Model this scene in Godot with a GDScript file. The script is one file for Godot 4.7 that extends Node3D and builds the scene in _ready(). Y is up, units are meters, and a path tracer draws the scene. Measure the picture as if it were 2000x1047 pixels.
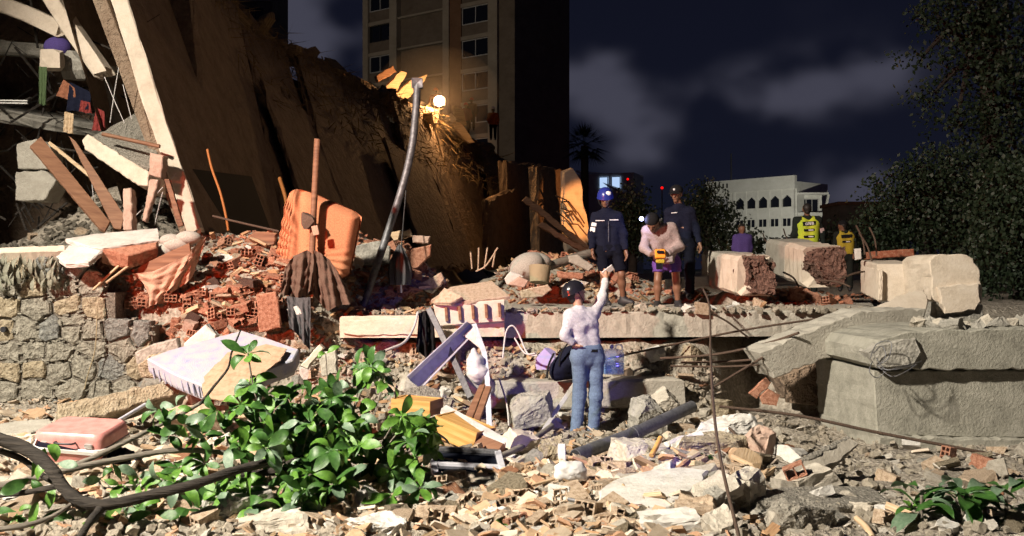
extends Node3D
# A night rescue scene: collapsed apartment block, rubble, rescuers, floodlit.

const FOC := 1944.0
const EYE := 1.9
var M := {}
var used := {}
var rng := RandomNumberGenerator.new()
var nz := FastNoiseLite.new()
var gray := {}
var marks := []
var env: Environment

# ------------------------------------------------------------------ frame, sky, lamps
func _ready():
	rng.seed = 7
	nz.seed = 3
	nz.frequency = 1.0
	var cam := Camera3D.new()
	cam.name = "camera"
	cam.fov = 30.14
	cam.near = 0.1
	cam.far = 900.0
	cam.position = Vector3(0, EYE, 0)
	add_child(cam)
	cam.current = true
	env = Environment.new()
	env.background_mode = Environment.BG_SKY
	env.tonemap_mode = Environment.TONE_MAPPER_LINEAR
	env.tonemap_exposure = 1.0
	env.sdfgi_enabled = true
	env.ssao_enabled = true
	env.ssil_enabled = true
	env.sky = Sky.new()
	env.sky.sky_material = night_sky()
	var we := WorldEnvironment.new()
	we.name = "world"
	we.environment = env
	add_child(we)
	make_materials()
	build_lamps()
	build_ground()
	build_far()
	build_collapsed_building()
	build_stone_wall()
	build_slabs()
	build_left_things()
	build_middle_things()
	build_right_things()
	build_people()
	build_branches()
	build_trees()
	build_rubble()
	print("built ", get_child_count(), " in ", Time.get_ticks_msec() / 1000.0)

func night_sky():
	var w := 1024
	var h := 512
	var im := Image.create(w, h, false, Image.FORMAT_RGBF)
	var n := FastNoiseLite.new()
	n.seed = 11
	n.frequency = 4.2
	n.fractal_octaves = 5
	n.fractal_gain = 0.5
	# cloud banks: direction in picture angles, spread, weight
	var banks := []
	for c in [[1170, 150, 95, 70, 0.6], [1150, 215, 150, 45, 0.45], [1300, 245, 80, 30, 0.45], [1240, 312, 60, 32, 0.75], [1560, 165, 150, 62, 0.62], [1720, 120, 120, 50, 0.42], [1660, 360, 100, 50, 0.75], [600, 60, 130, 120, 1.0], [1480, 190, 110, 45, 0.45]]:
		banks.append([Vector3(c[0] - 1000.0, 523.5 - c[1], -FOC) / FOC, c[2] / FOC, c[3] / FOC, c[4]])
	for y in h:
		var v := (y + 0.5) / h * PI
		var sy := cos(v)
		var r := sin(v)
		for x in w:
			var u := (x + 0.5) / w * TAU
			var dir := Vector3(sin(u) * r, sy, -cos(u) * r)
			var c := 0.0
			var f := 0.0
			if sy > -0.05:
				f = n.get_noise_3d(dir.x * 1.6, dir.y * 2.6, dir.z * 1.6)
				c = clampf((f - 0.12) * 1.5, 0, 1) * 0.55
				if dir.z < -0.5:
					var q := Vector2(dir.x / -dir.z, dir.y / -dir.z)
					var g := 0.0
					for b in banks:
						var dx: float = (q.x - b[0].x) / b[1]
						var dy: float = (q.y - b[0].y) / b[2]
						g += exp(-(dx * dx + dy * dy)) * b[3]
					c = lerpf(c, clampf(g * 1.05 + f * 1.7 * minf(1.0, g * 1.6 + 0.12), 0, 1), smoothstep(0.5, 0.75, -dir.z))
			c = c * c * (3.0 - 2.0 * c)
			var low := clampf(1.0 - sy * 2.5, 0, 1)
			var base := Vector3(0.0042, 0.0050, 0.0115).lerp(Vector3(0.007, 0.0082, 0.0175), low)
			var col := base.lerp(Vector3(0.052, 0.052, 0.075), c)
			im.set_pixel(x, y, Color(col.x, col.y, col.z))
	var s := PanoramaSkyMaterial.new()
	s.panorama = ImageTexture.create_from_image(im)
	return s

func look(n: Node3D, at: Vector3, to: Vector3):
	n.position = at
	n.basis = Basis.looking_at(to - at, Vector3.UP)

func build_lamps():
	# tall floodlight mast behind and to the side of the photographer
	flood(Vector3(-11.0, 11.6, 0.5), Vector3(0.1, 0.4, -10.8), 1060.0, Color(1.0, 0.955, 0.885), 44.0, "tall floodlight mast beside the rubble, behind the photographer", 0.4)
	# bluish camera light beside the photographer, aimed at the man in white
	spot_lamp("camera_light", "bluish camera light on a stand beside the photographer", Vector3(3.6, 2.3, -0.8), P(1010, 745, 11.6), 34.0, Color(0.50, 0.44, 1.0), 8.0, 0.05)
	# orange warning lamp left of the photographer, turned to the terrace
	spot_lamp("orange_lamp", "orange warning lamp on a stand left of the photographer", Vector3(-9.0, 3.4, -1.0), Vector3(-1.4, 3.7, -13.5), 110.0, Color(1.0, 0.27, 0.075), 19.0, 0.12)
	# unseen lamp added beyond the right edge to brighten the long wall
	spot_lamp("added_fill_lamp", "unseen lamp added beyond the right edge to brighten the wreck", Vector3(12.5, 9.5, -14.0), Vector3(-5.0, 4.6, -22.0), 25.0, Color(1.0, 0.80, 0.60), 26.0, 0.15)

func flood(at: Vector3, to: Vector3, e: float, c: Color, ang: float, label: String, size: float):
	var t = thing("floodlight_mast", label, "floodlight", "", Vector3(at.x, 0, at.z))
	var dir = (to - at).normalized()
	bar("mast", M.steel_dark, [Vector3(at.x, -0.5, at.z) - dir * 0.5, Vector3(at.x, at.y + 0.3, at.z) - dir * 0.5], circ(0.09, 10), t)
	var hd = Node3D.new()
	hd.name = "lamp_head"
	t.add_child(hd, true)
	look(hd, at - t.position, to - t.position)
	part("housing", boxm(Vector3(1.0, 0.8, 0.25), 0.03), M.steel_dark, hd, Vector3(0, 0, 0.2))
	var gl = boxm(Vector3(0.9, 0.7, 0.02), 0.004)
	part("glowing_glass", gl, glow(c, 6.0), hd, Vector3(0, 0, 0.06))
	var l := SpotLight3D.new()
	l.name = "flood_beam"
	l.light_color = c
	l.light_energy = e
	l.spot_angle = ang
	l.spot_angle_attenuation = 0.75
	l.spot_range = 200.0
	l.spot_attenuation = 2.0
	l.light_size = size
	l.shadow_enabled = true
	hd.add_child(l, true)

func spot_lamp(n: String, label: String, at: Vector3, to: Vector3, e: float, c: Color, ang: float, size: float, foot := 0.0):
	var g = Vector3(at.x, foot, at.z)
	if foot == 0.0:
		g.y = H(g.x, g.z)
	var t = thing(n, label, "lamp", "", g)
	var dir := (to - at).normalized()
	bar("stand", M.steel_dark, [g - Vector3(0, 0.1, 0), at - Vector3(0, 0.02, 0) - dir * 0.1], circ(0.025, 8), t)
	var hd = Node3D.new()
	hd.name = "lamp_head"
	t.add_child(hd, true)
	look(hd, at - g, to - g)
	part("housing", boxm(Vector3(size * 4.0, size * 3.0, 0.1), 0.01), M.steel_dark, hd, Vector3(0, 0, 0.1))
	part("glowing_glass", boxm(Vector3(size * 3.4, size * 2.4, 0.01), 0.002), glow(c, 4.0), hd, Vector3(0, 0, 0.04))
	var l := SpotLight3D.new()
	l.name = "lamp_beam"
	l.light_color = c
	l.light_energy = e
	l.spot_angle = ang
	l.spot_angle_attenuation = 0.6
	l.spot_range = 200.0
	l.spot_attenuation = 2.0
	l.light_size = size
	l.shadow_enabled = true
	hd.add_child(l, true)

func omni(parent, at: Vector3, e: float, c: Color, size: float, rang := 60.0):
	var l := OmniLight3D.new()
	l.name = "lamp_light"
	l.position = at
	l.light_energy = e
	l.light_color = c
	l.light_size = size
	l.omni_range = rang
	l.omni_attenuation = 2.0
	l.shadow_enabled = true
	parent.add_child(l, true)

# ------------------------------------------------------------------ basics
func P(px: float, py: float, d: float) -> Vector3:
	return Vector3((px - 1000.0) / FOC * d, EYE - (py - 523.5) / FOC * d, -d)

func numbered(n: String) -> String:
	if not used.has(n):
		used[n] = 0
		return n
	used[n] += 1
	return "%s_%03d" % [n, used[n]]

func tag(o, label: String, cat: String, group := ""):
	o.set_meta("label", label)
	o.set_meta("category", cat)
	o.set_meta("kind", "thing")
	if group:
		o.set_meta("group", group)

func thing(n: String, label: String, cat: String, group := "", at := Vector3.ZERO) -> Node3D:
	var o := Node3D.new()
	o.name = numbered(n)
	add_child(o)
	o.position = at
	tag(o, label, cat, group)
	return o

func struct(n: String, mesh: Mesh, m: Material, at := Vector3.ZERO):
	var o := MeshInstance3D.new()
	o.name = numbered(n)
	o.mesh = mesh
	o.material_override = m
	o.position = at
	add_child(o)
	o.set_meta("kind", "structure")
	return o

func part(n: String, mesh: Mesh, m: Material, parent, at := Vector3.ZERO, b := Basis.IDENTITY) -> MeshInstance3D:
	var o := MeshInstance3D.new()
	o.name = n
	o.mesh = mesh
	o.material_override = m
	o.transform = Transform3D(b, at)
	parent.add_child(o, true)
	return o

func one(n: String, mesh: Mesh, m: Material, label: String, cat: String, group := "", at := Vector3.ZERO, b := Basis.IDENTITY) -> MeshInstance3D:
	var o := MeshInstance3D.new()
	o.name = numbered(n)
	o.mesh = mesh
	o.material_override = m
	o.transform = Transform3D(b, at)
	add_child(o)
	tag(o, label, cat, group)
	return o

func org(parent) -> Vector3:
	var p := Vector3.ZERO
	while parent != null and parent != self:
		p += parent.position
		parent = parent.get_parent()
	return p

# a child of parent, or (with a label) a thing of its own; pts are world points
func put(n: String, m: Material, mesh: Mesh, c: Vector3, parent, label := "", cat := "", group := ""):
	if parent == null:
		return one(n, mesh, m, label, cat, group, c)
	return part(n, mesh, m, parent, c - org(parent))

func bar(n: String, m: Material, pts: Array, prof: PackedVector2Array, parent, label := "", cat := "", group := "", o := {}):
	var c: Vector3 = pts[0]
	for p in pts:
		if p.y < c.y:
			c = p
	var loc := []
	for p in pts:
		loc.append(p - c)
	return put(n, m, sweep(loc, prof, o.get("scl", []), o.get("up", Vector3.UP), o.get("cap", 0.0), o.get("jit", 0.0), o.get("sd", 1), o.get("smooth", prof.size() > 8), o.get("seg", 0.0)), c, parent, label, cat, group)

func plate(n: String, m: Material, pts: Array, thick: float, rough: float, parent, label := "", cat := "", group := "", o := {}):
	var c := Vector3.ZERO
	for p in pts:
		c += p
	c /= pts.size()
	var loc := []
	for p in pts:
		loc.append(p - c)
	var to: Vector3 = o.get("face", Vector3(0, EYE, 0) - c)
	return put(n, m, plate_mesh(loc, thick, rough, to, o.get("sd", 1), o.get("sub", 0.0)), c, parent, label, cat, group)

# ------------------------------------------------------------------ shapes
func circ(r: float, n := 8) -> PackedVector2Array:
	var a := PackedVector2Array()
	for i in n:
		a.append(Vector2(cos(TAU * i / n), sin(TAU * i / n)) * r)
	return a

func rect(w: float, h: float, c := 0.0) -> PackedVector2Array:
	var x := w / 2
	var y := h / 2
	if c <= 0.0:
		return PackedVector2Array([Vector2(x, y), Vector2(-x, y), Vector2(-x, -y), Vector2(x, -y)])
	return PackedVector2Array([Vector2(x, y - c), Vector2(x - c, y), Vector2(-x + c, y), Vector2(-x, y - c), Vector2(-x, -y + c), Vector2(-x + c, -y), Vector2(x - c, -y), Vector2(x, -y + c)])

func quad(st: SurfaceTool, a: Vector3, b: Vector3, c: Vector3, d: Vector3):
	st.add_vertex(a); st.add_vertex(b); st.add_vertex(c)
	st.add_vertex(a); st.add_vertex(c); st.add_vertex(d)

func tri(st: SurfaceTool, a: Vector3, b: Vector3, c: Vector3):
	st.add_vertex(a); st.add_vertex(b); st.add_vertex(c)

func new_st(smooth := false) -> SurfaceTool:
	var st := SurfaceTool.new()
	st.begin(Mesh.PRIMITIVE_TRIANGLES)
	st.set_smooth_group(0 if smooth else -1)
	return st

func done(st: SurfaceTool) -> ArrayMesh:
	st.generate_normals()
	return st.commit()

func sweep(pts: Array, prof: PackedVector2Array, scl := [], up := Vector3.UP, cap := 0.0, jit := 0.0, sd := 1, smooth := false, seg := 0.0) -> ArrayMesh:
	var r := RandomNumberGenerator.new()
	r.seed = sd
	if seg > 0.0:
		var q := []
		var qs := []
		for i in pts.size() - 1:
			var k: int = maxi(1, int(pts[i].distance_to(pts[i + 1]) / seg))
			for j in k:
				q.append(pts[i].lerp(pts[i + 1], float(j) / k))
				if scl:
					qs.append(lerpf(scl[i], scl[i + 1], float(j) / k))
		q.append(pts[-1])
		if scl:
			qs.append(scl[-1])
		pts = q
		scl = qs
	var rings := []
	var n := prof.size()
	var side := Vector3.ZERO
	for i in pts.size():
		var t: Vector3 = (pts[mini(i + 1, pts.size() - 1)] - pts[maxi(i - 1, 0)]).normalized()
		if i == 0:
			side = up.cross(t)
			if side.length() < 0.05:
				side = Vector3(1, 0, 0.3).cross(t)
		side = (side - t * side.dot(t)).normalized()
		var u := t.cross(side)
		var s: float = scl[i] if i < scl.size() else 1.0
		var ring := PackedVector3Array()
		for p in prof:
			var v: Vector3 = pts[i] + (side * p.x + u * p.y) * s
			if jit > 0.0:
				v += Vector3(r.randf_range(-jit, jit), r.randf_range(-jit, jit), r.randf_range(-jit, jit))
			if cap > 0.0 and (i == 0 or i == pts.size() - 1):
				v += t * r.randf_range(-cap, cap)
			ring.append(v)
		rings.append(ring)
	var st := new_st(smooth)
	for i in rings.size() - 1:
		for j in n:
			var k := (j + 1) % n
			quad(st, rings[i][j], rings[i][k], rings[i + 1][k], rings[i + 1][j])
	st.set_smooth_group(-1)
	for e in [0, rings.size() - 1]:
		var c := Vector3.ZERO
		for v in rings[e]:
			c += v
		c /= n
		var t: Vector3 = (pts[1] - pts[0]).normalized() if e == 0 else (pts[-1] - pts[-2]).normalized()
		var inner := PackedVector3Array()
		for v in rings[e]:
			inner.append(v.lerp(c, 0.45) + t * r.randf_range(-cap, cap))
		c += t * r.randf_range(-cap, cap)
		for j in n:
			var k := (j + 1) % n
			if e == 0:
				quad(st, rings[e][k], rings[e][j], inner[j], inner[k])
				tri(st, inner[k], inner[j], c)
			else:
				quad(st, rings[e][j], rings[e][k], inner[k], inner[j])
				tri(st, inner[j], inner[k], c)
	return done(st)

func plate_mesh(pts: Array, thick: float, rough: float, to: Vector3, sd := 1, sub := 0.0) -> ArrayMesh:
	var r := RandomNumberGenerator.new()
	r.seed = sd * 31 + 5
	var n := Vector3.ZERO
	for i in pts.size():
		n += pts[i].cross(pts[(i + 1) % pts.size()])
	n = n.normalized()
	if n.dot(to) < 0:
		n = -n
		pts = pts.duplicate()
		pts.reverse()
	var u: Vector3 = (pts[1] - pts[0]).normalized()
	u = (u - n * u.dot(n)).normalized()
	var v := n.cross(u)
	var poly := PackedVector2Array()
	if sub <= 0.0:
		sub = maxf(rough * 2.2, 0.05)
	var calm := PackedVector2Array()
	for i in pts.size():
		var a: Vector3 = pts[i]
		var b: Vector3 = pts[(i + 1) % pts.size()]
		var k: int = clampi(int(a.distance_to(b) / sub), 1, 60) if rough > 0.0 else 1
		for j in k:
			var p := a.lerp(b, float(j) / k)
			var q := Vector2(p.dot(u), p.dot(v))
			calm.append(q)
			if rough > 0.0:
				q += Vector2(r.randf_range(-1, 1), r.randf_range(-1, 1)) * rough * (0.5 if j > 0 else 0.25)
			poly.append(q)
	var idx := Geometry2D.triangulate_polygon(poly)
	if idx.is_empty():
		poly = PackedVector2Array()
		for p in pts:
			poly.append(Vector2(p.dot(u), p.dot(v)))
		calm = poly
		idx = Geometry2D.triangulate_polygon(poly)
	var m := poly.size()
	var ch := minf(thick * 0.12, 0.012)
	var rings := []
	for lay in [[0.0, -ch], [ch, 0.0], [thick * 0.3, rough * 0.4], [thick * 0.55, rough * 0.4], [thick * 0.8, rough * 0.35], [thick, -ch]]:
		var ring := PackedVector3Array()
		for i in m:
			var prev := poly[(i + m - 1) % m]
			var nxt := poly[(i + 1) % m]
			var e := (nxt - prev).normalized()
			var out := Vector2(e.y, -e.x)
			var q: Vector2 = poly[i].lerp(calm[i], 0.0 if lay[0] <= ch else 0.75) + out * lay[1] * (r.randf_range(-0.8, 1.0) if rough > 0.0 and lay[0] > ch else 1.0)
			ring.append(u * q.x + v * q.y - n * (lay[0] + (r.randf_range(-1, 1) * rough * 0.25 if rough > 0.0 and lay[0] > ch and lay[0] < thick else 0.0)))
		rings.append(ring)
	var st := new_st()
	for k in rings.size() - 1:
		for i in m:
			var j := (i + 1) % m
			quad(st, rings[k][i], rings[k + 1][i], rings[k + 1][j], rings[k][j])
	for i in range(0, idx.size(), 3):
		var a := idx[i]
		var b := idx[i + 1]
		var c := idx[i + 2]
		if (poly[b] - poly[a]).cross(poly[c] - poly[a]) > 0:
			var w := b
			b = c
			c = w
		tri(st, rings[0][a], rings[0][b], rings[0][c])
		tri(st, rings[5][a], rings[5][c], rings[5][b])
	return done(st)

func boxm(s: Vector3, c := 0.01) -> ArrayMesh:
	return sweep([Vector3(0, -s.y / 2, 0), Vector3(0, -s.y / 2 + c, 0), Vector3(0, s.y / 2 - c, 0), Vector3(0, s.y / 2, 0)], rect(s.x, s.z, c), [1.0 - 2 * c / maxf(s.x, s.z), 1, 1, 1.0 - 2 * c / maxf(s.x, s.z)], Vector3(0, 0, 1))

func ball(r: float, n := 12, sq := Vector3.ONE) -> ArrayMesh:
	return gridm(n, n / 2 + 2, func(a, b): return Vector3(sin(b * PI) * cos(a * TAU), cos(b * PI), sin(b * PI) * sin(a * TAU)) * r * sq)

func gridm(nu: int, nv: int, f: Callable, smooth := true) -> ArrayMesh:
	var g := []
	for j in nv + 1:
		var row := PackedVector3Array()
		for i in nu + 1:
			row.append(f.call(float(i) / nu, float(j) / nv))
		g.append(row)
	var st := new_st(smooth)
	for j in nv:
		for i in nu:
			quad(st, g[j][i], g[j][i + 1], g[j + 1][i + 1], g[j + 1][i])
	return done(st)

func clip_faces(faces: Array, n: Vector3, d: float) -> Array:
	var out := []
	var cut := []
	for f in faces:
		var g := []
		for i in f.size():
			var a: Vector3 = f[i]
			var b: Vector3 = f[(i + 1) % f.size()]
			var da := n.dot(a) - d
			var db := n.dot(b) - d
			if da <= 0:
				g.append(a)
			if (da < 0 and db > 0) or (da > 0 and db < 0):
				var q := a.lerp(b, da / (da - db))
				g.append(q)
				cut.append(q)
		if g.size() >= 3:
			out.append(g)
	if cut.size() >= 3:
		var c := Vector3.ZERO
		for q in cut:
			c += q
		c /= cut.size()
		var u := n.cross(Vector3(0.31, 0.9, 0.2)).normalized()
		var v := n.cross(u)
		var ang := []
		for q in cut:
			ang.append([atan2((q - c).dot(v), (q - c).dot(u)), q])
		ang.sort_custom(func(a, b): return a[0] < b[0])
		var g := []
		for a in ang:
			if g.is_empty() or g[-1].distance_to(a[1]) > 0.0005:
				g.append(a[1])
		if g.size() >= 3:
			out.append(g)
	return out

func chunk(sd: int, s: Vector3, cuts: int, rough := 0.0, level := 0) -> ArrayMesh:
	var r := RandomNumberGenerator.new()
	r.seed = sd * 977 + 13
	var h := s / 2
	var faces := []
	for ax in 3:
		for sg in [-1.0, 1.0]:
			var n := Vector3.ZERO
			n[ax] = sg
			var u := Vector3.ZERO
			u[(ax + 1) % 3] = 1
			var v := Vector3.ZERO
			v[(ax + 2) % 3] = 1
			faces.append([(n + u + v) * h, (n - u + v) * h, (n - u - v) * h, (n + u - v) * h])
	for i in cuts:
		var n := Vector3(r.randf_range(-1, 1), r.randf_range(-0.8, 1), r.randf_range(-1, 1)).normalized()
		var sup := absf(n.x) * h.x + absf(n.y) * h.y + absf(n.z) * h.z
		faces = clip_faces(faces, n, sup * r.randf_range(0.5, 0.85))
	var st := new_st()
	for f in faces:
		var c := Vector3.ZERO
		for p in f:
			c += p
		c /= f.size()
		var nn: Vector3 = (f[1] - f[0]).cross(f[2] - f[0]).normalized()
		var flip := nn.dot(c) > 0
		if nn.dot(c) < 0:
			nn = -nn
		c += nn * r.randf_range(-rough, rough * 0.5)
		for i in f.size():
			var a: Vector3 = f[i]
			var b: Vector3 = f[(i + 1) % f.size()]
			if flip:
				shatter(st, a, c, b, level, rough)
			else:
				shatter(st, a, b, c, level, rough)
	return done(st)

func worn(p: Vector3, amp: float) -> Vector3:
	return p + Vector3(nz.get_noise_3d(p.x * 9.0, p.y * 9.0, p.z * 9.0), nz.get_noise_3d(p.x * 9.0 + 31.0, p.y * 9.0, p.z * 9.0), nz.get_noise_3d(p.x * 9.0, p.y * 9.0 + 57.0, p.z * 9.0)) * amp + Vector3(nz.get_noise_3d(p.x * 27.0, p.y * 27.0, p.z * 27.0), nz.get_noise_3d(p.x * 27.0 + 31.0, p.y * 27.0, p.z * 27.0), nz.get_noise_3d(p.x * 27.0, p.y * 27.0 + 57.0, p.z * 27.0)) * amp * 0.5

func shatter(st: SurfaceTool, a: Vector3, b: Vector3, c: Vector3, level: int, amp: float):
	if level == 0:
		if amp > 0.0:
			tri(st, worn(a, amp), worn(b, amp), worn(c, amp))
		else:
			tri(st, a, b, c)
		return
	var ab := (a + b) / 2
	var bc := (b + c) / 2
	var ca := (c + a) / 2
	shatter(st, a, ab, ca, level - 1, amp)
	shatter(st, ab, b, bc, level - 1, amp)
	shatter(st, ca, bc, c, level - 1, amp)
	shatter(st, ab, bc, ca, level - 1, amp)

# hollow clay block: nx by ny channels through its length
func hollow(w: float, h: float, l: float, nx: int, ny: int, rag := 0.0, sd := 1) -> ArrayMesh:
	var r := RandomNumberGenerator.new()
	r.seed = sd
	var t := 0.011
	var xs := [-w / 2]
	for i in nx:
		var cw := (w - t * (nx + 1)) / nx
		xs.append(xs[-1] + t)
		xs.append(xs[-1] + cw)
	xs.append(w / 2)
	var ys := [-h / 2]
	for i in ny:
		var chh := (h - t * (ny + 1)) / ny
		ys.append(ys[-1] + t)
		ys.append(ys[-1] + chh)
	ys.append(h / 2)
	var z0 := {}
	for i in xs.size():
		for j in ys.size():
			z0[Vector2i(i, j)] = l / 2 - r.randf() * rag
	var g := func(i, j, e): return Vector3(xs[i], ys[j], z0[Vector2i(i, j)] if e else -l / 2)
	var st := new_st()
	var X := xs.size() - 1
	var Y := ys.size() - 1
	for i in X:
		for j in Y:
			if i % 2 == 1 and j % 2 == 1:
				for e in [[i, j, i + 1, j], [i + 1, j, i + 1, j + 1], [i + 1, j + 1, i, j + 1], [i, j + 1, i, j]]:
					quad(st, g.call(e[0], e[1], true), g.call(e[0], e[1], false), g.call(e[2], e[3], false), g.call(e[2], e[3], true))
			else:
				quad(st, g.call(i, j, true), g.call(i, j + 1, true), g.call(i + 1, j + 1, true), g.call(i + 1, j, true))
				quad(st, g.call(i, j, false), g.call(i + 1, j, false), g.call(i + 1, j + 1, false), g.call(i, j + 1, false))
	for i in X:
		quad(st, g.call(i, 0, true), g.call(i + 1, 0, true), g.call(i + 1, 0, false), g.call(i, 0, false))
		quad(st, g.call(i, Y, true), g.call(i, Y, false), g.call(i + 1, Y, false), g.call(i + 1, Y, true))
	for j in Y:
		quad(st, g.call(0, j, true), g.call(0, j, false), g.call(0, j + 1, false), g.call(0, j + 1, true))
		quad(st, g.call(X, j, true), g.call(X, j + 1, true), g.call(X, j + 1, false), g.call(X, j, false))
	return done(st)

func leaf(l: float, w: float, curl: float, fold: float, sd := 1) -> ArrayMesh:
	var st := new_st(true)
	var n := 7
	var rows := []
	for i in n + 1:
		var t := float(i) / n
		var hw := w * 0.5 * pow(sin(PI * pow(t, 1.25) * 0.97 + 0.02), 0.75) if i < n else 0.0
		if i == 0:
			hw = w * 0.03
		var a := curl * t * t
		var c := Vector3(0, -sin(a) * l * t * 0.6, l * t * cos(a * 0.6))
		var wob := sin(t * 9.0 + sd) * w * 0.05
		rows.append([c + Vector3(-hw, hw * fold + wob, 0), c, c + Vector3(hw, hw * fold - wob, 0)])
	for i in n:
		for s in 2:
			quad(st, rows[i][s], rows[i][s + 1], rows[i + 1][s + 1], rows[i + 1][s])
	return done(st)

# ------------------------------------------------------------------ materials
func layers(key: String, spec: Array, contrast := 1.0, stretch := 1):
	var n := 512
	var acc := PackedFloat32Array()
	acc.resize(n * n)
	var tot := 0.0
	for s in spec:
		var f := FastNoiseLite.new()
		f.seed = int(s[0] * 1000) + spec.size()
		f.frequency = s[0]
		f.fractal_octaves = s[2]
		if s.size() > 3:
			f.noise_type = FastNoiseLite.TYPE_CELLULAR
			f.fractal_type = FastNoiseLite.FRACTAL_NONE
		var im := f.get_seamless_image(n / stretch, n)
		if stretch > 1:
			im.resize(n, n, Image.INTERPOLATE_CUBIC)
		im.convert(Image.FORMAT_L8)
		var by := im.get_data()
		var w: float = s[1]
		tot += absf(w)
		for i in n * n:
			acc[i] += by[i] * w
	var lo := 1e9
	var hi := -1e9
	for v in acc:
		lo = minf(lo, v)
		hi = maxf(hi, v)
	var out := PackedByteArray()
	out.resize(n * n)
	for i in n * n:
		out[i] = int(clampf(((acc[i] - lo) / (hi - lo) - 0.5) * contrast + 0.5, 0, 1) * 255.0)
	gray[key] = out
	gray[key + "_tex"] = ImageTexture.create_from_image(Image.create_from_data(n, n, false, Image.FORMAT_L8, out))

func paint(key: String, cols: Array) -> ImageTexture:
	var n := 512
	var lut := PackedByteArray()
	for i in 256:
		var t := i / 255.0 * (cols.size() - 1)
		var k := mini(int(t), cols.size() - 2)
		var a: Array = cols[k]
		var b: Array = cols[k + 1]
		var c := Color(lerpf(a[0], b[0], t - k), lerpf(a[1], b[1], t - k), lerpf(a[2], b[2], t - k)).linear_to_srgb()
		lut.append_array([int(c.r * 255), int(c.g * 255), int(c.b * 255)])
	var src: PackedByteArray = gray[key]
	var out := PackedByteArray()
	out.resize(n * n * 3)
	for i in n * n:
		var k := src[i] * 3
		var o := i * 3
		out[o] = lut[k]
		out[o + 1] = lut[k + 1]
		out[o + 2] = lut[k + 2]
	return ImageTexture.create_from_image(Image.create_from_data(n, n, false, Image.FORMAT_RGB8, out))

func mat(name: String, key: String, cols: Array, rough: float, scale, bump := 0.0, bkey := "", metal := 0.0) -> StandardMaterial3D:
	var m := StandardMaterial3D.new()
	m.resource_name = name
	m.albedo_texture = paint(key, cols)
	m.roughness = rough
	m.metallic = metal
	m.uv1_triplanar = true
	m.uv1_scale = scale if scale is Vector3 else Vector3.ONE * scale
	if bump > 0.0:
		m.heightmap_enabled = true
		m.heightmap_texture = gray[(bkey if bkey else key) + "_tex"]
		m.heightmap_scale = bump
	M[name] = m
	return m

func flat(name: String, c: Array, rough: float, metal := 0.0, bump := 0.0, bkey := "grain", scale := 3.0) -> StandardMaterial3D:
	var m := StandardMaterial3D.new()
	m.resource_name = name
	m.albedo_color = Color(c[0], c[1], c[2]).linear_to_srgb()
	m.roughness = rough
	m.metallic = metal
	m.uv1_triplanar = true
	m.uv1_scale = Vector3.ONE * scale
	if bump > 0.0:
		m.heightmap_enabled = true
		m.heightmap_texture = gray[bkey + "_tex"]
		m.heightmap_scale = bump
	M[name] = m
	return m

func glow(c: Color, e: float) -> StandardMaterial3D:
	var m := StandardMaterial3D.new()
	m.resource_name = "lamp glow"
	m.albedo_color = c
	m.emission_enabled = true
	m.emission = c
	m.emission_energy_multiplier = e
	return m

func tinted(src: String, name: String, c: Array) -> StandardMaterial3D:
	var m: StandardMaterial3D = M[src].duplicate()
	m.resource_name = name
	m.albedo_color = Color(c[0], c[1], c[2]).linear_to_srgb()
	M[name] = m
	return m

func cloth(name: String, c: Array, rough := 0.9) -> StandardMaterial3D:
	var m := flat(name, c, rough, 0.0, 0.12, "weave", 6.0)
	m.albedo_texture = gray["soft_tex"]
	m.metallic_specular = 0.25
	return m

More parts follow.
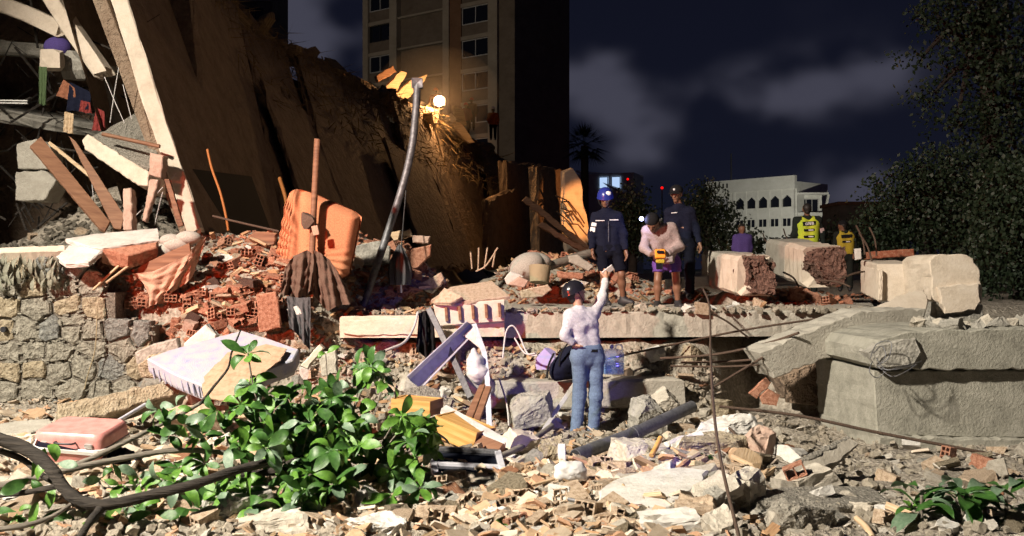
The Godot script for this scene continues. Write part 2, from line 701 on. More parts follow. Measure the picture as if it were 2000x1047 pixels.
func make_materials():
	layers("concrete", [[0.008, 0.9, 4], [0.03, 0.5, 4], [0.16, 0.35, 2], [0.09, -0.3, 1, 1]], 1.35)
	layers("grain", [[0.06, 0.6, 3], [0.22, 0.6, 2]], 1.2)
	layers("stone", [[0.015, 0.8, 5], [0.05, 0.6, 3], [0.2, 0.25, 1]], 1.5)
	layers("wood", [[0.02, 1.0, 4], [0.09, 0.5, 2]], 1.3, 16)
	layers("rubble", [[0.02, 0.7, 4], [0.06, 0.7, 3, 1], [0.2, 0.4, 2]], 1.5)
	layers("weave", [[0.25, 1.0, 1], [0.02, 0.5, 3]], 1.2)
	# a mild tint pattern for cloth and paint: 0.72 to 1.0
	layers("mild", [[0.012, 0.8, 4], [0.1, 0.4, 2]], 1.2)
	var by: PackedByteArray = gray["mild"]
	var soft := PackedByteArray()
	soft.resize(by.size())
	for i in by.size():
		soft[i] = 196 + int(by[i] * 0.23)
	gray["soft_tex"] = ImageTexture.create_from_image(Image.create_from_data(512, 512, false, Image.FORMAT_L8, soft))
	mat("conc_beige", "concrete", [[0.23, 0.205, 0.165], [0.41, 0.37, 0.305], [0.52, 0.48, 0.41]], 0.93, 0.9, 0.7, "grain")
	mat("conc_grey", "concrete", [[0.13, 0.125, 0.11], [0.27, 0.255, 0.22], [0.40, 0.38, 0.335]], 0.95, 1.1, 1.0, "rubble")
	mat("conc_rough", "rubble", [[0.10, 0.09, 0.075], [0.27, 0.25, 0.21], [0.44, 0.41, 0.35]], 0.97, 1.6, 3.0)
	mat("slab_face", "concrete", [[0.27, 0.25, 0.21], [0.35, 0.325, 0.275], [0.42, 0.395, 0.34]], 0.95, 0.7, 0.9, "grain")
	mat("plaster", "concrete", [[0.36, 0.34, 0.305], [0.53, 0.51, 0.47], [0.62, 0.60, 0.57]], 0.9, 0.8, 0.5, "stone")
	mat("cream", "concrete", [[0.42, 0.345, 0.27], [0.56, 0.475, 0.38], [0.62, 0.54, 0.45]], 0.9, 0.6, 0.4, "grain")
	mat("salmon", "concrete", [[0.30, 0.17, 0.125], [0.44, 0.30, 0.235], [0.48, 0.37, 0.295]], 0.92, 0.9, 0.6, "grain")
	mat("orange_paint", "stone", [[0.22, 0.06, 0.03], [0.31, 0.10, 0.05], [0.40, 0.22, 0.14]], 0.85, 1.6, 0.5, "grain")
	mat("clay", "stone", [[0.22, 0.085, 0.05], [0.42, 0.19, 0.115], [0.53, 0.30, 0.21]], 0.95, 2.2, 1.0, "grain")
	mat("clay_tan", "stone", [[0.28, 0.19, 0.125], [0.51, 0.385, 0.27], [0.60, 0.49, 0.375]], 0.95, 2.4, 1.0, "grain")
	mat("red_dirt", "rubble", [[0.05, 0.028, 0.022], [0.14, 0.075, 0.055], [0.28, 0.17, 0.13]], 1.0, 1.3, 3.0)
	mat("dust", "rubble", [[0.12, 0.10, 0.077], [0.33, 0.29, 0.235], [0.50, 0.455, 0.385]], 1.0, 0.9, 3.0)
	mat("stone_a", "stone", [[0.10, 0.09, 0.07], [0.26, 0.24, 0.195], [0.40, 0.375, 0.31]], 0.95, 1.3, 2.6)
	mat("stone_b", "stone", [[0.085, 0.085, 0.08], [0.20, 0.20, 0.185], [0.33, 0.33, 0.30]], 0.95, 1.5, 2.6)
	mat("stone_c", "stone", [[0.15, 0.115, 0.07], [0.32, 0.265, 0.18], [0.43, 0.375, 0.28]], 0.95, 1.2, 2.6)
	mat("mortar", "rubble", [[0.10, 0.085, 0.068], [0.21, 0.185, 0.15], [0.32, 0.29, 0.24]], 1.0, 1.8, 2.5)
	mat("brown_wall", "concrete", [[0.13, 0.085, 0.055], [0.205, 0.145, 0.10], [0.26, 0.195, 0.14]], 0.96, 0.35, 5.0, "stone")
	mat("thatch", "wood", [[0.09, 0.055, 0.025], [0.23, 0.155, 0.075], [0.36, 0.26, 0.14]], 1.0, 1.5, 2.0)
	mat("wood_brown", "wood", [[0.10, 0.042, 0.022], [0.185, 0.083, 0.042], [0.25, 0.125, 0.068]], 0.7, 1.2, 0.25)
	mat("wood_pale", "wood", [[0.33, 0.22, 0.125], [0.48, 0.34, 0.205], [0.55, 0.42, 0.28]], 0.75, 1.2, 0.25)
	mat("wood_yellow", "wood", [[0.36, 0.18, 0.045], [0.50, 0.27, 0.075], [0.58, 0.34, 0.12]], 0.55, 1.4, 0.15)
	mat("rust", "rubble", [[0.035, 0.02, 0.013], [0.075, 0.045, 0.03], [0.15, 0.10, 0.07]], 0.85, 4.0, 0.5)
	mat("steel_grey", "stone", [[0.08, 0.08, 0.085], [0.15, 0.15, 0.16], [0.23, 0.23, 0.24]], 0.55, 1.2, 0.15, "grain", 0.55)
	flat("steel_dark", [0.05, 0.05, 0.055], 0.5, 0.6)
	mat("alu", "mild", [[0.42, 0.42, 0.47], [0.60, 0.60, 0.66], [0.66, 0.66, 0.72]], 0.4, 1.5, 0.1, "grain", 0.25)
	mat("bark", "wood", [[0.010, 0.008, 0.006], [0.024, 0.019, 0.015], [0.055, 0.045, 0.036]], 0.95, 2.5, 1.2)
	mat("bark_grey", "wood", [[0.07, 0.06, 0.048], [0.15, 0.13, 0.105], [0.22, 0.2, 0.165]], 0.95, 2.5, 0.8)
	for g in [["leaf_a", [[0.045, 0.11, 0.016], [0.085, 0.20, 0.026], [0.14, 0.28, 0.04]]], ["leaf_b", [[0.022, 0.065, 0.014], [0.042, 0.115, 0.022], [0.065, 0.16, 0.03]]], ["leaf_c", [[0.07, 0.135, 0.075], [0.13, 0.20, 0.125], [0.20, 0.27, 0.19]]]]:
		var m := mat(g[0], "mild", g[1], 0.42, 5.0, 0.1, "grain")
		m.backlight_enabled = true
		m.backlight = Color(0.28, 0.42, 0.12)
	var ld := mat("leaf_dark", "mild", [[0.005, 0.013, 0.005], [0.012, 0.025, 0.009], [0.02, 0.038, 0.014]], 0.6, 3.0)
	ld.backlight_enabled = true
	ld.backlight = Color(0.1, 0.14, 0.06)
	mat("leaf_dry", "mild", [[0.10, 0.10, 0.07], [0.19, 0.19, 0.145], [0.28, 0.28, 0.22]], 0.85, 4.0)
	mat("salmon_pale", "concrete", [[0.36, 0.25, 0.19], [0.43, 0.32, 0.25], [0.45, 0.38, 0.30]], 0.92, 0.9, 0.6, "grain")
	cloth("orange_cloth", [0.66, 0.27, 0.14])
	cloth("brown_cloth", [0.16, 0.105, 0.08])
	cloth("grey_cloth", [0.10, 0.10, 0.105])
	cloth("white_cloth", [0.48, 0.45, 0.40])
	cloth("pink_cloth", [0.62, 0.40, 0.29])
	cloth("shirt_white", [0.62, 0.61, 0.63])
	cloth("denim", [0.155, 0.215, 0.315])
	cloth("navy", [0.010, 0.012, 0.028])
	cloth("navy_dark", [0.006, 0.007, 0.015])
	cloth("black_cloth", [0.014, 0.014, 0.016])
	cloth("olive_black", [0.022, 0.026, 0.022])
	cloth("sweat", [0.40, 0.32, 0.31])
	cloth("purple_cloth", [0.15, 0.07, 0.32])
	cloth("vest_yellow", [0.62, 0.72, 0.06])
	cloth("vest_amber", [0.55, 0.42, 0.05])
	cloth("orange_vest", [0.62, 0.13, 0.03])
	cloth("red_cloth", [0.28, 0.05, 0.045])
	cloth("green_cloth", [0.10, 0.15, 0.07])
	cloth("blue_cloth", [0.03, 0.06, 0.22])
	cloth("violet_cloth", [0.10, 0.07, 0.25])
	cloth("pattern_cloth", [0.34, 0.14, 0.08])
	mat("quilt", "mild", [[0.24, 0.27, 0.46], [0.37, 0.37, 0.42], [0.42, 0.41, 0.40]], 0.85, 1.0, 0.6, "weave")
	mat("cardboard", "stone", [[0.26, 0.17, 0.10], [0.39, 0.27, 0.175], [0.44, 0.32, 0.22]], 0.9, 0.9, 0.3, "grain")
	mat("pink_shell", "mild", [[0.46, 0.17, 0.15], [0.56, 0.235, 0.215], [0.60, 0.29, 0.26]], 0.4, 1.5, 0.05, "grain")
	flat("chrome", [0.6, 0.6, 0.6], 0.3, 0.8)
	flat("white_trim", [0.66, 0.65, 0.62], 0.5)
	flat("skin_a", [0.36, 0.20, 0.13], 0.55, 0.0, 0.03)
	flat("skin_b", [0.17, 0.085, 0.05], 0.5, 0.0, 0.03)
	flat("hair", [0.012, 0.01, 0.009], 0.6)
	flat("eye_dark", [0.015, 0.01, 0.01], 0.25)
	flat("lip", [0.20, 0.07, 0.055], 0.55)
	flat("black_gloss", [0.012, 0.012, 0.016], 0.22)
	flat("blue_gloss", [0.02, 0.03, 0.22], 0.3)
	flat("red_gloss", [0.5, 0.03, 0.03], 0.35)
	flat("white_gloss", [0.7, 0.7, 0.7], 0.3)
	flat("shoe", [0.018, 0.018, 0.02], 0.6)
	flat("device_yellow", [0.75, 0.28, 0.02], 0.5)
	flat("white_plastic", [0.52, 0.51, 0.50], 0.45, 0.0, 0.15, "mild", 2.0)
	flat("dark_plastic", [0.02, 0.02, 0.024], 0.4)
	flat("grey_plastic", [0.22, 0.22, 0.23], 0.5)
	flat("wire_black", [0.02, 0.018, 0.018], 0.6)
	flat("wire_pale", [0.45, 0.43, 0.42], 0.6)
	flat("orange_cable", [0.34, 0.12, 0.025], 0.7)
	mat("block_face", "concrete", [[0.19, 0.182, 0.15], [0.275, 0.265, 0.22], [0.35, 0.335, 0.285]], 0.95, 0.7, 0.8, "grain")
	flat("opening_shade", [0.012, 0.012, 0.012], 0.9)  # near-black, painted as the shade inside openings
	flat("straw", [0.33, 0.27, 0.17], 0.9, 0.0, 0.6, "wood", 6.0)
	# far buildings
	mat("tower_wall", "concrete", [[0.26, 0.225, 0.18], [0.34, 0.295, 0.24], [0.40, 0.35, 0.29]], 0.9, 0.12)
	mat("tower_panel", "concrete", [[0.12, 0.095, 0.07], [0.17, 0.135, 0.105], [0.21, 0.17, 0.135]], 0.9, 0.15)
	mat("tower_brown", "concrete", [[0.14, 0.07, 0.035], [0.19, 0.10, 0.055], [0.23, 0.13, 0.075]], 0.9, 0.15)
	mat("white_wall", "concrete", [[0.56, 0.56, 0.53], [0.68, 0.68, 0.65], [0.74, 0.74, 0.72]], 0.9, 0.12)
	flat("window_glass", [0.012, 0.014, 0.022], 0.08)
	flat("window_frame", [0.5, 0.5, 0.5], 0.5)
	flat("blind", [0.38, 0.38, 0.42], 0.8)
	var j := StandardMaterial3D.new()
	j.resource_name = "blue clear plastic"
	j.albedo_color = Color(0.55, 0.74, 0.97, 0.34)
	j.transparency = BaseMaterial3D.TRANSPARENCY_ALPHA
	j.roughness = 0.12
	M["jug"] = j
	var wt := flat("jug_water", [0.28, 0.46, 0.82], 0.1)
	wt.albedo_color.a = 0.3
	wt.transparency = BaseMaterial3D.TRANSPARENCY_ALPHA

# ------------------------------------------------------------------ ground
func H(x: float, z: float) -> float:
	var d := -z
	var f := 0.20 - 0.20 * clampf((d - 5.5) / 6.0, 0, 1)
	f += 0.24 * (1.0 - smoothstep(-4.2, -1.2, x)) * smoothstep(6.0, 8.5, d)
	var cav := exp(-pow((x - 3.35) / 0.55, 2)) * 1.6
	f = lerpf(f, 0.95, smoothstep(11.9, 13.0, d - cav))
	f = lerpf(f, 1.25, smoothstep(15.6, 17.0, d))
	var tx := 1.0 - smoothstep(-2.7, -1.9, x)
	var st := smoothstep(12.3, 12.5, d) if x < -4.6 else lerpf(smoothstep(12.3, 12.5, d), lerpf(smoothstep(11.0, 13.2, d), smoothstep(12.1, 12.9, d), smoothstep(-3.4, -2.9, x)), clampf((x + 4.6) / 0.6, 0, 1))
	f = lerpf(f, 1.95, tx * st)
	for h in [[-3.5, 13.7, 0.75, 0.7, 0.42], [-1.75, 14.9, 0.9, 0.75, 1.3], [0.6, 16.9, 1.3, 0.9, 0.85], [2.6, 16.6, 1.4, 0.8, 0.3], [3.4, 15.4, 0.9, 0.8, 0.5], [4.7, 15.3, 0.9, 0.9, 0.5], [1.75, 8.6, 0.9, 0.6, 0.22], [-4.6, 15.2, 1.6, 0.8, 0.45], [-6.6, 17.0, 1.5, 1.3, 1.35], [2.4, 9.6, 0.7, 0.5, 0.12], [-2.3, 8.6, 0.9, 0.8, 0.16], [0.3, 12.2, 1.2, 0.4, 0.1]]:
		var u: float = (x - h[0]) / h[2]
		var v: float = (d - h[1]) / h[3]
		f += h[4] * exp(-(u * u + v * v))
	return f

func Hn(x: float, z: float) -> float:
	var d := -z
	var a := 1.0 - smoothstep(16.0, 24.0, d)
	return H(x, z) + (nz.get_noise_2d(x * 1.7, z * 1.7) * 0.09 + nz.get_noise_2d(x * 6.0 + 40, z * 6.0) * 0.045) * a

func spread(lo: float, hi: float, step: float, far: float, grow: float) -> Array:
	var a := []
	var v := lo
	while v < hi:
		a.append(v)
		v += step
	var s := step
	while v < far:
		a.append(v)
		s *= grow
		v += s
	a.append(far)
	return a

func build_ground():
	var ds := [2.0, 2.6, 3.2, 3.8, 4.4] + spread(4.9, 17.5, 0.11, 480.0, 1.12)
	var xr := spread(0.05, 6.6, 0.11, 330.0, 1.15)
	var xs := []
	for i in range(xr.size() - 1, -1, -1):
		xs.append(-xr[i])
	xs.append_array(xr)
	var vs := PackedVector3Array()
	for d in ds:
		for x in xs:
			vs.append(Vector3(x, Hn(x, -d), -d))
	var idx := PackedInt32Array()
	var w := xs.size()
	for j in ds.size() - 1:
		for i in w - 1:
			var a := j * w + i
			idx.append_array([a, a + w, a + w + 1, a, a + w + 1, a + 1])
	var st := SurfaceTool.new()
	st.begin(Mesh.PRIMITIVE_TRIANGLES)
	st.set_smooth_group(0)
	for v in vs:
		st.add_vertex(v)
	for i in idx:
		st.add_index(i)
	st.generate_normals()
	struct("ground", st.commit(), M.dust)

# ray from the camera through a pixel to the ground
func hit(px: float, py: float, d0 := 4.5, d1 := 24.0) -> Vector3:
	var d := d0
	while d < d1:
		var p := P(px, py, d)
		if p.y <= H(p.x, p.z):
			return p
		d += 0.06
	return Vector3.ZERO

# ------------------------------------------------------------------ far buildings
func box_on(O: Vector3, U: Vector3, N: Vector3, a: Array) -> ArrayMesh:
	var st := new_st()
	var g := func(i, j, k): return O + U * a[i] + Vector3(0, a[2 + j], 0) + N * a[4 + k]
	var q := [[0, 0, 0], [1, 0, 0], [1, 1, 0], [0, 1, 0], [0, 0, 1], [1, 0, 1], [1, 1, 1], [0, 1, 1]]
	var v := []
	for c in q:
		v.append(g.call(c[0], c[1], c[2]))
	for f in [[0, 1, 2, 3], [5, 4, 7, 6], [4, 0, 3, 7], [1, 5, 6, 2], [3, 2, 6, 7], [4, 5, 1, 0]]:
		quad(st, v[f[0]], v[f[1]], v[f[2]], v[f[3]])
	return done(st)

func fb(n: String, m: Material, parent, O: Vector3, U: Vector3, N: Vector3, u0: float, u1: float, v0: float, v1: float, n0: float, n1: float):
	return part(n, box_on(O - org(parent), U, N, [u0, u1, v0, v1, n0, n1]), m, parent)

func far_window(parent, O: Vector3, U: Vector3, N: Vector3, u0: float, u1: float, v0: float, v1: float, frame: Material, glass: Material, mull := 1):
	var c := O + U * ((u0 + u1) / 2) + Vector3(0, v0, 0)
	var w := Node3D.new()
	w.name = "window"
	parent.add_child(w, true)
	w.position = c - org(parent)
	var h := (u1 - u0) / 2
	fb("pane", glass, w, c, U, N, -h, h, 0, v1 - v0, -0.10, -0.06)
	var t := 0.07
	fb("frame", frame, w, c, U, N, -h, h, 0, t, -0.05, 0.04)
	fb("frame", frame, w, c, U, N, -h, h, v1 - v0 - t, v1 - v0, -0.05, 0.04)
	for k in mull + 2:
		var x := lerpf(-h, h - t, float(k) / (mull + 1))
		fb("mullion", frame, w, c, U, N, x, x + t, t, v1 - v0 - t, -0.05, 0.04)

func build_far():
	# brown apartment tower
	var C := Vector3(0.2, 0, -80)
	var U := Vector3(-0.801, 0, -0.598)
	var N := Vector3(-0.598, 0, 0.801)
	var U2 := Vector3(0.272, 0, -0.962)
	var N2 := Vector3(0.962, 0, 0.272)
	var t = thing("apartment_tower", "tall brown apartment tower with dark windows behind the collapsed building", "building", "", C)
	var up := func(px): return (FOC * 0.2 - (px - 1000.0) * 80.0) / ((px - 1000.0) * 0.598 + FOC * 0.801)
	var S := 2.75
	var top := 31.0
	var L: float = up.call(712)
	fb("wall", M.tower_panel, t, C, U, N, 0, L, 1, top, -8.0, -0.35)
	fb("wall", M.tower_panel, t, C, U2, N2, 0.9, 12.7, 1, top, -1.0, -0.4)
	for c in [[712, 722, M.tower_wall, 0.25], [764, 778, M.tower_wall, 0.25], [868, 880, M.tower_wall, 0.25], [880, 902, M.tower_brown, 0.1], [957, 975, M.tower_wall, 0.3], [975, 1006, M.tower_panel, 0.05]]:
		fb("pilaster", c[2], t, C, U, N, up.call(c[1]), up.call(c[0]), 1, top, -0.36, c[3])
	for k in range(0, 11):
		var v: float = 1.6 + k * S + 0.35
		for bay in [[722, 764], [902, 957]]:
			var a: float = up.call(bay[1])
			var b: float = up.call(bay[0])
			fb("floor_band", M.tower_wall, t, C, U, N, a, b, v - 0.32, v, -0.36, 0.16)
			fb("spandrel", M.tower_panel, t, C, U, N, a, b, v + 0.002, v + 0.95, -0.36, 0.0)
			if k < 10 and k > 1:
				var open: bool = bay[0] == 722 and (k == 7 or k == 9) or (bay[0] == 902 and k == 8)
				far_window(t, C, U, N, a + 0.05, b - 0.05, v + 0.96, v + S - 0.34, M.window_frame if not open else M.steel_dark, M.window_glass, 1)
		fb("floor_band", M.tower_wall, t, C, U, N, up.call(868), up.call(778), v - 0.16, v, -0.36, 0.12)
		fb("side_band", M.tower_wall, t, C, U2, N2, 0.9, 12.7, v - 0.2, v, -0.41, 0.03)
		if k > 1 and k < 10:
			for wx in [[1.0, 2.6], [7.2, 11.4]]:
				far_window(t, C, U2, N2, wx[0], wx[1], v + 0.9, v + S - 0.5, M.window_frame if wx[0] > 5 else M.steel_dark, M.window_glass, 1)
	fb("pilaster", M.tower_panel, t, C, U2, N2, 4.6, 5.6, 1, top, -0.41, 0.2)
	fb("pilaster", M.tower_panel, t, C, U2, N2, 12.2, 12.7, 1, top, -0.41, 0.2)
	# second dark tower far behind the ridge
	t = thing("dark_tower", "dark tower block edge behind the top of the rubble ridge", "building", "", Vector3(-30, 0, -112))
	var D := Vector3(-27.0, 0, -112)
	fb("wall", M.tower_panel, t, D, Vector3(-1, 0, 0), Vector3(0, 0, 1), 0, 16, 1, 60, -8, -0.12)
	for k in range(10, 20):
		fb("floor_band", M.tower_wall, t, D, Vector3(-1, 0, 0), Vector3(0, 0, 1), 0, 16, k * 2.9, k * 2.9 + 0.25, -0.118, 0.12)
		for i in 4:
			far_window(t, D, Vector3(-1, 0, 0), Vector3(0, 0, 1), 1.0 + i * 3.2, 3.0 + i * 3.2, k * 2.9 + 0.9, k * 2.9 + 2.2, M.steel_dark, M.window_glass, 1)
	# white office building
	var W := Vector3(42.7, 0, -150)
	U = Vector3(-0.661, 0, -0.751)
	N = Vector3(-0.751, 0, 0.661)
	t = thing("office_building", "white office building with a row of five arched windows", "building", "", W)
	var WL := 16.6
	fb("wall", M.white_wall, t, W, U, N, 0, WL, 0, 15.0, -9, -0.4)
	fb("parapet", M.white_wall, t, W, U, N, 0, WL, 13.9, 15.9, -0.398, 0.2)
	var nb := 5
	var bw := 2.15
	for k in 6:
		fb("pier", M.white_wall, t, W, U, N, 0.2 + k * bw, 0.62 + k * bw, 0, 13.9, -0.398, 0.1)
	fb("pier", M.white_wall, t, W, U, N, WL - 4.9, WL, 0, 13.9, -0.398, 0.05)
	for k in [[12.95, 13.9], [9.5, 11.2], [6.6, 8.2], [3.8, 5.6], [0, 2.6]]:
		fb("spandrel", M.white_wall, t, W, U, N, 0.62, WL - 5.0, k[0], k[1], -0.39, 0.0)
	for k in nb:
		var a := 0.62 + k * bw
		var b := a + bw - 0.42
		var w := Node3D.new()
		w.name = "arched_window"
		t.add_child(w, true)
		w.position = U * ((a + b) / 2) + Vector3(0, 11.2, 0)
		fb("pane", M.window_glass, w, org(w), U, N, -(b - a) / 2, (b - a) / 2, 0, 1.8, -0.30, -0.26)
		for s in [-1.0, 1.0]:      # haunches that round the head of the opening
			for q in 3:
				var h0 := (b - a) / 2
				fb("arch_corner", M.white_wall, w, org(w), U, N, minf(s * h0, s * (h0 - 0.62 + q * 0.2)), maxf(s * h0, s * (h0 - 0.62 + q * 0.2)), 1.75 - (q + 1) * 0.17, 1.75 - q * 0.17, -0.25, -0.02)
		for row in [8.2, 5.6, 2.6]:
			far_window(t, W, U, N, a + 0.1, b - 0.1, row, row + 1.3, M.white_wall, M.window_glass, 1)
	for k in 5:
		fb("slot_shade", M.opening_shade, t, W, U, N, WL - 1.4 - k * 0.75, WL - 1.1 - k * 0.75, 14.7, 15.4, 0.201, 0.22)  # black boxes on the parapet, painted as the shade inside slots
	fb("shutter_panel", M.blind, t, W, U, N, WL - 4.4, WL - 2.6, 9.2, 13.0, 0.051, 0.09)
	fb("shutter_panel", M.blind, t, W, U, N, WL - 2.5, WL - 0.6, 9.2, 13.0, 0.051, 0.09)
	var A := Vector3(43.0, 0, -151.5)
	t = thing("white_annex", "narrow white annex with a slanted balcony beside the office building", "building", "", A)
	fb("wall", M.white_wall, t, A, Vector3(1, 0, 0), Vector3(0, 0, 1), 0.2, 4.2, 0, 13.0, -6, -0.12)
	fb("balcony", M.white_wall, t, A, Vector3(1, 0, 0), Vector3(0, 0, 1), 0.2, 4.6, 9.8, 10.3, -0.118, 1.2)
	far_window(t, A, Vector3(1, 0, 0), Vector3(0, 0, 1), 0.8, 3.6, 10.4, 12.4, M.window_frame, M.window_glass, 2)
	fb("roof_edge", M.white_wall, t, A, Vector3(1, 0, 0), Vector3(0, 0, 1), 0.0, 4.8, 13.0, 13.3, -6, 1.3)
	plate("side_fin", M.white_wall, [A + Vector3(4.25, 5, 1.2), A + Vector3(4.45, 10.2, 1.2), A + Vector3(5.0, 13.0, 1.2), A + Vector3(4.7, 13.0, 1.2), A + Vector3(4.1, 10.2, 1.2), A + Vector3(4.0, 5, 1.2)], 0.3, 0, t)
	# antenna mast on the office building
	bar("antenna_mast", M.steel_dark, [P(1428, 352, 156), P(1428, 300, 156)], circ(0.12, 6), null, "thin dark antenna mast on the white office building roof", "antenna")
	# small house with lit windows
	var Q := P(1140, 385, 110)
	Q.y = 0
	t = thing("hillside_house", "small white house with two lit windows beyond the rescuers", "house", "", Q)
	var X := Vector3(0.94, 0, 0.34)
	var Y := Vector3(-0.34, 0, 0.94)
	fb("wall", M.white_wall, t, Q, X, Y, -2, 5.6, 0, 12.3, -5, -0.12)
	for k in 2:
		far_window(t, Q, X, Y, 1.75 + k * 1.4, 2.75 + k * 1.4, 10.6, 11.9, M.window_frame, glow(Color(0.75, 0.86, 1.0), 0.9), 0)
	plate("roof", M.white_wall, [P(1125, 334, 111), P(1214, 340, 111), P(1262, 384, 108), P(1219, 374, 108)], 0.25, 0, t, "", "", "", {"face": Vector3(0, 1, 0.2)})
	# dim building behind the trees
	Q = P(1640, 400, 90)
	Q.y = 0
	t = thing("dark_house", "dark low building showing between the vest wearers and trees", "building", "", Q)
	fb("wall", M.tower_panel, t, Q, Vector3(1, 0, 0), Vector3(0, 0, 1), 0, 6, 0, 7.6, -5, 0)
	fb("roof_edge", M.tower_brown, t, Q, Vector3(1, 0, 0), Vector3(0, 0, 1), -0.2, 6.2, 7.6, 7.9, -5.2, 0.2)
	# red obstruction lamps far away
	for r in [[1226, 350, 95.0, "red warning lamp on a pole above the lit house"], [1293, 367, 80.0, "red warning lamp on a pole beside the black cap"]]:
		var p := P(r[0], r[1], r[2])
		var t2 = thing("warning_lamp", r[3], "lamp", "", Vector3(p.x, 1.2, p.z))
		bar("pole", M.steel_dark, [Vector3(p.x, 1.0, p.z), p], circ(0.05, 6), t2)
		part("bulb", ball(0.11, 10), glow(Color(1.0, 0.06, 0.04), 1.6), t2, p - t2.position)
		omni(t2, p - t2.position, 0.5, Color(1, 0.08, 0.05), 0.12)
	# street floodlights that light the white facade and the tower's foot
	spot_lamp("street_floodlight", "street floodlight before the white office building", Vector3(33.5, 3.6, -124.0), Vector3(37.5, 9.5, -156.0), 430.0, Color(1.0, 0.98, 0.9), 40.0, 0.15, 1.2)
	spot_lamp("street_floodlight", "street floodlight between the wreck and the tower", Vector3(-30.0, 12.0, -50.0), Vector3(-5.0, 17.0, -85.0), 190.0, Color(1.0, 0.92, 0.80), 30.0, 0.15, 1.2)

# ------------------------------------------------------------------ the collapsed building
const RIDGE := [[-6.75, 8.2, 15.0], [-7.1, 8.6, 20.0], [-7.06, 8.5, 24.5], [-6.34, 8.22, 28.0], [-5.43, 8.24, 33.0], [-4.57, 8.25, 37.0], [-3.24, 8.35, 42.0], [-1.69, 7.67, 47.0], [0.0, 6.87, 50.0], [2.4, 6.3, 52.0]]
const BASE := [[-4.74, 1.9, 15.0], [-4.5, 1.9, 20.0], [-3.9, 1.9, 25.0], [-3.1, 1.9, 30.0], [-2.2, 1.9, 36.0], [-1.1, 1.9, 43.0], [1.1, 1.9, 50.0], [3.4, 1.9, 53.0]]

func along(tab: Array, d: float) -> Vector3:
	for i in tab.size() - 1:
		var a: Array = tab[i]
		var b: Array = tab[i + 1]
		if d <= b[2] or i == tab.size() - 2:
			var t: float = (d - a[2]) / (b[2] - a[2])
			return Vector3(lerpf(a[0], b[0], t), lerpf(a[1], b[1], t), -d)
	return Vector3.ZERO

func face_pt(db: float, dt: float, h: float) -> Vector3:
	return along(BASE, db).lerp(along(RIDGE, dt), h)

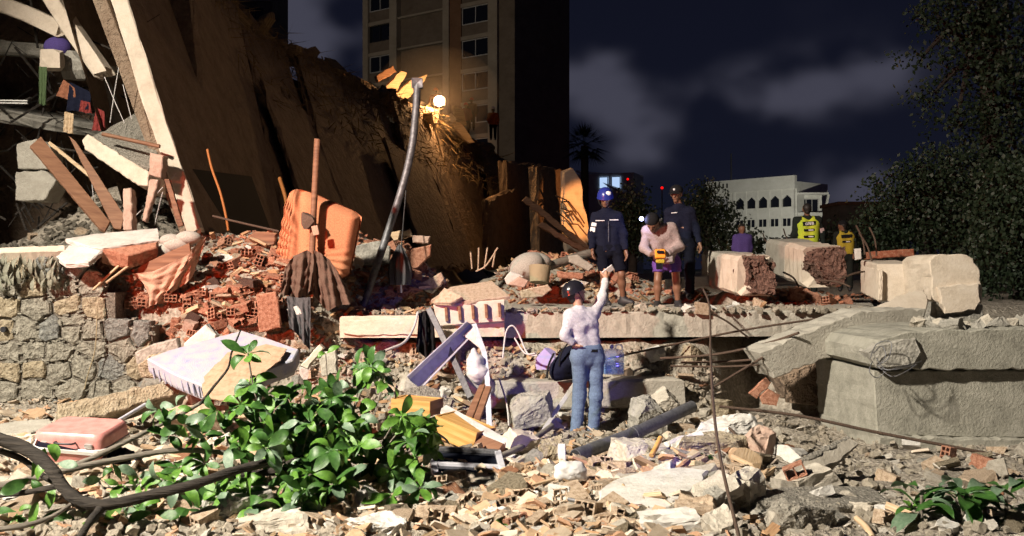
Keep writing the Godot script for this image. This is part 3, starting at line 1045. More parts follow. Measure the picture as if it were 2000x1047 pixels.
func build_collapsed_building():
	var c = thing("collapsed_building", "long leaning wall of the collapsed building with diagonal cracks", "building", "", Vector3(-4.7, 1.9, -15))
	var right := Vector3(1, 0.2, 0.15)
	var off := [0.0, -0.10, 0.03, -0.12, 0.0, -0.12, 0.0]
	var cb := [15.0, 20.4, 24.0, 28.0, 33.5, 40.0, 46.0, 51.0]
	var ct := [15.0, 25.0, 28.2, 32.0, 36.5, 41.5, 46.5, 51.0]
	for i in 7:
		var gap: float = 0.12 + 0.012 * cb[i]
		var o := Vector3(off[i], 0, off[i] * 0.3)
		var pts := []
		for h in [0.0, 0.25, 0.5, 0.75, 1.0]:
			pts.append(face_pt(cb[i] + (gap if i > 0 else 0.0), ct[i] + (gap if i > 0 else 0.0), h) + o)
		for h in [1.0, 0.75, 0.5, 0.25, 0.0]:
			pts.append(face_pt(cb[i + 1], ct[i + 1], h) + o)
		if i == 0:
			pts[4] += Vector3(-0.2, 0, 0.2)
		plate("wall_panel", M.brown_wall, pts, 0.2, 0.34 if i > 0 else 0.03, c, "", "", "", {"face": right, "sd": 40 + i, "sub": 0.5})
	# dark core behind the panels, so the cracks look into the depth of the wreck
	var pts := []
	for d in [15.6, 20, 25, 30, 36, 43, 50]:
		pts.append(face_pt(d, d, 0.0))
	for d in [50, 43, 36, 30, 25, 20, 15.6]:
		pts.append(face_pt(d, d, 0.9))
	var core := new_st()
	for i in 6:
		quad(core, pts[i] + Vector3(-1.1, 0, 0) - c.position, pts[i + 1] + Vector3(-1.1, 0, 0) - c.position, pts[12 - i] + Vector3(-0.9, 0, 0) - c.position, pts[13 - i] + Vector3(-0.9, 0, 0) - c.position)
	part("inner_wall", done(core), M.brown_wall, c)
	# pale edge of the big slab, nearest to the viewer
	bar("slab_edge", M.cream, [P(384, 458, 14.86), P(352, 362, 14.9), P(300, 212, 15.0), P(222, -40, 15.15)], rect(0.24, 0.34, 0.02), c, "", "", "", {"up": Vector3(0.3, 0, 1), "cap": 0.05, "jit": 0.008, "seg": 0.25})
	# outer skins of the wall that slid down and lie proud of it, ending in diagonal lines
	for q in [[22.0, 25.2, 0.05, 0.62, 3, 0.22], [31.5, 37.0, 0.0, 0.60, 5, 0.3]]:
		var o := Vector3(q[5], 0.05, q[5] * 0.25)
		plate("slid_panel", M.brown_wall, [face_pt(q[0], q[0], q[2]) + o, face_pt(q[1], q[1], q[2]) + o, face_pt(q[1] + 1.2, q[1] + 1.2, q[3]) + o * 0.7, face_pt(q[0] + 1.6, q[0] + 1.6, q[3] + 0.06) + o * 0.7], 0.1, 0.3, c, "", "", "", {"sd": q[4], "sub": 0.4, "face": right})
	# black plate at the wall's foot, the doorway's shade put into its colour
	plate("doorway_shade", M.opening_shade, [face_pt(15.6, 15.6, 0.02) + Vector3(0.06, 0, 0), face_pt(19.6, 19.6, 0.02) + Vector3(0.06, 0, 0), face_pt(19.6, 19.6, 0.27) + Vector3(0.06, 0, 0), face_pt(15.6, 15.6, 0.25) + Vector3(0.06, 0, 0)], 0.05, 0.0, c, "", "", "", {"face": right})
	# the torn end: back wall, remains of floors
	plate("back_wall", M.brown_wall, [P(-160, 560, 20.5), P(420, 560, 18.5), P(350, -200, 18.5), P(-160, -260, 20.5)], 0.2, 0.1, c, "", "", "", {"sd": 9, "sub": 0.5})
	plate("side_wall", M.brown_wall, [Vector3(-10.2, 1.5, -13.4), Vector3(-10.4, 1.5, -21), Vector3(-10.4, 10.5, -21), Vector3(-10.2, 10.5, -13.4)], 0.25, 0.05, c, "", "", "", {"sub": 0.5})
	plate("floor_slab", M.conc_grey, [Vector3(-10.4, 8.4, -13.0), Vector3(-6.9, 8.1, -15.4), Vector3(-7.0, 8.2, -20), Vector3(-10.4, 8.6, -20)], 0.3, 0.12, c, "", "", "", {"face": Vector3(0, 1, 0), "sub": 0.3})
	plate("floor_slab", M.conc_grey, [P(-60, 205, 16.4), P(110, 225, 16.8), P(235, 255, 17.6), P(235, 240, 19.8), P(-60, 190, 19.8)], 0.22, 0.1, c, "", "", "", {"face": Vector3(0, 1, 0), "sub": 0.3})
	# fallen beams of the torn end
	bar("beam", M.cream, [P(-40, -8, 16.6), P(60, 30, 16.4), P(126, 62, 16.2)], rect(0.30, 0.26, 0.02), c, "", "", "", {"cap": 0.06, "jit": 0.008, "seg": 0.3})
	bar("beam", M.cream, [P(80, -40, 16.0), P(140, 55, 15.9), P(204, 146, 15.7)], rect(0.24, 0.24, 0.02), c, "", "", "", {"cap": 0.06, "jit": 0.008, "seg": 0.3})
	bar("beam", M.conc_grey, [P(195, 150, 16.6), P(228, 250, 16.4)], rect(0.22, 0.22, 0.03), c, "", "", "", {"cap": 0.08, "jit": 0.02, "seg": 0.2})
	bar("beam", M.conc_grey, [P(-30, 92, 17.4), P(90, 100, 17.2)], rect(0.25, 0.24, 0.03), c, "", "", "", {"cap": 0.08, "jit": 0.02, "seg": 0.25})
	bar("beam", M.conc_grey, [P(205, 140, 16.2), P(268, 148, 16.6)], rect(0.14, 0.16, 0.02), c, "", "", "", {"cap": 0.08, "jit": 0.02, "seg": 0.2})
	# fringe of torn reed ceiling and rods along the ridge
	var r := RandomNumberGenerator.new()
	r.seed = 21
	var st := new_st()
	for i in 2600:
		var d := 22.0 + r.randf() * 29.0
		var p := along(RIDGE, d) + Vector3(r.randf_range(-0.5, 0.35), r.randf_range(-0.75, 0.12), 0)
		if r.randf() < 0.35:
			p = face_pt(d, d, 1.0 - r.randf() * 0.4) + Vector3(0.15, 0, 0)
		var dir := Vector3(r.randf_range(-0.3, 0.9), r.randf_range(-1.0, 0.25), r.randf_range(-0.6, 0.6)).normalized()
		var l := r.randf_range(0.2, 0.9)
		var s := dir.cross(Vector3(0.2, 0.4, 1)).normalized() * r.randf_range(0.006, 0.022) * d / 30.0
		var u := dir.cross(s).normalized() * s.length()
		var e := p + dir * l
		tri(st, p + s - c.position, p - s - c.position, e - c.position)
		tri(st, p + u - c.position, p - u - c.position, e - c.position)
	var fr = part("ridge_fringe", done(st), M.thatch, c)
	fr.set_meta("kind", "stuff")
	# tangle of splintered laths and rods in the torn end
	var lt := new_st()
	for i in 110:
		var a := P(r.randf_range(-30, 250), r.randf_range(60, 450), r.randf_range(16.2, 18.2))
		var dir := Vector3(r.randf_range(-1, 1), r.randf_range(-1.0, 0.5), r.randf_range(-0.5, 0.3)).normalized()
		var l := r.randf_range(0.25, 1.1)
		var w := r.randf_range(0.005, 0.022)
		lt.append_from(box_on(Vector3.ZERO, Vector3(1, 0, 0), Vector3(0, 0, 1), [-w, w, 0, l, -w * 0.4, w * 0.4]), 0, Transform3D(Basis(Quaternion(Vector3.UP, dir)), a - c.position))
	var lm = part("lath_tangle", lt.commit(), M.bark, c)
	lm.set_meta("kind", "stuff")
	# rough rubble along the ridge
	for i in 70:
		var d := 21.0 + r.randf() * 30.0
		var p := along(RIDGE, d) + Vector3(r.randf_range(-0.6, 0.1), r.randf_range(-0.3, 0.1), 0)
		part("ridge_rubble", chunk(600 + i % 9, Vector3(0.9, 0.35, 0.6) * r.randf_range(0.4, 1.2), 5, 0.03), M.thatch if i % 3 else M.brown_wall, c, p - c.position, Basis.from_euler(Vector3(r.randf() * 3, r.randf() * 6, r.randf() * 3)))
	# far end of the wreck: dark heap of broken floors, and the lit plaster wall
	var g = thing("broken_wall_end", "dark broken end of the wreck beside the brightly lit wall strip", "ruin", "", Vector3(2.0, 1.3, -46))
	for q in [[[[990, 315], [1062, 322], [1085, 500], [1000, 500]], 44.0, M.brown_wall], [[[1050, 325], [1108, 335], [1112, 500], [1055, 500]], 41.5, M.brown_wall], [[[960, 390], [1010, 370], [1030, 500], [960, 500]], 40.5, M.brown_wall]]:
		var pp := []
		for p in q[0]:
			pp.append(P(p[0], p[1], q[1] + (p[0] - q[0][0][0]) * 0.09))
		plate("wall_piece", q[2], pp, 0.4, 0.25, g, "", "", "", {"sd": int(q[1]), "sub": 0.5})
	for q in [[[[1020, 392], [1028, 384], [1155, 484], [1150, 492]], 38.0], [[[1050, 440], [1058, 434], [1175, 502], [1162, 508]], 36.0]]:
		var pp := []
		for p in q[0]:
			pp.append(P(p[0], p[1], q[1]))
		plate("fallen_beam", M.wood_brown, pp, 0.3, 0.08, g)
	var lit = plate("lit_wall", M.cream, [P(1100, 336, 40), P(1122, 330, 40), P(1137, 350, 40.2), P(1136, 385, 40.4), P(1146, 420, 40.6), P(1152, 500, 40.8), P(1112, 500, 40.2), P(1103, 420, 40)], 0.3, 0.16, null, "bright cream broken wall strip standing at the wreck's far end", "wall")
	# branches and rods in front of the lit strip
	for i in 9:
		var a := P(1085 + r.randf() * 30, 380 + r.randf() * 60, 38.5)
		var b := P(1120 + r.randf() * 30, 400 + r.randf() * 90, 38.9)
		bar("rod", M.rust, [a, a.lerp(b, 0.5) + Vector3(0, 0.2, 0), b], circ(0.03, 5), g)
	# work lamp on top of the wreck
	var lp := P(858, 197, 41.2)
	var t = thing("work_lamp", "glaring work lamp burning on top of the collapsed building", "lamp", "", lp - Vector3(0, 0.5, 0))
	bar("stand", M.steel_dark, [lp - Vector3(0, 0.9, 0.05), lp - Vector3(0, 0.12, 0.05)], circ(0.025, 6), t)
	part("reflector", boxm(Vector3(0.5, 0.36, 0.1), 0.02), M.steel_dark, t, Vector3(0, 0.5, -0.2))
	part("bulb", ball(0.22, 12), glow(Color(1.0, 0.88, 0.68), 30.0), t, Vector3(0, 0.5, 0))
	omni(t, Vector3(0, 0.5, 0.0), 34.0, Color(1.0, 0.76, 0.50), 0.2)
	# lamp that lights the wall strip, standing low behind the broken column
	spot_lamp("ground_lamp", "low work lamp on the ground behind the broken columns", P(1412, 520, 27.0), P(1134, 412, 40.4), 460.0, Color(1.0, 0.66, 0.38), 5.6, 0.1, 1.25)
	# haze of dust added round the lamp to give it a glare
	env.volumetric_fog_enabled = true
	env.volumetric_fog_density = 0.0
	var fv := FogVolume.new()
	fv.name = "lamp_glare_haze"
	fv.shape = RenderingServer.FOG_VOLUME_SHAPE_ELLIPSOID
	fv.size = Vector3(5.2, 3.8, 4.0)
	fv.position = lp + Vector3(-0.1, 0.35, 0)
	var fm := FogMaterial.new()
	fm.density = 0.011
	fm.albedo = Color(0.85, 0.8, 0.75)
	fv.material = fm
	add_child(fv)
	fv.set_meta("kind", "stuff")
	fv.set_meta("label", "thin dust haze added round the work lamp to give its glare")
	# timbers and boards round the lamp
	var k := 0
	for q in [[[[745, 178], [783, 138], [795, 142], [768, 190]], M.wood_pale], [[[762, 195], [800, 158], [835, 145], [830, 158], [785, 205]], M.wood_pale], [[[665, 140], [728, 168], [724, 178], [672, 152]], M.wood_brown], [[[822, 196], [846, 208], [832, 222], [818, 206]], M.cream], [[[858, 242], [882, 222], [893, 232], [872, 252]], M.cream], [[[880, 232], [900, 240], [928, 278], [918, 280], [884, 250]], M.wood_pale], [[[888, 205], [905, 215], [912, 245], [890, 232]], M.thatch], [[[740, 160], [775, 140], [768, 128], [735, 148]], M.wood_brown], [[[700, 150], [740, 178], [800, 200], [860, 215], [855, 240], [790, 232], [720, 200]], M.brown_wall]]:
		var pp := []
		var d: float = 43.0 if k < 8 else 41.5
		for p in q[0]:
			pp.append(P(p[0], p[1], d + (858 - p[0]) * -0.012))
		plate("roof_timber" if k < 8 else "roof_slab", q[1], pp, 0.25, 0.06 if k < 8 else 0.2, null, ["short timber block leaning up left of the work lamp", "split pale board end beside the bent post's tip", "long brown timber lying down the ridge slope", "small cream shard just left of the work lamp", "cream board corner lit below the work lamp", "broken pale panel hanging below the work lamp", "torn thatch flap beside the work lamp", "dark board lying behind the short timber block", "tilted roof slab under the work lamp"][k], "timber" if k < 8 else "slab", "", {"sd": 70 + k})
		k += 1

# ------------------------------------------------------------------ stone retaining wall
func stone_mesh(poly: PackedVector2Array, depth: float, sd: int) -> ArrayMesh:
	var r := RandomNumberGenerator.new()
	r.seed = sd
	var c := Vector2.ZERO
	for p in poly:
		c += p
	c /= poly.size()
	var fine := PackedVector2Array()
	for i in poly.size():
		var a := poly[i]
		var b := poly[(i + 1) % poly.size()]
		var k := clampi(int(a.distance_to(b) / 0.06), 1, 6)
		for j in k:
			var q := a.lerp(b, float(j) / k)
			q += Vector2(r.randf_range(-1, 1), r.randf_range(-1, 1)) * 0.009
			fine.append(q.lerp(c, 0.016 / maxf(0.03, q.distance_to(c)) + 0.012))
	var rings := []
	for l in [[0.0, -0.12], [0.0, depth * 0.55], [0.10, depth], [0.5, depth * 1.12]]:
		var ring := PackedVector3Array()
		for q in fine:
			var w: Vector2 = q.lerp(c, l[0])
			ring.append(Vector3(w.x, w.y, l[1] + (r.randf_range(-1, 1) * 0.012 if l[1] > 0 else 0.0)))
		rings.append(ring)
	var st := new_st()
	var n := fine.size()
	for k in 3:
		for i in n:
			var j := (i + 1) % n
			quad(st, rings[k][j], rings[k][i], rings[k + 1][i], rings[k + 1][j])
	var top := Vector3(c.x, c.y, depth * 1.1 + r.randf_range(-0.015, 0.015))
	for i in n:
		tri(st, rings[3][(i + 1) % n], rings[3][i], top)
	return done(st)

func build_stone_wall():
	var z := -12.05
	var o := Vector3(-5.6, 0.1, z)
	var w = thing("stone_wall", "rough stone retaining wall below the collapsed terrace", "wall", "", o)
	part("mortar_core", box_on(Vector3.ZERO, Vector3(1, 0, 0), Vector3(0, 0, 1), [-2.3, 0.3, -0.3, 1.86, -0.4, 0.01]), M.mortar, w)
	part("mortar_core", box_on(Vector3.ZERO, Vector3(1, 0, 0), Vector3(0, 0, 1), [0.302, 0.8, -0.3, 1.5, -0.4, 0.01]), M.mortar, w)
	part("mortar_core", box_on(Vector3.ZERO, Vector3(1, 0, 0), Vector3(0, 0, 1), [0.802, 1.25, -0.3, 1.1, -0.4, 0.01]), M.mortar, w)
	var r := RandomNumberGenerator.new()
	r.seed = 5
	var seeds := []
	var y := -0.1
	while y < 1.95:
		var rowh := r.randf_range(0.19, 0.33)
		var x := -2.3
		while x < 1.25:
			var ww := r.randf_range(0.16, 0.46)
			seeds.append(Vector2(x + ww / 2, y + rowh / 2 + r.randf_range(-0.05, 0.05)))
			if ww < 0.21:
				seeds.append(Vector2(x + ww / 2, y + rowh / 2 + 0.11))
			x += ww
		y += rowh
	var joints := []
	for i in seeds.size():
		var s: Vector2 = seeds[i]
		var lim := 1.86 - 0.75 * smoothstep(0.2, 1.15, s.x)
		var poly := PackedVector2Array([Vector2(-2.3, -0.2), Vector2(1.25, -0.2), Vector2(1.25, 1.95), Vector2(-2.3, 1.95)])
		for j in seeds.size():
			if j == i or s.distance_to(seeds[j]) > 0.9:
				continue
			var mid: Vector2 = (s + seeds[j]) / 2
			var n: Vector2 = (seeds[j] - s).normalized()
			var out := PackedVector2Array()
			for k in poly.size():
				var a := poly[k]
				var b := poly[(k + 1) % poly.size()]
				var da := (a - mid).dot(n)
				var db := (b - mid).dot(n)
				if da <= 0:
					out.append(a)
				if da * db < 0:
					out.append(a.lerp(b, da / (da - db)))
			poly = out
			if poly.size() < 3:
				break
		if poly.size() < 3 or s.y > lim:
			continue
		for k in poly.size():
			joints.append([poly[k], poly[(k + 1) % poly.size()]])
		part("stone", stone_mesh(poly, r.randf_range(0.025, 0.065), i), M[["stone_a", "stone_b", "stone_c", "stone_a"][r.randi() % 4]], w)
	var ch := new_st()
	for i in 420:
		var e: Array = joints[r.randi() % joints.size()]
		var q: Vector2 = e[0].lerp(e[1], r.randf())
		var s := Vector3(r.randf_range(0.03, 0.09), r.randf_range(0.012, 0.03), 0.05)
		var b := Basis.from_euler(Vector3(r.randf_range(-0.3, 0.3), r.randf_range(-0.3, 0.3), r.randf_range(-0.25, 0.25)))
		ch.append_from(chunk(900 + i % 12, s, 3), 0, Transform3D(b, Vector3(q.x, q.y, 0.02)))
	var cm = part("chinking", ch.commit(), M.stone_a, w)
	cm.set_meta("kind", "stuff")
	bar("drain_pipe", M.dark_plastic, [o + Vector3(-0.52, 1.06, -0.1), o + Vector3(-0.52, 1.06, 0.09)], circ(0.035, 12), w)

# ------------------------------------------------------------------ slabs and big concrete
func px(list: Array, d: float, dx := 0.0) -> Array:
	var a := []
	for p in list:
		a.append(P(p[0], p[1], p[2] if p.size() > 2 else d + (p[0] - list[0][0]) * dx))
	return a

func on_y(x: float, y: float, d: float) -> Vector3:
	return Vector3((x - 1000.0) / FOC * d, y, -d)

func build_slabs():
	var up := {"face": Vector3.UP, "sub": 0.06}
	var s = thing("floor_slab", "long grey floor slab the three rescuers stand on", "slab", "", Vector3(2, 1.0, -14))
	plate("slab", M.slab_face, [on_y(985, 1.33, 12.8), on_y(1250, 1.335, 12.78), on_y(1500, 1.35, 12.85), on_y(1715, 1.36, 12.9), on_y(1700, 1.36, 15.8), on_y(1000, 1.33, 15.8)], 0.33, 0.022, s, "", "", "", up)
	s = thing("left_floor_slab", "pale cream floor slab end below the bent steel post", "slab", "", Vector3(-1.2, 1.0, -13))
	s.name = numbered("broken_floor_slab")
	plate("slab", M.cream, [on_y(663, 1.29, 12.5), on_y(760, 1.30, 12.48), on_y(850, 1.30, 12.5), on_y(985, 1.30, 12.6), on_y(985, 1.30, 14.6), on_y(700, 1.29, 14.6)], 0.27, 0.015, s, "", "", "", up)
	plate("plaster_face", M.cream, px([[668, 628], [760, 622], [842, 622], [842, 652], [700, 655], [670, 650]], 12.46), 0.03, 0.015, s)
	var lb = bar("lower_beam", M.slab_face, [P(948, 768, 12.15), P(1130, 768, 12.2), P(1320, 762, 12.3)], rect(0.42, 0.33, 0.02), null, "fallen grey beam lying behind the white-shirted man's legs", "beam", "", {"cap": 0.07, "jit": 0.012, "seg": 0.16})
	plate("tilted_slab", M.slab_face, px([[1484, 690, 11.3], [1560, 655, 11.4], [1680, 608, 11.6], [1745, 604, 11.7], [1812, 604, 11.8], [1800, 628, 11.8], [1740, 652, 11.7], [1640, 690, 11.55], [1512, 738, 11.35]], 11.5), 0.4, 0.03, null, "long concrete slab tilted down toward the dark cavity", "slab")
	plate("cracked_infill", M.brown_wall, px([[1518, 735], [1700, 668], [1715, 720], [1700, 770], [1600, 790], [1545, 785]], 12.3), 0.6, 0.08, null, "cracked brown masonry hanging under the tilted slab", "masonry")
	plate("top_slab_shard", M.cream, px([[1695, 605, 11.9], [1770, 572, 12.3], [1805, 560, 12.4], [1812, 585, 12.2], [1808, 603, 11.95]], 12.0), 0.5, 0.03, null, "cream broken wedge lying between two square blocks", "concrete wedge")
	s = thing("foundation_block", "massive grey concrete foundation block at the picture's right edge", "block", "", Vector3(5, 0, -10.8))
	plate("cap_beam", M.block_face, px([[1702, 682], [1716, 664], [1760, 652], [1830, 645], [2090, 640], [2090, 722], [1830, 722], [1730, 722], [1706, 712]], 10.25, 0.0004), 1.9, 0.03, s)
	plate("block", M.block_face, px([[1706, 724], [2090, 724], [2090, 858], [1712, 850]], 10.42, 0.0003), 1.7, 0.012, s)
	plate("footing", M.block_face, px([[1716, 853], [2090, 861], [2090, 925], [1760, 912], [1722, 890]], 10.3, 0.0003), 1.7, 0.03, s)
	plate("broken_end", M.conc_grey, px([[1696, 690], [1712, 672], [1790, 662], [1800, 690], [1785, 712], [1712, 716]], 10.22), 0.3, 0.05, s)
	# broken columns with an orange band
	column("broken_column", P(1404, 524, 15.8), P(1478, 540, 13.95), 0.56, "broken square concrete column with red core, nearest the men", 1)
	column("broken_column", P(1530, 500, 17.6), P(1612, 522, 15.0), 0.62, "broken square concrete column in front of the vest wearers", 2)
	s = thing("square_block", "cream square concrete block with rusty bars behind it", "block", "", P(1740, 590, 13.5))
	bar("block", M.cream, [P(1716, 540, 15.2), P(1752, 552, 13.4)], rect(0.52, 0.50, 0.02), s, "", "", "", {"cap": 0.0, "jit": 0.0})
	plate("side_face", M.cream, [P(1683, 520, 14.6), P(1716, 527, 13.35), P(1716, 586, 13.35), P(1690, 575, 14.2)], 0.05, 0.02, s)
	s = thing("rounded_block", "cream concrete block with a rounded top near the dark trees", "block", "", P(1870, 620, 12.9))
	plate("block", M.cream, px([[1816, 508], [1826, 499], [1880, 496], [1900, 505], [1914, 528], [1919, 592], [1840, 592], [1822, 585]], 12.5), 0.9, 0.025, s)
	plate("face_piece", M.cream, px([[1832, 560], [1912, 552], [1917, 588], [1905, 606], [1845, 612]], 12.44), 0.3, 0.03, s)
	plate("foot_piece", M.conc_grey, px([[1824, 590], [1921, 596], [1926, 626], [1830, 630]], 12.52), 0.9, 0.04, s)

func column(n: String, a: Vector3, b: Vector3, w: float, label: String, sd: int):
	var t = thing(n, label, "column", "broken square columns", Vector3(a.x, minf(a.y, b.y) - w / 2, a.z))
	var pr := rect(w, w, w * 0.1)
	bar("shaft", M.slab_face, [a, a.lerp(b, 0.52)], pr, t, "", "", "", {"cap": 0.06, "jit": 0.01, "seg": 0.3, "sd": sd})
	bar("shaft_end", M.cream, [a.lerp(b, 0.521), a.lerp(b, 0.97)], pr, t, "", "", "", {"cap": 0.09, "jit": 0.014, "seg": 0.15, "sd": sd + 8})
	part("broken_core", chunk(300 + sd, Vector3(w * 0.92, w * 0.88, 0.34), 7, 0.07, 3), M.red_dirt, t, b - (b - a).normalized() * 0.12 - t.position, Basis(Vector3.UP, -0.12))
	for i in 4:
		var o := Vector3(0.16 * (1 if i % 2 else -1), 0.15 * (1 if i < 2 else -1), 0)
		var p: Vector3 = a + o
		var q := p - (b - a).normalized() * 0.3 + Vector3(0.05 * i - 0.1, 0.12 + 0.08 * (i % 2), 0)
		bar("rebar", M.rust, [p + (b - a).normalized() * 0.1, p, q, q + Vector3(-0.05, 0.12, 0.05)], circ(0.012, 6), t)

# ------------------------------------------------------------------ left
func drape(n: String, m: Material, top: Array, bot: Array, amp: float, folds: float, parent, label := "", cat := "", group := "", opt := {}):
	var c: Vector3 = bot[0]
	var nu := 44
	var nv := 22
	var get_pt := func(tab, u):
		var s: float = u * (tab.size() - 1)
		var k := mini(int(s), tab.size() - 2)
		return tab[k].lerp(tab[k + 1], s - k)
	var nd: Vector3 = opt.get("n", Vector3(0.1, 0.0, 1.0))
	var ph: float = opt.get("ph", 0.0)
	var grow: float = opt.get("grow", 1.0)
	var mesh := gridm(nu, nv, func(u, v):
		var p: Vector3 = get_pt.call(top, u).lerp(get_pt.call(bot, u), v) - c
		var f := sin(u * folds * TAU + ph + sin(v * 2.2 + u * 5.0) * 0.8) * 0.7 + sin(u * folds * 2.3 * TAU + 1.3 + v) * 0.3
		return p + nd * amp * f * (0.25 + grow * v) + nd * nz.get_noise_2d(u * 3.0 + ph, v * 4.0) * amp * 0.8 + Vector3(0, sin(u * PI * 3.0 + ph) * amp * 0.35 * v, 0))
	return put(n, m, mesh, c, parent, label, cat, group)

func rod(label: String, cat: String, m: Material, pts: Array, r: float, n := "", group := ""):
	var pp := []
	for p in pts:
		pp.append(P(p[0], p[1], p[2]))
	return bar(n if n else "rebar", m, curve(pp, 4), circ(r, 7), null, label, cat, group, {"smooth": true})

func curve(pp: Array, k: int) -> Array:
	if pp.size() < 3:
		return pp
	var out := []
	for i in pp.size() - 1:
		var a: Vector3 = pp[maxi(i - 1, 0)]
		var b: Vector3 = pp[i]
		var c: Vector3 = pp[i + 1]
		var d: Vector3 = pp[mini(i + 2, pp.size() - 1)]
		for j in k:
			out.append(b.cubic_interpolate(c, a, d, float(j) / k))
	out.append(pp[-1])
	return out

func board(n: String, m: Material, list: Array, d, thick: float, label: String, cat: String, rough := 0.012, group := ""):
	var pts := px(list, d) if not d is Array else px(list, d[0], d[1])
	return plate(n, m, pts, thick, rough, null, label, cat, group, {"sd": int(list[0][0] + list[0][1])})

func build_left_things():
	# torn end of the building
	board("broken_floor_piece", M.cream, [[158, 272, 14.7], [172, 263, 14.75], [290, 336, 14.5], [288, 362, 14.45], [270, 362, 14.5], [166, 292, 14.7]], 0, 0.7, "thick cream floor piece with a rough grey top hanging beside the pale slab edge", "concrete piece", 0.02)
	plate("rough_slab_top", M.conc_rough, px([[172, 264, 14.8], [215, 250, 15.3], [262, 222, 15.8], [296, 210, 16.0], [304, 262, 15.4], [308, 318, 14.7], [288, 336, 14.55]], 0), 0.15, 0.06, null, "rough grey concrete top of the hanging floor piece", "concrete piece", "", {"face": Vector3(0, 1, 0.5)})
	board("brown_door_leaf", M.wood_brown, [[58, 283, 14.6], [80, 268, 14.8], [215, 430, 14.2], [205, 452, 14.1], [196, 448, 14.1]], 0, 0.05, "long reddish brown door leaf leaning in the torn building end", "door leaf", 0.004)
	board("brown_plank", M.wood_brown, [[134, 264, 14.7], [148, 276, 14.7], [243, 420, 14.3], [236, 448, 14.2], [222, 446, 14.2]], 0, 0.05, "narrow brown plank leaning beside the brown door leaf", "plank", 0.006)
	board("wood_strip", M.wood_pale, [[92, 280, 14.9], [96, 276, 14.9], [190, 352, 14.7], [192, 362, 14.7]], 0, 0.04, "pale splintered wood strip between the door leaf and plank", "wood strip", 0.01)
	board("pink_post", M.salmon, [[240, 368, 14.2], [256, 366, 14.2], [258, 448, 14.0], [240, 450, 14.0]], 0, 0.18, "short upright pink post under the hanging floor piece", "post", 0.02)
	board("pink_block", M.salmon, [[292, 298, 14.3], [320, 304, 14.3], [314, 348, 14.3], [290, 342, 14.3]], 0, 0.2, "pink block wedged against the pale slab edge", "block", 0.02)
	board("pink_stick", M.salmon, [[292, 350, 14.2], [310, 352, 14.2], [284, 432, 14.1], [278, 430, 14.1]], 0, 0.1, "slanting pink splinter below the wedged pink block", "splinter", 0.02)
	board("brown_brace", M.wood_brown, [[320, 350, 14.2], [330, 350, 14.2], [358, 440, 14.2], [348, 444, 14.2]], 0, 0.05, "brown brace running down beside the pale slab edge", "brace")
	for q in [[[[32, 282], [70, 272], [100, 285], [92, 330], [34, 330]], "beige block with a sloping top at the torn end's edge"], [[[30, 336], [88, 334], [110, 352], [86, 392], [30, 392]], "lower beige block under the sloping-topped block"]]:
		board("beige_block", M.slab_face, q[0], 15.6, 0.5, q[1], "block", 0.03)
	rod("thin brown stick lying on the hanging floor piece", "stick", M.wood_brown, [[200, 262, 14.6], [312, 286, 14.5]], 0.03, "stick")
	# hanging clothes and bags in the wreck
	for q in [[[[76, 130], [92, 131]], [[77, 204], [90, 206]], M.green_cloth, "green towel hanging in the wreck's torn end"], [[[124, 155], [146, 172]], [[110, 188], [150, 198]], M.pattern_cloth, "orange patterned cloth hanging beside the green towel"], [[[136, 160], [178, 180]], [[130, 218], [176, 214]], M.navy, "dark blue garment hanging below the patterned cloth"], [[[158, 196], [176, 200]], [[155, 218], [180, 222]], M.red_cloth, "small red cloth hanging below the dark blue garment"], [[[188, 210], [204, 218]], [[180, 256], [206, 254]], M.red_cloth, "red and white cloth hanging under the middle beam"], [[[126, 218], [144, 222]], [[124, 258], [143, 262]], M.wood_pale, "pale board dangling below the hanging garments"]]:
		drape("hanging_cloth", q[2], px(q[0], 15.7), px(q[1], 15.75), 0.018, 1.4, null, q[3], "cloth")
	one("violet_bag", ball(0.2, 16, Vector3(1.1, 0.85, 0.7)), M.violet_cloth, "violet stuffed bag lodged under the crossing beams", "bag", "", P(112, 92, 16.2))
	one("cream_bundle", chunk(410, Vector3(0.36, 0.3, 0.3), 8, 0.02), M.cream, "cream rounded bundle lodged below the violet bag", "bundle", "", P(104, 118, 16.0))
	one("grey_bundle", chunk(411, Vector3(0.4, 0.45, 0.3), 9, 0.02), M.conc_grey, "grey rounded lump lodged right of the violet bag", "lump", "", P(150, 128, 16.3))
	for k in 2:
		rod(["upper of two white rails poking out at the left edge", "lower of two white rails poking out at the left edge"][k], "rail", M.white_trim, [[-20, 196 + k * 5, 16.0], [54, 197 + k * 5, 15.8]], 0.012, "white_rail", "white rails")
	# wires hanging in the torn end
	var wn := -1
	for q in [[[232, 132], [222, 190], [215, 240]], [[204, 150], [225, 200], [243, 240]], [[240, 165], [250, 205], [257, 232]], [[180, 360], [184, 400], [190, 445]], [[318, 375], [310, 405], [302, 440]], [[345, 338], [300, 385], [240, 448]]]:
		wn += 1
		var pp := []
		for p in q:
			pp.append([p[0], p[1], 14.6])
		rod("%s thin pale wire dangling in the torn building end" % ["topmost crossing", "second crossing", "short upper", "lowest upright", "right upright", "long slanting"][wn], "wire", M.wire_pale, pp, 0.006, "dangling_wire", "wires in the torn end")
	# floor edge over the stone wall, with broken panels
	board("floor_edge", M.cream, [[-40, 484, 12.2], [60, 481, 12.2], [126, 478, 12.2], [126, 489, 12.1], [60, 491, 12.1], [-40, 494, 12.1]], 0, 0.9, "thin cream floor edge along the stone wall top", "slab", 0.02)
	board("white_board", M.plaster, [[128, 468, 12.3], [190, 458, 12.6], [308, 443, 13.0], [312, 470, 12.5], [200, 484, 12.0], [180, 480, 12.0]], 0, 0.06, "long white board lying over the stone wall top", "board", 0.02)
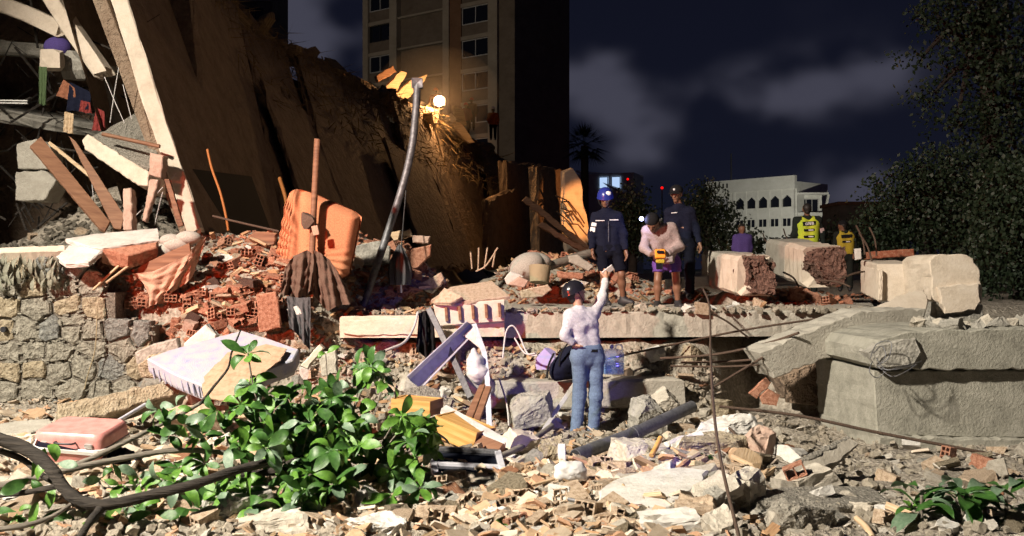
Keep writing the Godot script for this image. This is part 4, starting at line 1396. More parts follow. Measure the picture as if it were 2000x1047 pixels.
	board("white_board_piece", M.plaster, [[110, 502, 11.9], [135, 478, 12.2], [200, 490, 12.0], [172, 512, 11.7], [128, 514, 11.7]], 0, 0.06, "short white board piece overhanging the stone wall", "board", 0.02)
	board("orange_lit_edge", M.clay, [[200, 488, 12.0], [310, 470, 12.4], [308, 484, 12.3], [250, 498, 12.0]], 0, 0.2, "thin edge under the long white board with orange light put into its colour", "board edge", 0.03)  # orange light on the board's underside, put into a clay colour
	# upturned armchair with draped cover
	var s = thing("upturned_armchair", "upturned armchair with torn pink cover hanging over the wall", "armchair", "", P(315, 595, 12.4))
	plate("frame_board", M.wood_brown, px([[256, 528], [330, 492], [370, 474], [373, 500], [320, 524], [262, 548]], 12.25), 0.04, 0.006, s)
	for q in [[262, 512, 0.16], [290, 505, 0.15], [318, 490, 0.16], [345, 478, 0.17], [368, 465, 0.15], [335, 470, 0.14]]:
		part("stuffing", ball(q[2], 14, Vector3(1.1, 0.62, 0.8)), M.white_cloth, s, P(q[0], q[1], 12.55) - s.position)
	drape("cover", M.pink_cloth, px([[229, 503], [256, 535], [300, 530], [350, 506], [378, 492], [402, 463]], 12.2), px([[250, 525], [285, 560], [292, 596], [310, 590], [345, 555], [396, 492]], 12.28), 0.05, 3.0, s)
	drape("cover_side", M.pink_cloth, px([[400, 460, 12.4], [376, 486, 12.2], [360, 520, 12.2]], 0), px([[402, 478, 12.5], [372, 545, 12.35], [318, 588, 12.3]], 0), 0.035, 2.5, s)
	for k in 2:
		rod(["longer pale stick poking out under the armchair", "shorter pale stick poking out under the armchair"][k], "stick", M.wood_pale, [[[182, 566, 11.9], [252, 500, 12.2]], [[208, 552, 11.9], [270, 505, 12.2]]][k], 0.016, "pale_stick")
	# dry leaves over the wall top
	var dry = thing("dry_vine", "dry grey leaves drooping over the stone wall top", "vine", "", P(50, 520, 11.85))
	var lm := leaf(0.16, 0.045, 1.0, 0.3, 3)
	var r := RandomNumberGenerator.new()
	r.seed = 4
	for i in 90:
		var p := P(-10 + r.randf() * 125, 496 + pow(r.randf(), 1.6) * 50, 11.82 + r.randf() * 0.1)
		part("leaf", lm, M.leaf_dry, dry, p - dry.position, Basis.from_euler(Vector3(r.randf_range(0.7, 1.9), r.randf_range(-1.2, 1.2), r.randf_range(-0.5, 0.5))).scaled(Vector3.ONE * r.randf_range(0.7, 1.4)))
	rod("thin dry stem hanging down the stone wall face", "stem", M.straw, [[190, 600, 11.9], [186, 680, 11.88], [172, 730, 11.88], [165, 760, 11.86]], 0.007, "dry_creeper")
	# mattress: white quilted, partly covered with cardboard
	s = thing("white_mattress", "stained white quilted mattress lying tilted on the rubble", "mattress", "", P(420, 720, 10.2))
	var mp := px([[288, 706, 9.9], [330, 686, 10.1], [400, 662, 10.35], [472, 641, 10.6], [530, 662, 10.3], [584, 688, 10.0], [572, 702, 9.7], [480, 738, 9.3], [395, 748, 9.15], [340, 730, 9.45]], 0)
	plate("mattress_body", M.quilt, mp, 0.16, 0.0, s, "", "", "", {"face": Vector3(0, 1, 0.6)})
	for k in 9:
		var t := (k + 0.5) / 9.0
		var a := P(lerpf(292, 392, t), lerpf(712, 752, t), lerpf(9.86, 9.13, t))
		bar("side_rib", M.quilt, [a + Vector3(0.01, -0.02, 0.012), a + Vector3(0.03, -0.13, 0.012)], rect(0.035, 0.012, 0.004), s)
	plate("torn_cover", M.cardboard, px([[395, 752, 9.1], [400, 738, 9.15], [398, 728, 9.25], [425, 704, 9.55], [445, 688, 9.8], [520, 676, 9.98], [560, 686, 9.85], [545, 700, 9.55], [520, 718, 9.35], [480, 744, 9.08], [465, 770, 8.9], [440, 790, 8.75], [400, 782, 8.85]], 0), 0.015, 0.02, s, "", "", "", {"face": Vector3(0, 1, 0.6)})
	# concrete shards behind the mattress
	board("pale_shard", M.plaster, [[358, 672], [402, 634], [422, 655], [420, 668], [362, 690]], 10.75, 0.12, "white triangular shard standing behind the mattress", "shard", 0.012)
	board("grey_shard", M.conc_grey, [[262, 690], [300, 672], [345, 660], [350, 690], [300, 705], [270, 718]], 10.7, 0.12, "grey shard standing beside the white triangular shard", "shard", 0.02)
	board("ochre_lump", M.stone_c, [[268, 712], [292, 694], [330, 690], [300, 740], [276, 738]], 10.4, 0.15, "ochre lump wedged under the mattress corner", "lump", 0.02)
	# long brown beam at the wall foot
	s = thing("brown_beam", "long brown concrete beam at the stone wall's foot", "beam", "", P(230, 830, 9.7))
	plate("beam_body", M.stone_c, px([[112, 790, 9.5], [200, 772, 9.7], [300, 752, 9.95], [366, 742, 10.1], [366, 766, 10.05], [300, 782, 9.9], [200, 812, 9.6], [114, 824, 9.4]], 0), 0.35, 0.02, s)
	board("flat_slab", M.slab_face, [[-30, 832, 9.2], [30, 822, 9.4], [95, 818, 9.5], [110, 830, 9.2], [60, 845, 8.9], [-30, 850, 8.8]], 0, 0.07, "flat cream slab lying at the left edge below the wall", "slab", 0.02)
	board("small_beam", M.clay_tan, [[318, 792, 9.3], [400, 788, 9.4], [440, 792, 9.4], [440, 806, 9.3], [320, 812, 9.2]], 0, 0.2, "short tan beam lying in front of the mattress cover", "beam", 0.02)
	rod("slim metal strip lying beside the pink suitcase", "metal strip", M.alu, [[208, 836, 8.4], [284, 790, 9.0]], 0.018, "metal_strip")
	suitcase()
	# clothes spilling near the suitcase
	for q in [[[[130, 880], [200, 872], [262, 880]], [[140, 912], [200, 912], [270, 900]], M.navy, "dark blue clothes spilling out of the pink suitcase"], [[[150, 918], [200, 915]], [[152, 948], [198, 945]], M.grey_cloth, "dark grey garment with white lining under the branch"], [[[235, 925], [300, 900], [345, 890]], [[240, 940], [300, 928], [340, 912]], M.shirt_white, "crumpled white cloth lying behind the drooping leaves"]]:
		drape("loose_cloth", q[2], px(q[0], 8.25), px(q[1], 7.75), 0.05, 3.0, null, q[3], "clothes", "", {"n": Vector3(0, 1, 0.4)})

func suitcase():
	var o := P(150, 905, 7.95)
	var s = thing("pink_suitcase", "scuffed pink hard-shell suitcase lying half open", "suitcase", "", o)
	# lid lies askew on the bottom shell
	var bot := px([[76, 872, 8.0], [82, 862, 8.15], [150, 905, 7.7], [158, 886, 7.75]], 0)
	var b1 := Basis(Vector3.UP, 0.55) * Basis(Vector3(0, 0, 1), -0.18)
	shell(s, "lower_shell", P(136, 884, 7.85) - o, Basis(Vector3.UP, 0.35) * Basis(Vector3(0, 0, 1), -0.16) * Basis(Vector3(1, 0, 0), PI + 0.1), Vector3(0.5, 0.13, 0.42))
	shell(s, "lid", P(160, 846, 7.95) - o, Basis(Vector3.UP, -0.15) * Basis(Vector3(0, 0, 1), -0.03) * Basis(Vector3(1, 0, 0), 0.16), Vector3(0.6, 0.13, 0.44))

func shell(parent, n: String, at: Vector3, b: Basis, s: Vector3):
	var h := s / 2
	var c := 0.05
	var m := sweep([Vector3(0, -h.y, 0), Vector3(0, h.y - c, 0), Vector3(0, h.y - c * 0.3, 0), Vector3(0, h.y, 0)], rounded(s.x, s.z, 0.07), [1.0, 0.985, 0.955, 0.89], Vector3(0, 0, 1), 0, 0, 1, true)
	var p = part(n, m, M.pink_shell, parent, at, b)
	var ring := []
	var rp := rounded(s.x + 0.006, s.z + 0.006, 0.07)
	for q in rp:
		ring.append(Vector3(q.x, -h.y, q.y))
	ring.append(ring[0])
	part("metal_rim", sweep(ring, rect(0.014, 0.03, 0.003)), M.white_trim, p)
	part("lining", sweep([Vector3(0, -h.y - 0.004, 0), Vector3(0, -h.y + 0.004, 0)], rounded(s.x - 0.02, s.z - 0.02, 0.06), [], Vector3(0, 0, 1)), M.navy, p)
	for k in [-1, 1]:
		part("latch", boxm(Vector3(0.07, 0.035, 0.02), 0.005), M.chrome, p, Vector3(k * s.x * 0.32, -h.y * 0.35, h.z + 0.004))
		part("corner_stud", boxm(Vector3(0.02, 0.02, 0.02), 0.004), M.dark_plastic, p, Vector3(-h.x - 0.002, -h.y * 0.3, k * h.z * 0.7))
	part("handle", sweep(curve([Vector3(-0.08, 0, h.z), Vector3(-0.07, 0, h.z + 0.035), Vector3(0.07, 0, h.z + 0.035), Vector3(0.08, 0, h.z)], 3), circ(0.008, 6), [], Vector3.UP, 0, 0, 1, true), M.dark_plastic, p)

func rounded(w: float, h: float, r: float) -> PackedVector2Array:
	var a := PackedVector2Array()
	for k in 4:
		var c := Vector2((w / 2 - r) * (1 if k in [0, 3] else -1), (h / 2 - r) * (1 if k < 2 else -1))
		for j in 5:
			var t := (k + j / 4.0) * PI / 2
			a.append(c + Vector2(cos(t), sin(t)) * r)
	return a

# ------------------------------------------------------------------ middle
func build_middle_things():
	# orange covered mattress standing on its edge, tied to a pole
	var s = thing("orange_mattress", "bright orange covered mattress standing on edge behind the tall pole", "mattress", "", P(620, 560, 13.0))
	var d0 := 13.05
	var top := px([[560, 392], [566, 376], [580, 369], [612, 378], [650, 395], [690, 412], [704, 424]], d0)
	var bot := px([[530, 548], [536, 566], [560, 572], [606, 540], [640, 528], [664, 546], [682, 536]], d0 - 0.1)
	var c := P(620, 460, d0)
	var ev := func(tab, u):
		var f: float = u * (tab.size() - 1)
		var k := mini(int(f), tab.size() - 2)
		return tab[k].lerp(tab[k + 1], f - k)
	var knot := P(612, 500, d0)
	var mesh := gridm(80, 40, func(u, v):
		var p: Vector3 = ev.call(top, u).lerp(ev.call(bot, u), v)
		var e := minf(minf(u, 1 - u) * 5.0, minf(v, 1 - v) * 6.0)
		var bulge := 0.13 * (1.0 - pow(1.0 - clampf(e, 0, 1), 2.5))
		var rel := p - knot
		var ang := atan2(rel.x, rel.y)
		var dist := Vector2(rel.x, rel.y).length()
		var left := 1.0 - smoothstep(0.30, 0.42, u)
		var f := sin(ang * 26.0 + dist * 3.0) * 0.036 * (left + (1.0 - left) * smoothstep(0.45, 0.95, v))
		f += sin(u * 130.0 + v * 7.0) * 0.012 * left
		f -= 0.05 * exp(-pow((u - 0.38 - v * 0.05) / 0.035, 2))
		return p + Vector3(0, 0, bulge + f) - c)
	part("cover_front", mesh, M.orange_cloth, s, c - s.position)
	part("cover_back", gridm(20, 12, func(u, v):
		var p: Vector3 = ev.call(top, u).lerp(ev.call(bot, u), v)
		var e := minf(minf(u, 1 - u) * 5.0, minf(v, 1 - v) * 6.0)
		return p + Vector3(0.02, 0, -0.2 * (1.0 - pow(1.0 - clampf(e, 0, 1), 2.5))) - c), M.orange_cloth, s, c - s.position)
	# tall pole with a knotted rag
	s = thing("wooden_pole", "tall thin pole standing in front of the orange mattress", "pole", "", P(612, 690, 12.6))
	bar("pole", M.wood_brown, [P(604, 640, 12.55), P(607, 560, 12.65), P(612, 420, 12.75), P(620, 272, 12.8)], circ(0.042, 10), s, "", "", "", {"jit": 0.003})
	part("rag_knot", chunk(420, Vector3(0.17, 0.2, 0.16), 8, 0.02), M.brown_cloth, s, P(604, 432, 12.7) - s.position)
	part("pale_tag", boxm(Vector3(0.08, 0.12, 0.02), 0.005), M.pink_cloth, s, P(616, 450, 12.62) - s.position, Basis(Vector3(0, 0, 1), 0.2))
	drape("brown_curtain", M.brown_cloth, px([[556, 524], [574, 500], [600, 488], [616, 500]], 12.5), px([[547, 586], [566, 578], [590, 592], [610, 566]], 12.42), 0.075, 2.3, null, "brown cloth bunched on the pole, left half", "cloth", "", {"grow": 1.3})
	drape("brown_curtain", M.brown_cloth, px([[612, 488], [626, 494], [644, 508], [660, 530]], 12.45), px([[616, 584], [640, 604], [668, 600], [690, 586]], 12.4), 0.075, 2.3, null, "brown cloth bunched on the pole, right half", "cloth", "", {"ph": 2.0})
	drape("dark_rag", M.grey_cloth, px([[560, 578], [585, 582], [606, 580]], 12.3), px([[566, 640], [590, 664], [606, 690]], 12.0), 0.05, 2.0, null, "dark rag hanging below the brown cloth", "cloth")
	# bent steel lamp post
	bar("bent_post", M.steel_grey, curve([P(706, 608, 14.0), P(742, 500, 14.1), P(784, 372, 14.2), P(804, 290, 14.3), P(812, 220, 14.4), P(815, 166, 14.5)], 5), circ(0.055, 12), null, "bent grey steel post rising from the rubble", "post", "", {"smooth": true})
	part("post_tip", chunk(421, Vector3(0.16, 0.14, 0.12), 6, 0.01), M.steel_grey, get_node("bent_post"), P(815, 163, 14.5) - get_node("bent_post").position)
	# dark folded parasol hanging from a string
	s = thing("folded_parasol", "dark folded parasol hanging point down on a cord", "parasol", "", P(779, 560, 13.9))
	bar("cord", M.wire_black, [P(793, 372, 14.15), P(784, 480, 13.9)], circ(0.008, 5), s)
	part("folded_canopy", gridm(36, 10, func(u, v):
		var a: float = u * TAU
		var rr: float = (0.02 + 0.12 * sin(minf(v * 1.15, 1.0) * PI * 0.62)) * (1.0 + 0.25 * sin(a * 8.0))
		return Vector3(cos(a) * rr, -v * 0.56, sin(a) * rr)), M.grey_cloth, s, P(781, 478, 13.9) - s.position)
	bar("handle_stick", M.white_trim, [P(783, 555, 13.9), P(784, 572, 13.9)], circ(0.014, 6), s)
	# orange cable down the dark doorway
	rod("orange cable hanging down beside the dark doorway", "cable", M.orange_cable, [[405, 292, 15.2], [414, 330, 15.1], [430, 375, 15.0], [441, 420, 14.9], [446, 450, 14.9]], 0.02, "orange_cable")
	rod("orange splinter in the wall crack above the mattress", "splinter", M.orange_cable, [[546, 348, 18.0], [556, 380, 17.8], [560, 400, 17.8]], 0.035, "orange_splinter")
	rod("long rusty rod sticking out left of the mattress", "rod", M.rust, [[416, 422, 14.0], [470, 435, 13.8], [545, 452, 13.6]], 0.016, "rusty_rod")
	# boards and lumps on the terrace, left of the mattress
	for q in [[[[476, 470], [500, 452], [540, 455], [536, 478], [500, 486]], M.wood_brown, "brown broken box on the terrace left of the mattress"], [[[438, 492], [480, 482], [505, 486], [470, 502], [440, 504]], M.plaster, "pale crumpled panel below the brown broken box"], [[[425, 535], [440, 530], [475, 548], [470, 568], [428, 562]], M.clay, "orange clay panel at the terrace edge"], [[[450, 560], [470, 556], [464, 592], [449, 590]], M.plaster, "small white tag-like board hanging at the terrace edge"], [[[490, 520], [540, 505], [545, 540], [500, 552]], M.clay, "folded orange clay sheet behind the mattress corner"], [[[500, 575], [540, 570], [548, 640], [505, 650]], M.clay, "tall reddish slab standing under the mattress"], [[[690, 480], [740, 470], [762, 482], [760, 515], [700, 520]], M.conc_grey, "green grey concrete lump behind the bent post"], [[[792, 490], [842, 478], [840, 500], [812, 525], [790, 520]], M.clay, "curved orange clay sheet beside the hanging parasol"], [[[760, 455], [800, 448], [806, 462], [770, 470]], M.wood_pale, "pale plank above the grey lump"], [[[805, 460], [840, 462], [836, 475], [806, 474]], M.salmon, "pink slab piece lying high beside the parasol"], [[[745, 590], [862, 532], [868, 545], [860, 560], [760, 602]], M.clay_tan, "long tan board sloping up behind the slab end"], [[[560, 605], [580, 598], [610, 640], [598, 652]], M.plaster, "pale splinter leaning under the dark rag"], [[[586, 715], [625, 672], [632, 680], [600, 722]], M.cream, "cream splinter leaning right of the mattress"], [[[622, 690], [655, 685], [660, 730], [628, 735]], M.conc_beige, "beige slab standing behind the leafy branch tip"]]:
		var dd := 13.2
		if q[0][0][0] > 680:
			dd = 14.4
		if q[0][0][1] > 560 and q[0][0][0] < 690:
			dd = 12.2
		if q[0][0][1] > 660:
			dd = 11.0
		board("broken_board", q[1], q[0], dd, 0.09, q[2], "debris", 0.018)
	# cream ribbed box on the slab end
	s = thing("ribbed_vent_box", "cream ribbed vent box lying on the broken slab", "vent box", "", P(915, 640, 12.45))
	plate("box_body", M.cream, px([[846, 596, 12.45], [985, 585, 12.5], [985, 628, 12.5], [856, 638, 12.45]], 0), 0.4, 0.0, s)
	for k in 5:
		plate("rib_groove", M.wood_brown, px([[868 + k * 26, 600 - k * 2], [874 + k * 26, 600 - k * 2], [876 + k * 26, 627 - k * 2], [870 + k * 26, 628 - k * 2]], 12.42), 0.06, 0, s)
	board("tan_sheet", M.clay_tan, [[842, 585, 12.5], [880, 560, 12.9], [960, 548, 13.1], [996, 578, 12.6], [920, 588, 12.45]], 0, 0.05, "tan panel lying on top of the ribbed box", "panel board", 0.015)
	board("tan_sheet", M.clay_tan, [[846, 590, 12.4], [868, 562, 12.6], [902, 578, 12.4], [880, 592, 12.35]], 0, 0.05, "tilted tan shard at the ribbed box's left end", "shard", 0.015)
	# white sack and basket behind
	s = thing("white_sack", "lumpy white sack slumped on the rubble behind the slab", "sack", "", P(1035, 545, 15.4))
	part("sack", ball(0.3, 20, Vector3(1.0, 0.72, 0.8)), M.white_cloth, s, P(1028, 522, 15.4) - s.position, Basis(Vector3(0, 0, 1), 0.5))
	part("fold", ball(0.2, 16, Vector3(1.1, 0.6, 0.8)), M.white_cloth, s, P(1050, 508, 15.5) - s.position, Basis(Vector3(0, 0, 1), -0.2))
	bar("wicker_basket", M.straw, [P(1053, 552, 15.1), P(1055, 520, 15.15)], circ(0.17, 14), null, "straw basket standing beside the white sack", "basket", "", {"scl": [0.85, 1.0]})
	for q in [[[[985, 545], [998, 530], [1022, 540], [1010, 556], [990, 556]], M.plaster, "white corner piece with an orange back, before the sack", 14.6], [[[992, 556], [1015, 540], [1032, 548], [1024, 562]], M.salmon, "round pink flake leaning before the sack", 14.4], [[[1110, 500], [1128, 498], [1160, 520], [1150, 530], [1112, 512]], M.slab_face, "grey block end lying left of the helmeted rescuer", 15.6], [[[1088, 530], [1140, 534], [1140, 545], [1090, 542]], M.clay, "flat orange tile sheet left of the helmeted rescuer", 14.8], [[[1095, 560], [1120, 545], [1150, 552], [1130, 572]], M.conc_beige, "grey brown board left of the rescuer's boots", 14.2], [[[1016, 568], [1070, 556], [1078, 566], [1060, 580], [1018, 582]], M.clay_tan, "row of tan clay tiles on the slab's left end", 13.6], [[[1300, 545], [1410, 536], [1415, 556], [1300, 566]], M.plaster, "pinkish white slab strip behind the middle rescuer's legs", 15.4]]:
		board("loose_sheet", q[1], q[0], q[3], 0.1, q[2], "debris", 0.015)
	bar("fallen_log", M.bark_grey, [P(1072, 520, 15.6), P(1110, 508, 15.8), P(1152, 494, 16.0)], circ(0.07, 9), null, "grey pole lying across the rubble behind the slab", "pole", "", {"jit": 0.008})
	# window frames in violet-lit aluminium
	s = thing("bent_channel", "wide folded aluminium channel leaning over the rubble", "metal channel", "", P(800, 755, 11.2))
	plate("web", M.alu, px([[800, 742, 11.2], [918, 632, 11.9], [930, 640, 11.9], [818, 756, 11.2]], 0), 0.012, 0, s)
	plate("flange", M.alu, px([[800, 742, 11.2], [918, 632, 11.9], [912, 628, 11.7], [796, 736, 11.0]], 0), 0.012, 0, s)
	plate("flange", M.alu, px([[818, 757, 11.2], [930, 641, 11.9], [928, 648, 11.75], [818, 762, 11.05]], 0), 0.012, 0, s)
	s = thing("slim_frame_bar", "slim upright aluminium bar bent at its top", "metal bar", "", P(955, 832, 10.9))
	bar("upright", M.alu, [P(956, 836, 10.9), P(952, 740, 11.3), P(946, 690, 11.5), P(926, 634, 11.85)], rect(0.06, 0.03, 0.004), s, "", "", "", {"up": Vector3(0, 0, 1)})
	plate("corner_plate", M.plaster, px([[905, 655, 11.7], [926, 634, 11.8], [944, 685, 11.55], [915, 660, 11.65]], 0), 0.02, 0, s)
	bar("blue_steel_bar", M.steel_grey, [P(838, 604, 12.1), P(880, 690, 11.6), P(920, 778, 11.0)], rect(0.07, 0.05, 0.004), null, "blue grey steel bar crossing behind the folded channel", "metal bar", "", {"up": Vector3(0, 0, 1)})
	drape("dark_garment", M.black_cloth, px([[818, 612], [830, 606], [846, 612]], 12.2), px([[812, 690], [832, 696], [852, 684]], 12.15), 0.06, 2.5, null, "dark garment hanging from the slab end", "garment")
	rod("pale conduit curving down from the broken slab", "conduit", M.wire_pale, [[816, 610, 12.2], [808, 640, 12.0], [790, 668, 11.7], [760, 682, 11.5], [715, 700, 11.3]], 0.016, "pale_conduit")
	for k in 3:
		rod(["pale looped cable rising beside the hollow brick", "second pale looped cable beside the hollow brick", "thin looped cable nearest the backpack"][k], "cable", M.wire_pale, [[[982, 700, 11.9], [988, 650, 12.0], [1000, 636, 12.0], [1012, 650, 12.0], [1030, 690, 11.9], [1050, 694, 11.8]], [[1005, 660, 12.0], [1025, 690, 11.9], [1046, 690, 11.8]], [[975, 740, 11.8], [990, 790, 11.6], [994, 832, 11.4]]][k], 0.011, "looped_cable")
	s = thing("white_bag", "crumpled white plastic bag hanging on the slim bar", "bag", "", P(928, 735, 11.4))
	part("bag", sdf_mesh([[Vector3(0, -0.02, 0), 0.09, Vector3(0.02, -0.12, 0), 0.13], [Vector3(-0.02, 0.12, 0), 0.03, Vector3(0, 0.02, 0), 0.08]], 0.014, 0.06, 0.02), M.white_plastic, s, P(928, 706, 11.4) - s.position)
	one("grey_sack", sdf_mesh([[Vector3(-0.05, 0, 0), 0.14, Vector3(0.08, -0.04, 0), 0.12]], 0.02, 0.06, 0.02), M.white_cloth, "pale grey sack under the white plastic bag", "sack", "", P(934, 748, 11.5))
	# drawers and cabinets
	drawer(P(815, 792, 10.3), Vector3(0.44, 0.15, 0.32), Basis(Vector3.UP, -0.35) * Basis(Vector3(0, 0, 1), -0.03), "yellow wooden drawer lying upside down by the leaves")
	drawer(P(905, 842, 9.9), Vector3(0.5, 0.2, 0.36), Basis(Vector3.UP, -0.5) * Basis(Vector3(0, 0, 1), -0.28), "large yellow wooden drawer wedged below the long white shelf")
	board("white_shelf", M.plaster, [[862, 796, 10.2], [872, 792, 10.3], [992, 856, 9.6], [985, 866, 9.5], [860, 806, 10.1]], 0, 0.03, "long white edged shelf lying over the drawers", "shelf board", 0.0)
	board("cabinet_side", M.wood_brown, [[856, 812, 10.1], [985, 868, 9.5], [970, 880, 9.4], [852, 838, 10.0]], 0, 0.3, "brown cabinet side under the white edged shelf", "cabinet side", 0.0)
	for k in 2:
		board("brown_batten", M.wood_brown, [[[908, 812, 10.2], [936, 752, 10.7], [948, 750, 10.7], [922, 818, 10.15]], [[924, 820, 10.1], [948, 752, 10.6], [960, 756, 10.6], [936, 822, 10.05]]][k], 0, 0.05, ["upright brown batten leaning beside the drawers", "second brown batten leaning against the slim bar"][k], "batten", 0.0)
	drape("grey_blouse", M.grey_cloth, px([[790, 800, 10.4], [830, 798, 10.4]], 0), px([[795, 838, 10.0], [838, 842, 10.0]], 0), 0.06, 2.0, null, "crumpled grey blue shirt beside the yellow drawer", "shirt", "", {"n": Vector3(0, 0.6, 1)})
	board("round_lid", M.conc_rough, [[790, 770, 10.7], [800, 756, 10.8], [830, 750, 10.9], [858, 762, 10.8], [862, 778, 10.6], [840, 772, 10.6]], 0, 0.1, "curved brown grey shell piece above the yellow drawer", "shell piece", 0.01)
	# fallen aluminium window
	s = thing("fallen_window", "dark aluminium window frame lying flat among leaves", "window frame", "", P(915, 940, 8.6))
	var wp := px([[842, 876, 9.0], [972, 884, 9.0], [990, 946, 8.3], [852, 940, 8.3]], 0)
	for k in 4:
		bar("frame_bar", M.alu if k % 2 else M.steel_grey, [wp[k], wp[(k + 1) % 4]], rect(0.06, 0.05, 0.006), s)
	bar("cross_bar", M.alu, [wp[0].lerp(wp[3], 0.5), wp[1].lerp(wp[2], 0.5)], rect(0.05, 0.05, 0.006), s)
	for k in 2:
		var a: Vector3 = wp[0].lerp(wp[3], 0.06 + k * 0.47)
		var b: Vector3 = wp[1].lerp(wp[2], 0.06 + k * 0.47)
		var e: Vector3 = wp[1].lerp(wp[2], 0.45 + k * 0.47)
		var f: Vector3 = wp[0].lerp(wp[3], 0.45 + k * 0.47)
		plate("pane", M.window_glass, [a, b, e, f], 0.006, 0, s, "", "", "", {"face": Vector3.UP})
	# backpack
	s = thing("navy_backpack", "navy backpack with dangling strap set down beside the man", "backpack", "", P(1098, 732, 11.9))
	part("pack", sdf_mesh([[Vector3(-0.06, 0.1, 0), 0.10, Vector3(0.08, 0.26, 0), 0.09], [Vector3(-0.08, 0.02, 0.02), 0.09, Vector3(0.10, 0.06, 0), 0.11], [Vector3(0.0, 0.12, 0.08), 0.08, Vector3(0.06, 0.16, 0.08), 0.07]], 0.014, 0.07, 0.012), M.navy, s, Vector3(0.02, 0, 0))
	bar("strap", M.black_cloth, curve([P(1082, 690, 11.8), P(1072, 712, 11.75), P(1068, 738, 11.75)], 4), rect(0.03, 0.008), s)
	bar("strap", M.black_cloth, curve([P(1108, 672, 11.75), P(1096, 690, 11.72), P(1092, 715, 11.75)], 4), rect(0.03, 0.008), s)
	one("lilac_cushion", chunk(430, Vector3(0.24, 0.26, 0.14), 6, 0.01), tinted("white_plastic", "lilac plastic", [0.42, 0.36, 0.6]), "lilac grey block standing beside the navy backpack", "block", "", P(1066, 700, 12.1))
	# water jug
	s = thing("water_jug", "blue translucent water jug standing right of the man", "jug", "", P(1198, 730, 12.05))
	part("jug_body", sweep([Vector3(0, 0, 0), Vector3(0, 0.02, 0), Vector3(0, 0.13, 0), Vector3(0, 0.145, 0), Vector3(0, 0.16, 0), Vector3(0, 0.26, 0), Vector3(0, 0.29, 0), Vector3(0, 0.305, 0)], rounded(0.25, 0.22, 0.05), [0.94, 1, 1, 0.95, 1, 1, 0.8, 0.3], Vector3(0, 0, 1), 0, 0, 1, true), M.jug, s)
	part("water", sweep([Vector3(0, 0.012, 0), Vector3(0, 0.15, 0)], rounded(0.23, 0.20, 0.05), [], Vector3(0, 0, 1), 0, 0, 1, true), M.jug_water, s)
	part("cap", boxm(Vector3(0.05, 0.05, 0.05), 0.012), M.white_plastic, s, Vector3(-0.02, 0.33, 0))
	part("handle", sweep(curve([Vector3(0.02, 0.3, 0), Vector3(0.04, 0.35, 0), Vector3(0.1, 0.34, 0), Vector3(0.11, 0.28, 0)], 3), circ(0.012, 7), [], Vector3(0, 0, 1), 0, 0, 1, true), M.jug, s)
	# pipe
	s = thing("drain_pipe", "large grey pipe lying aslant in front of the man", "pipe", "", P(1124, 894, 8.9))
	var pa := P(1124, 890, 8.9)
	var pb := P(1236, 848, 9.6)
	var pc := P(1352, 794, 10.4)
	bar("pipe_wall", M.steel_grey, [pa, pb, pc], circ(0.062, 16), s, "", "", "", {"smooth": true})
	bar("mouth_shade", M.opening_shade, [pa + (pa - pb).normalized() * 0.004, pa - (pa - pb).normalized() * 0.02], circ(0.052, 16), s)  # black disc over the solid end, painted as the shade inside
	bar("pipe_collar", M.steel_grey, [pb, pb.lerp(pc, 0.08)], circ(0.07, 16), s)
	board("white_lath", M.plaster, [[1058, 838, 11.1], [1066, 840, 11.1], [1126, 752, 11.9], [1120, 746, 11.9]], 0, 0.02, "white lath leaning up beside the man's legs", "lath", 0.0)
	rod("thin twisted brown strip left of the man's feet", "strip", M.bark_grey, [[968, 896, 9.2], [1030, 866, 9.6], [1078, 832, 10.3]], 0.03, "brown_strip")
	rod("long pale stick lying across the foreground rubble", "stick", M.wood_pale, [[752, 1018, 7.0], [900, 985, 7.3], [1082, 936, 7.8]], 0.012, "pale_stick")
	rod("short steel tube end in the foreground rubble", "tube", M.steel_grey, [[1110, 975, 7.2], [1165, 986, 7.05]], 0.014, "steel_tube")
	one("foam_bag", sdf_mesh([[Vector3(-0.05, 0.0, 0), 0.07, Vector3(0.05, -0.01, 0), 0.075], [Vector3(-0.08, -0.05, 0), 0.05, Vector3(0.09, -0.05, 0), 0.04]], 0.012, 0.04, 0.02), M.white_plastic, "bright white plastic bag in the foreground below the pipe", "bag", "", P(1114, 918, 8.0))
	board("white_post", M.plaster, [[1090, 866, 8.9], [1104, 866, 8.9], [1107, 912, 8.8], [1092, 912, 8.8]], 0, 0.06, "short white post behind the white plastic bag", "post", 0.004)

func drawer(at: Vector3, s: Vector3, b: Basis, label: String):
	var t = thing("drawer_box", label, "drawer box", "", at)
	t.basis = b
	var w := 0.014
	part("front", boxm(Vector3(s.x, s.y, w), 0.002), M.wood_yellow, t, Vector3(0, 0, s.z / 2))
	part("back", boxm(Vector3(s.x, s.y, w), 0.002), M.wood_yellow, t, Vector3(0, 0, -s.z / 2))
	for k in [-1, 1]:
		part("side_board", boxm(Vector3(w, s.y, s.z - w), 0.002), M.wood_brown if k > 0 else M.wood_yellow, t, Vector3(k * (s.x / 2 - w / 2), 0, 0))
	part("bottom", boxm(Vector3(s.x - 2 * w, 0.008, s.z - w), 0.001), M.wood_yellow, t, Vector3(0, s.y / 2 - 0.012, 0))

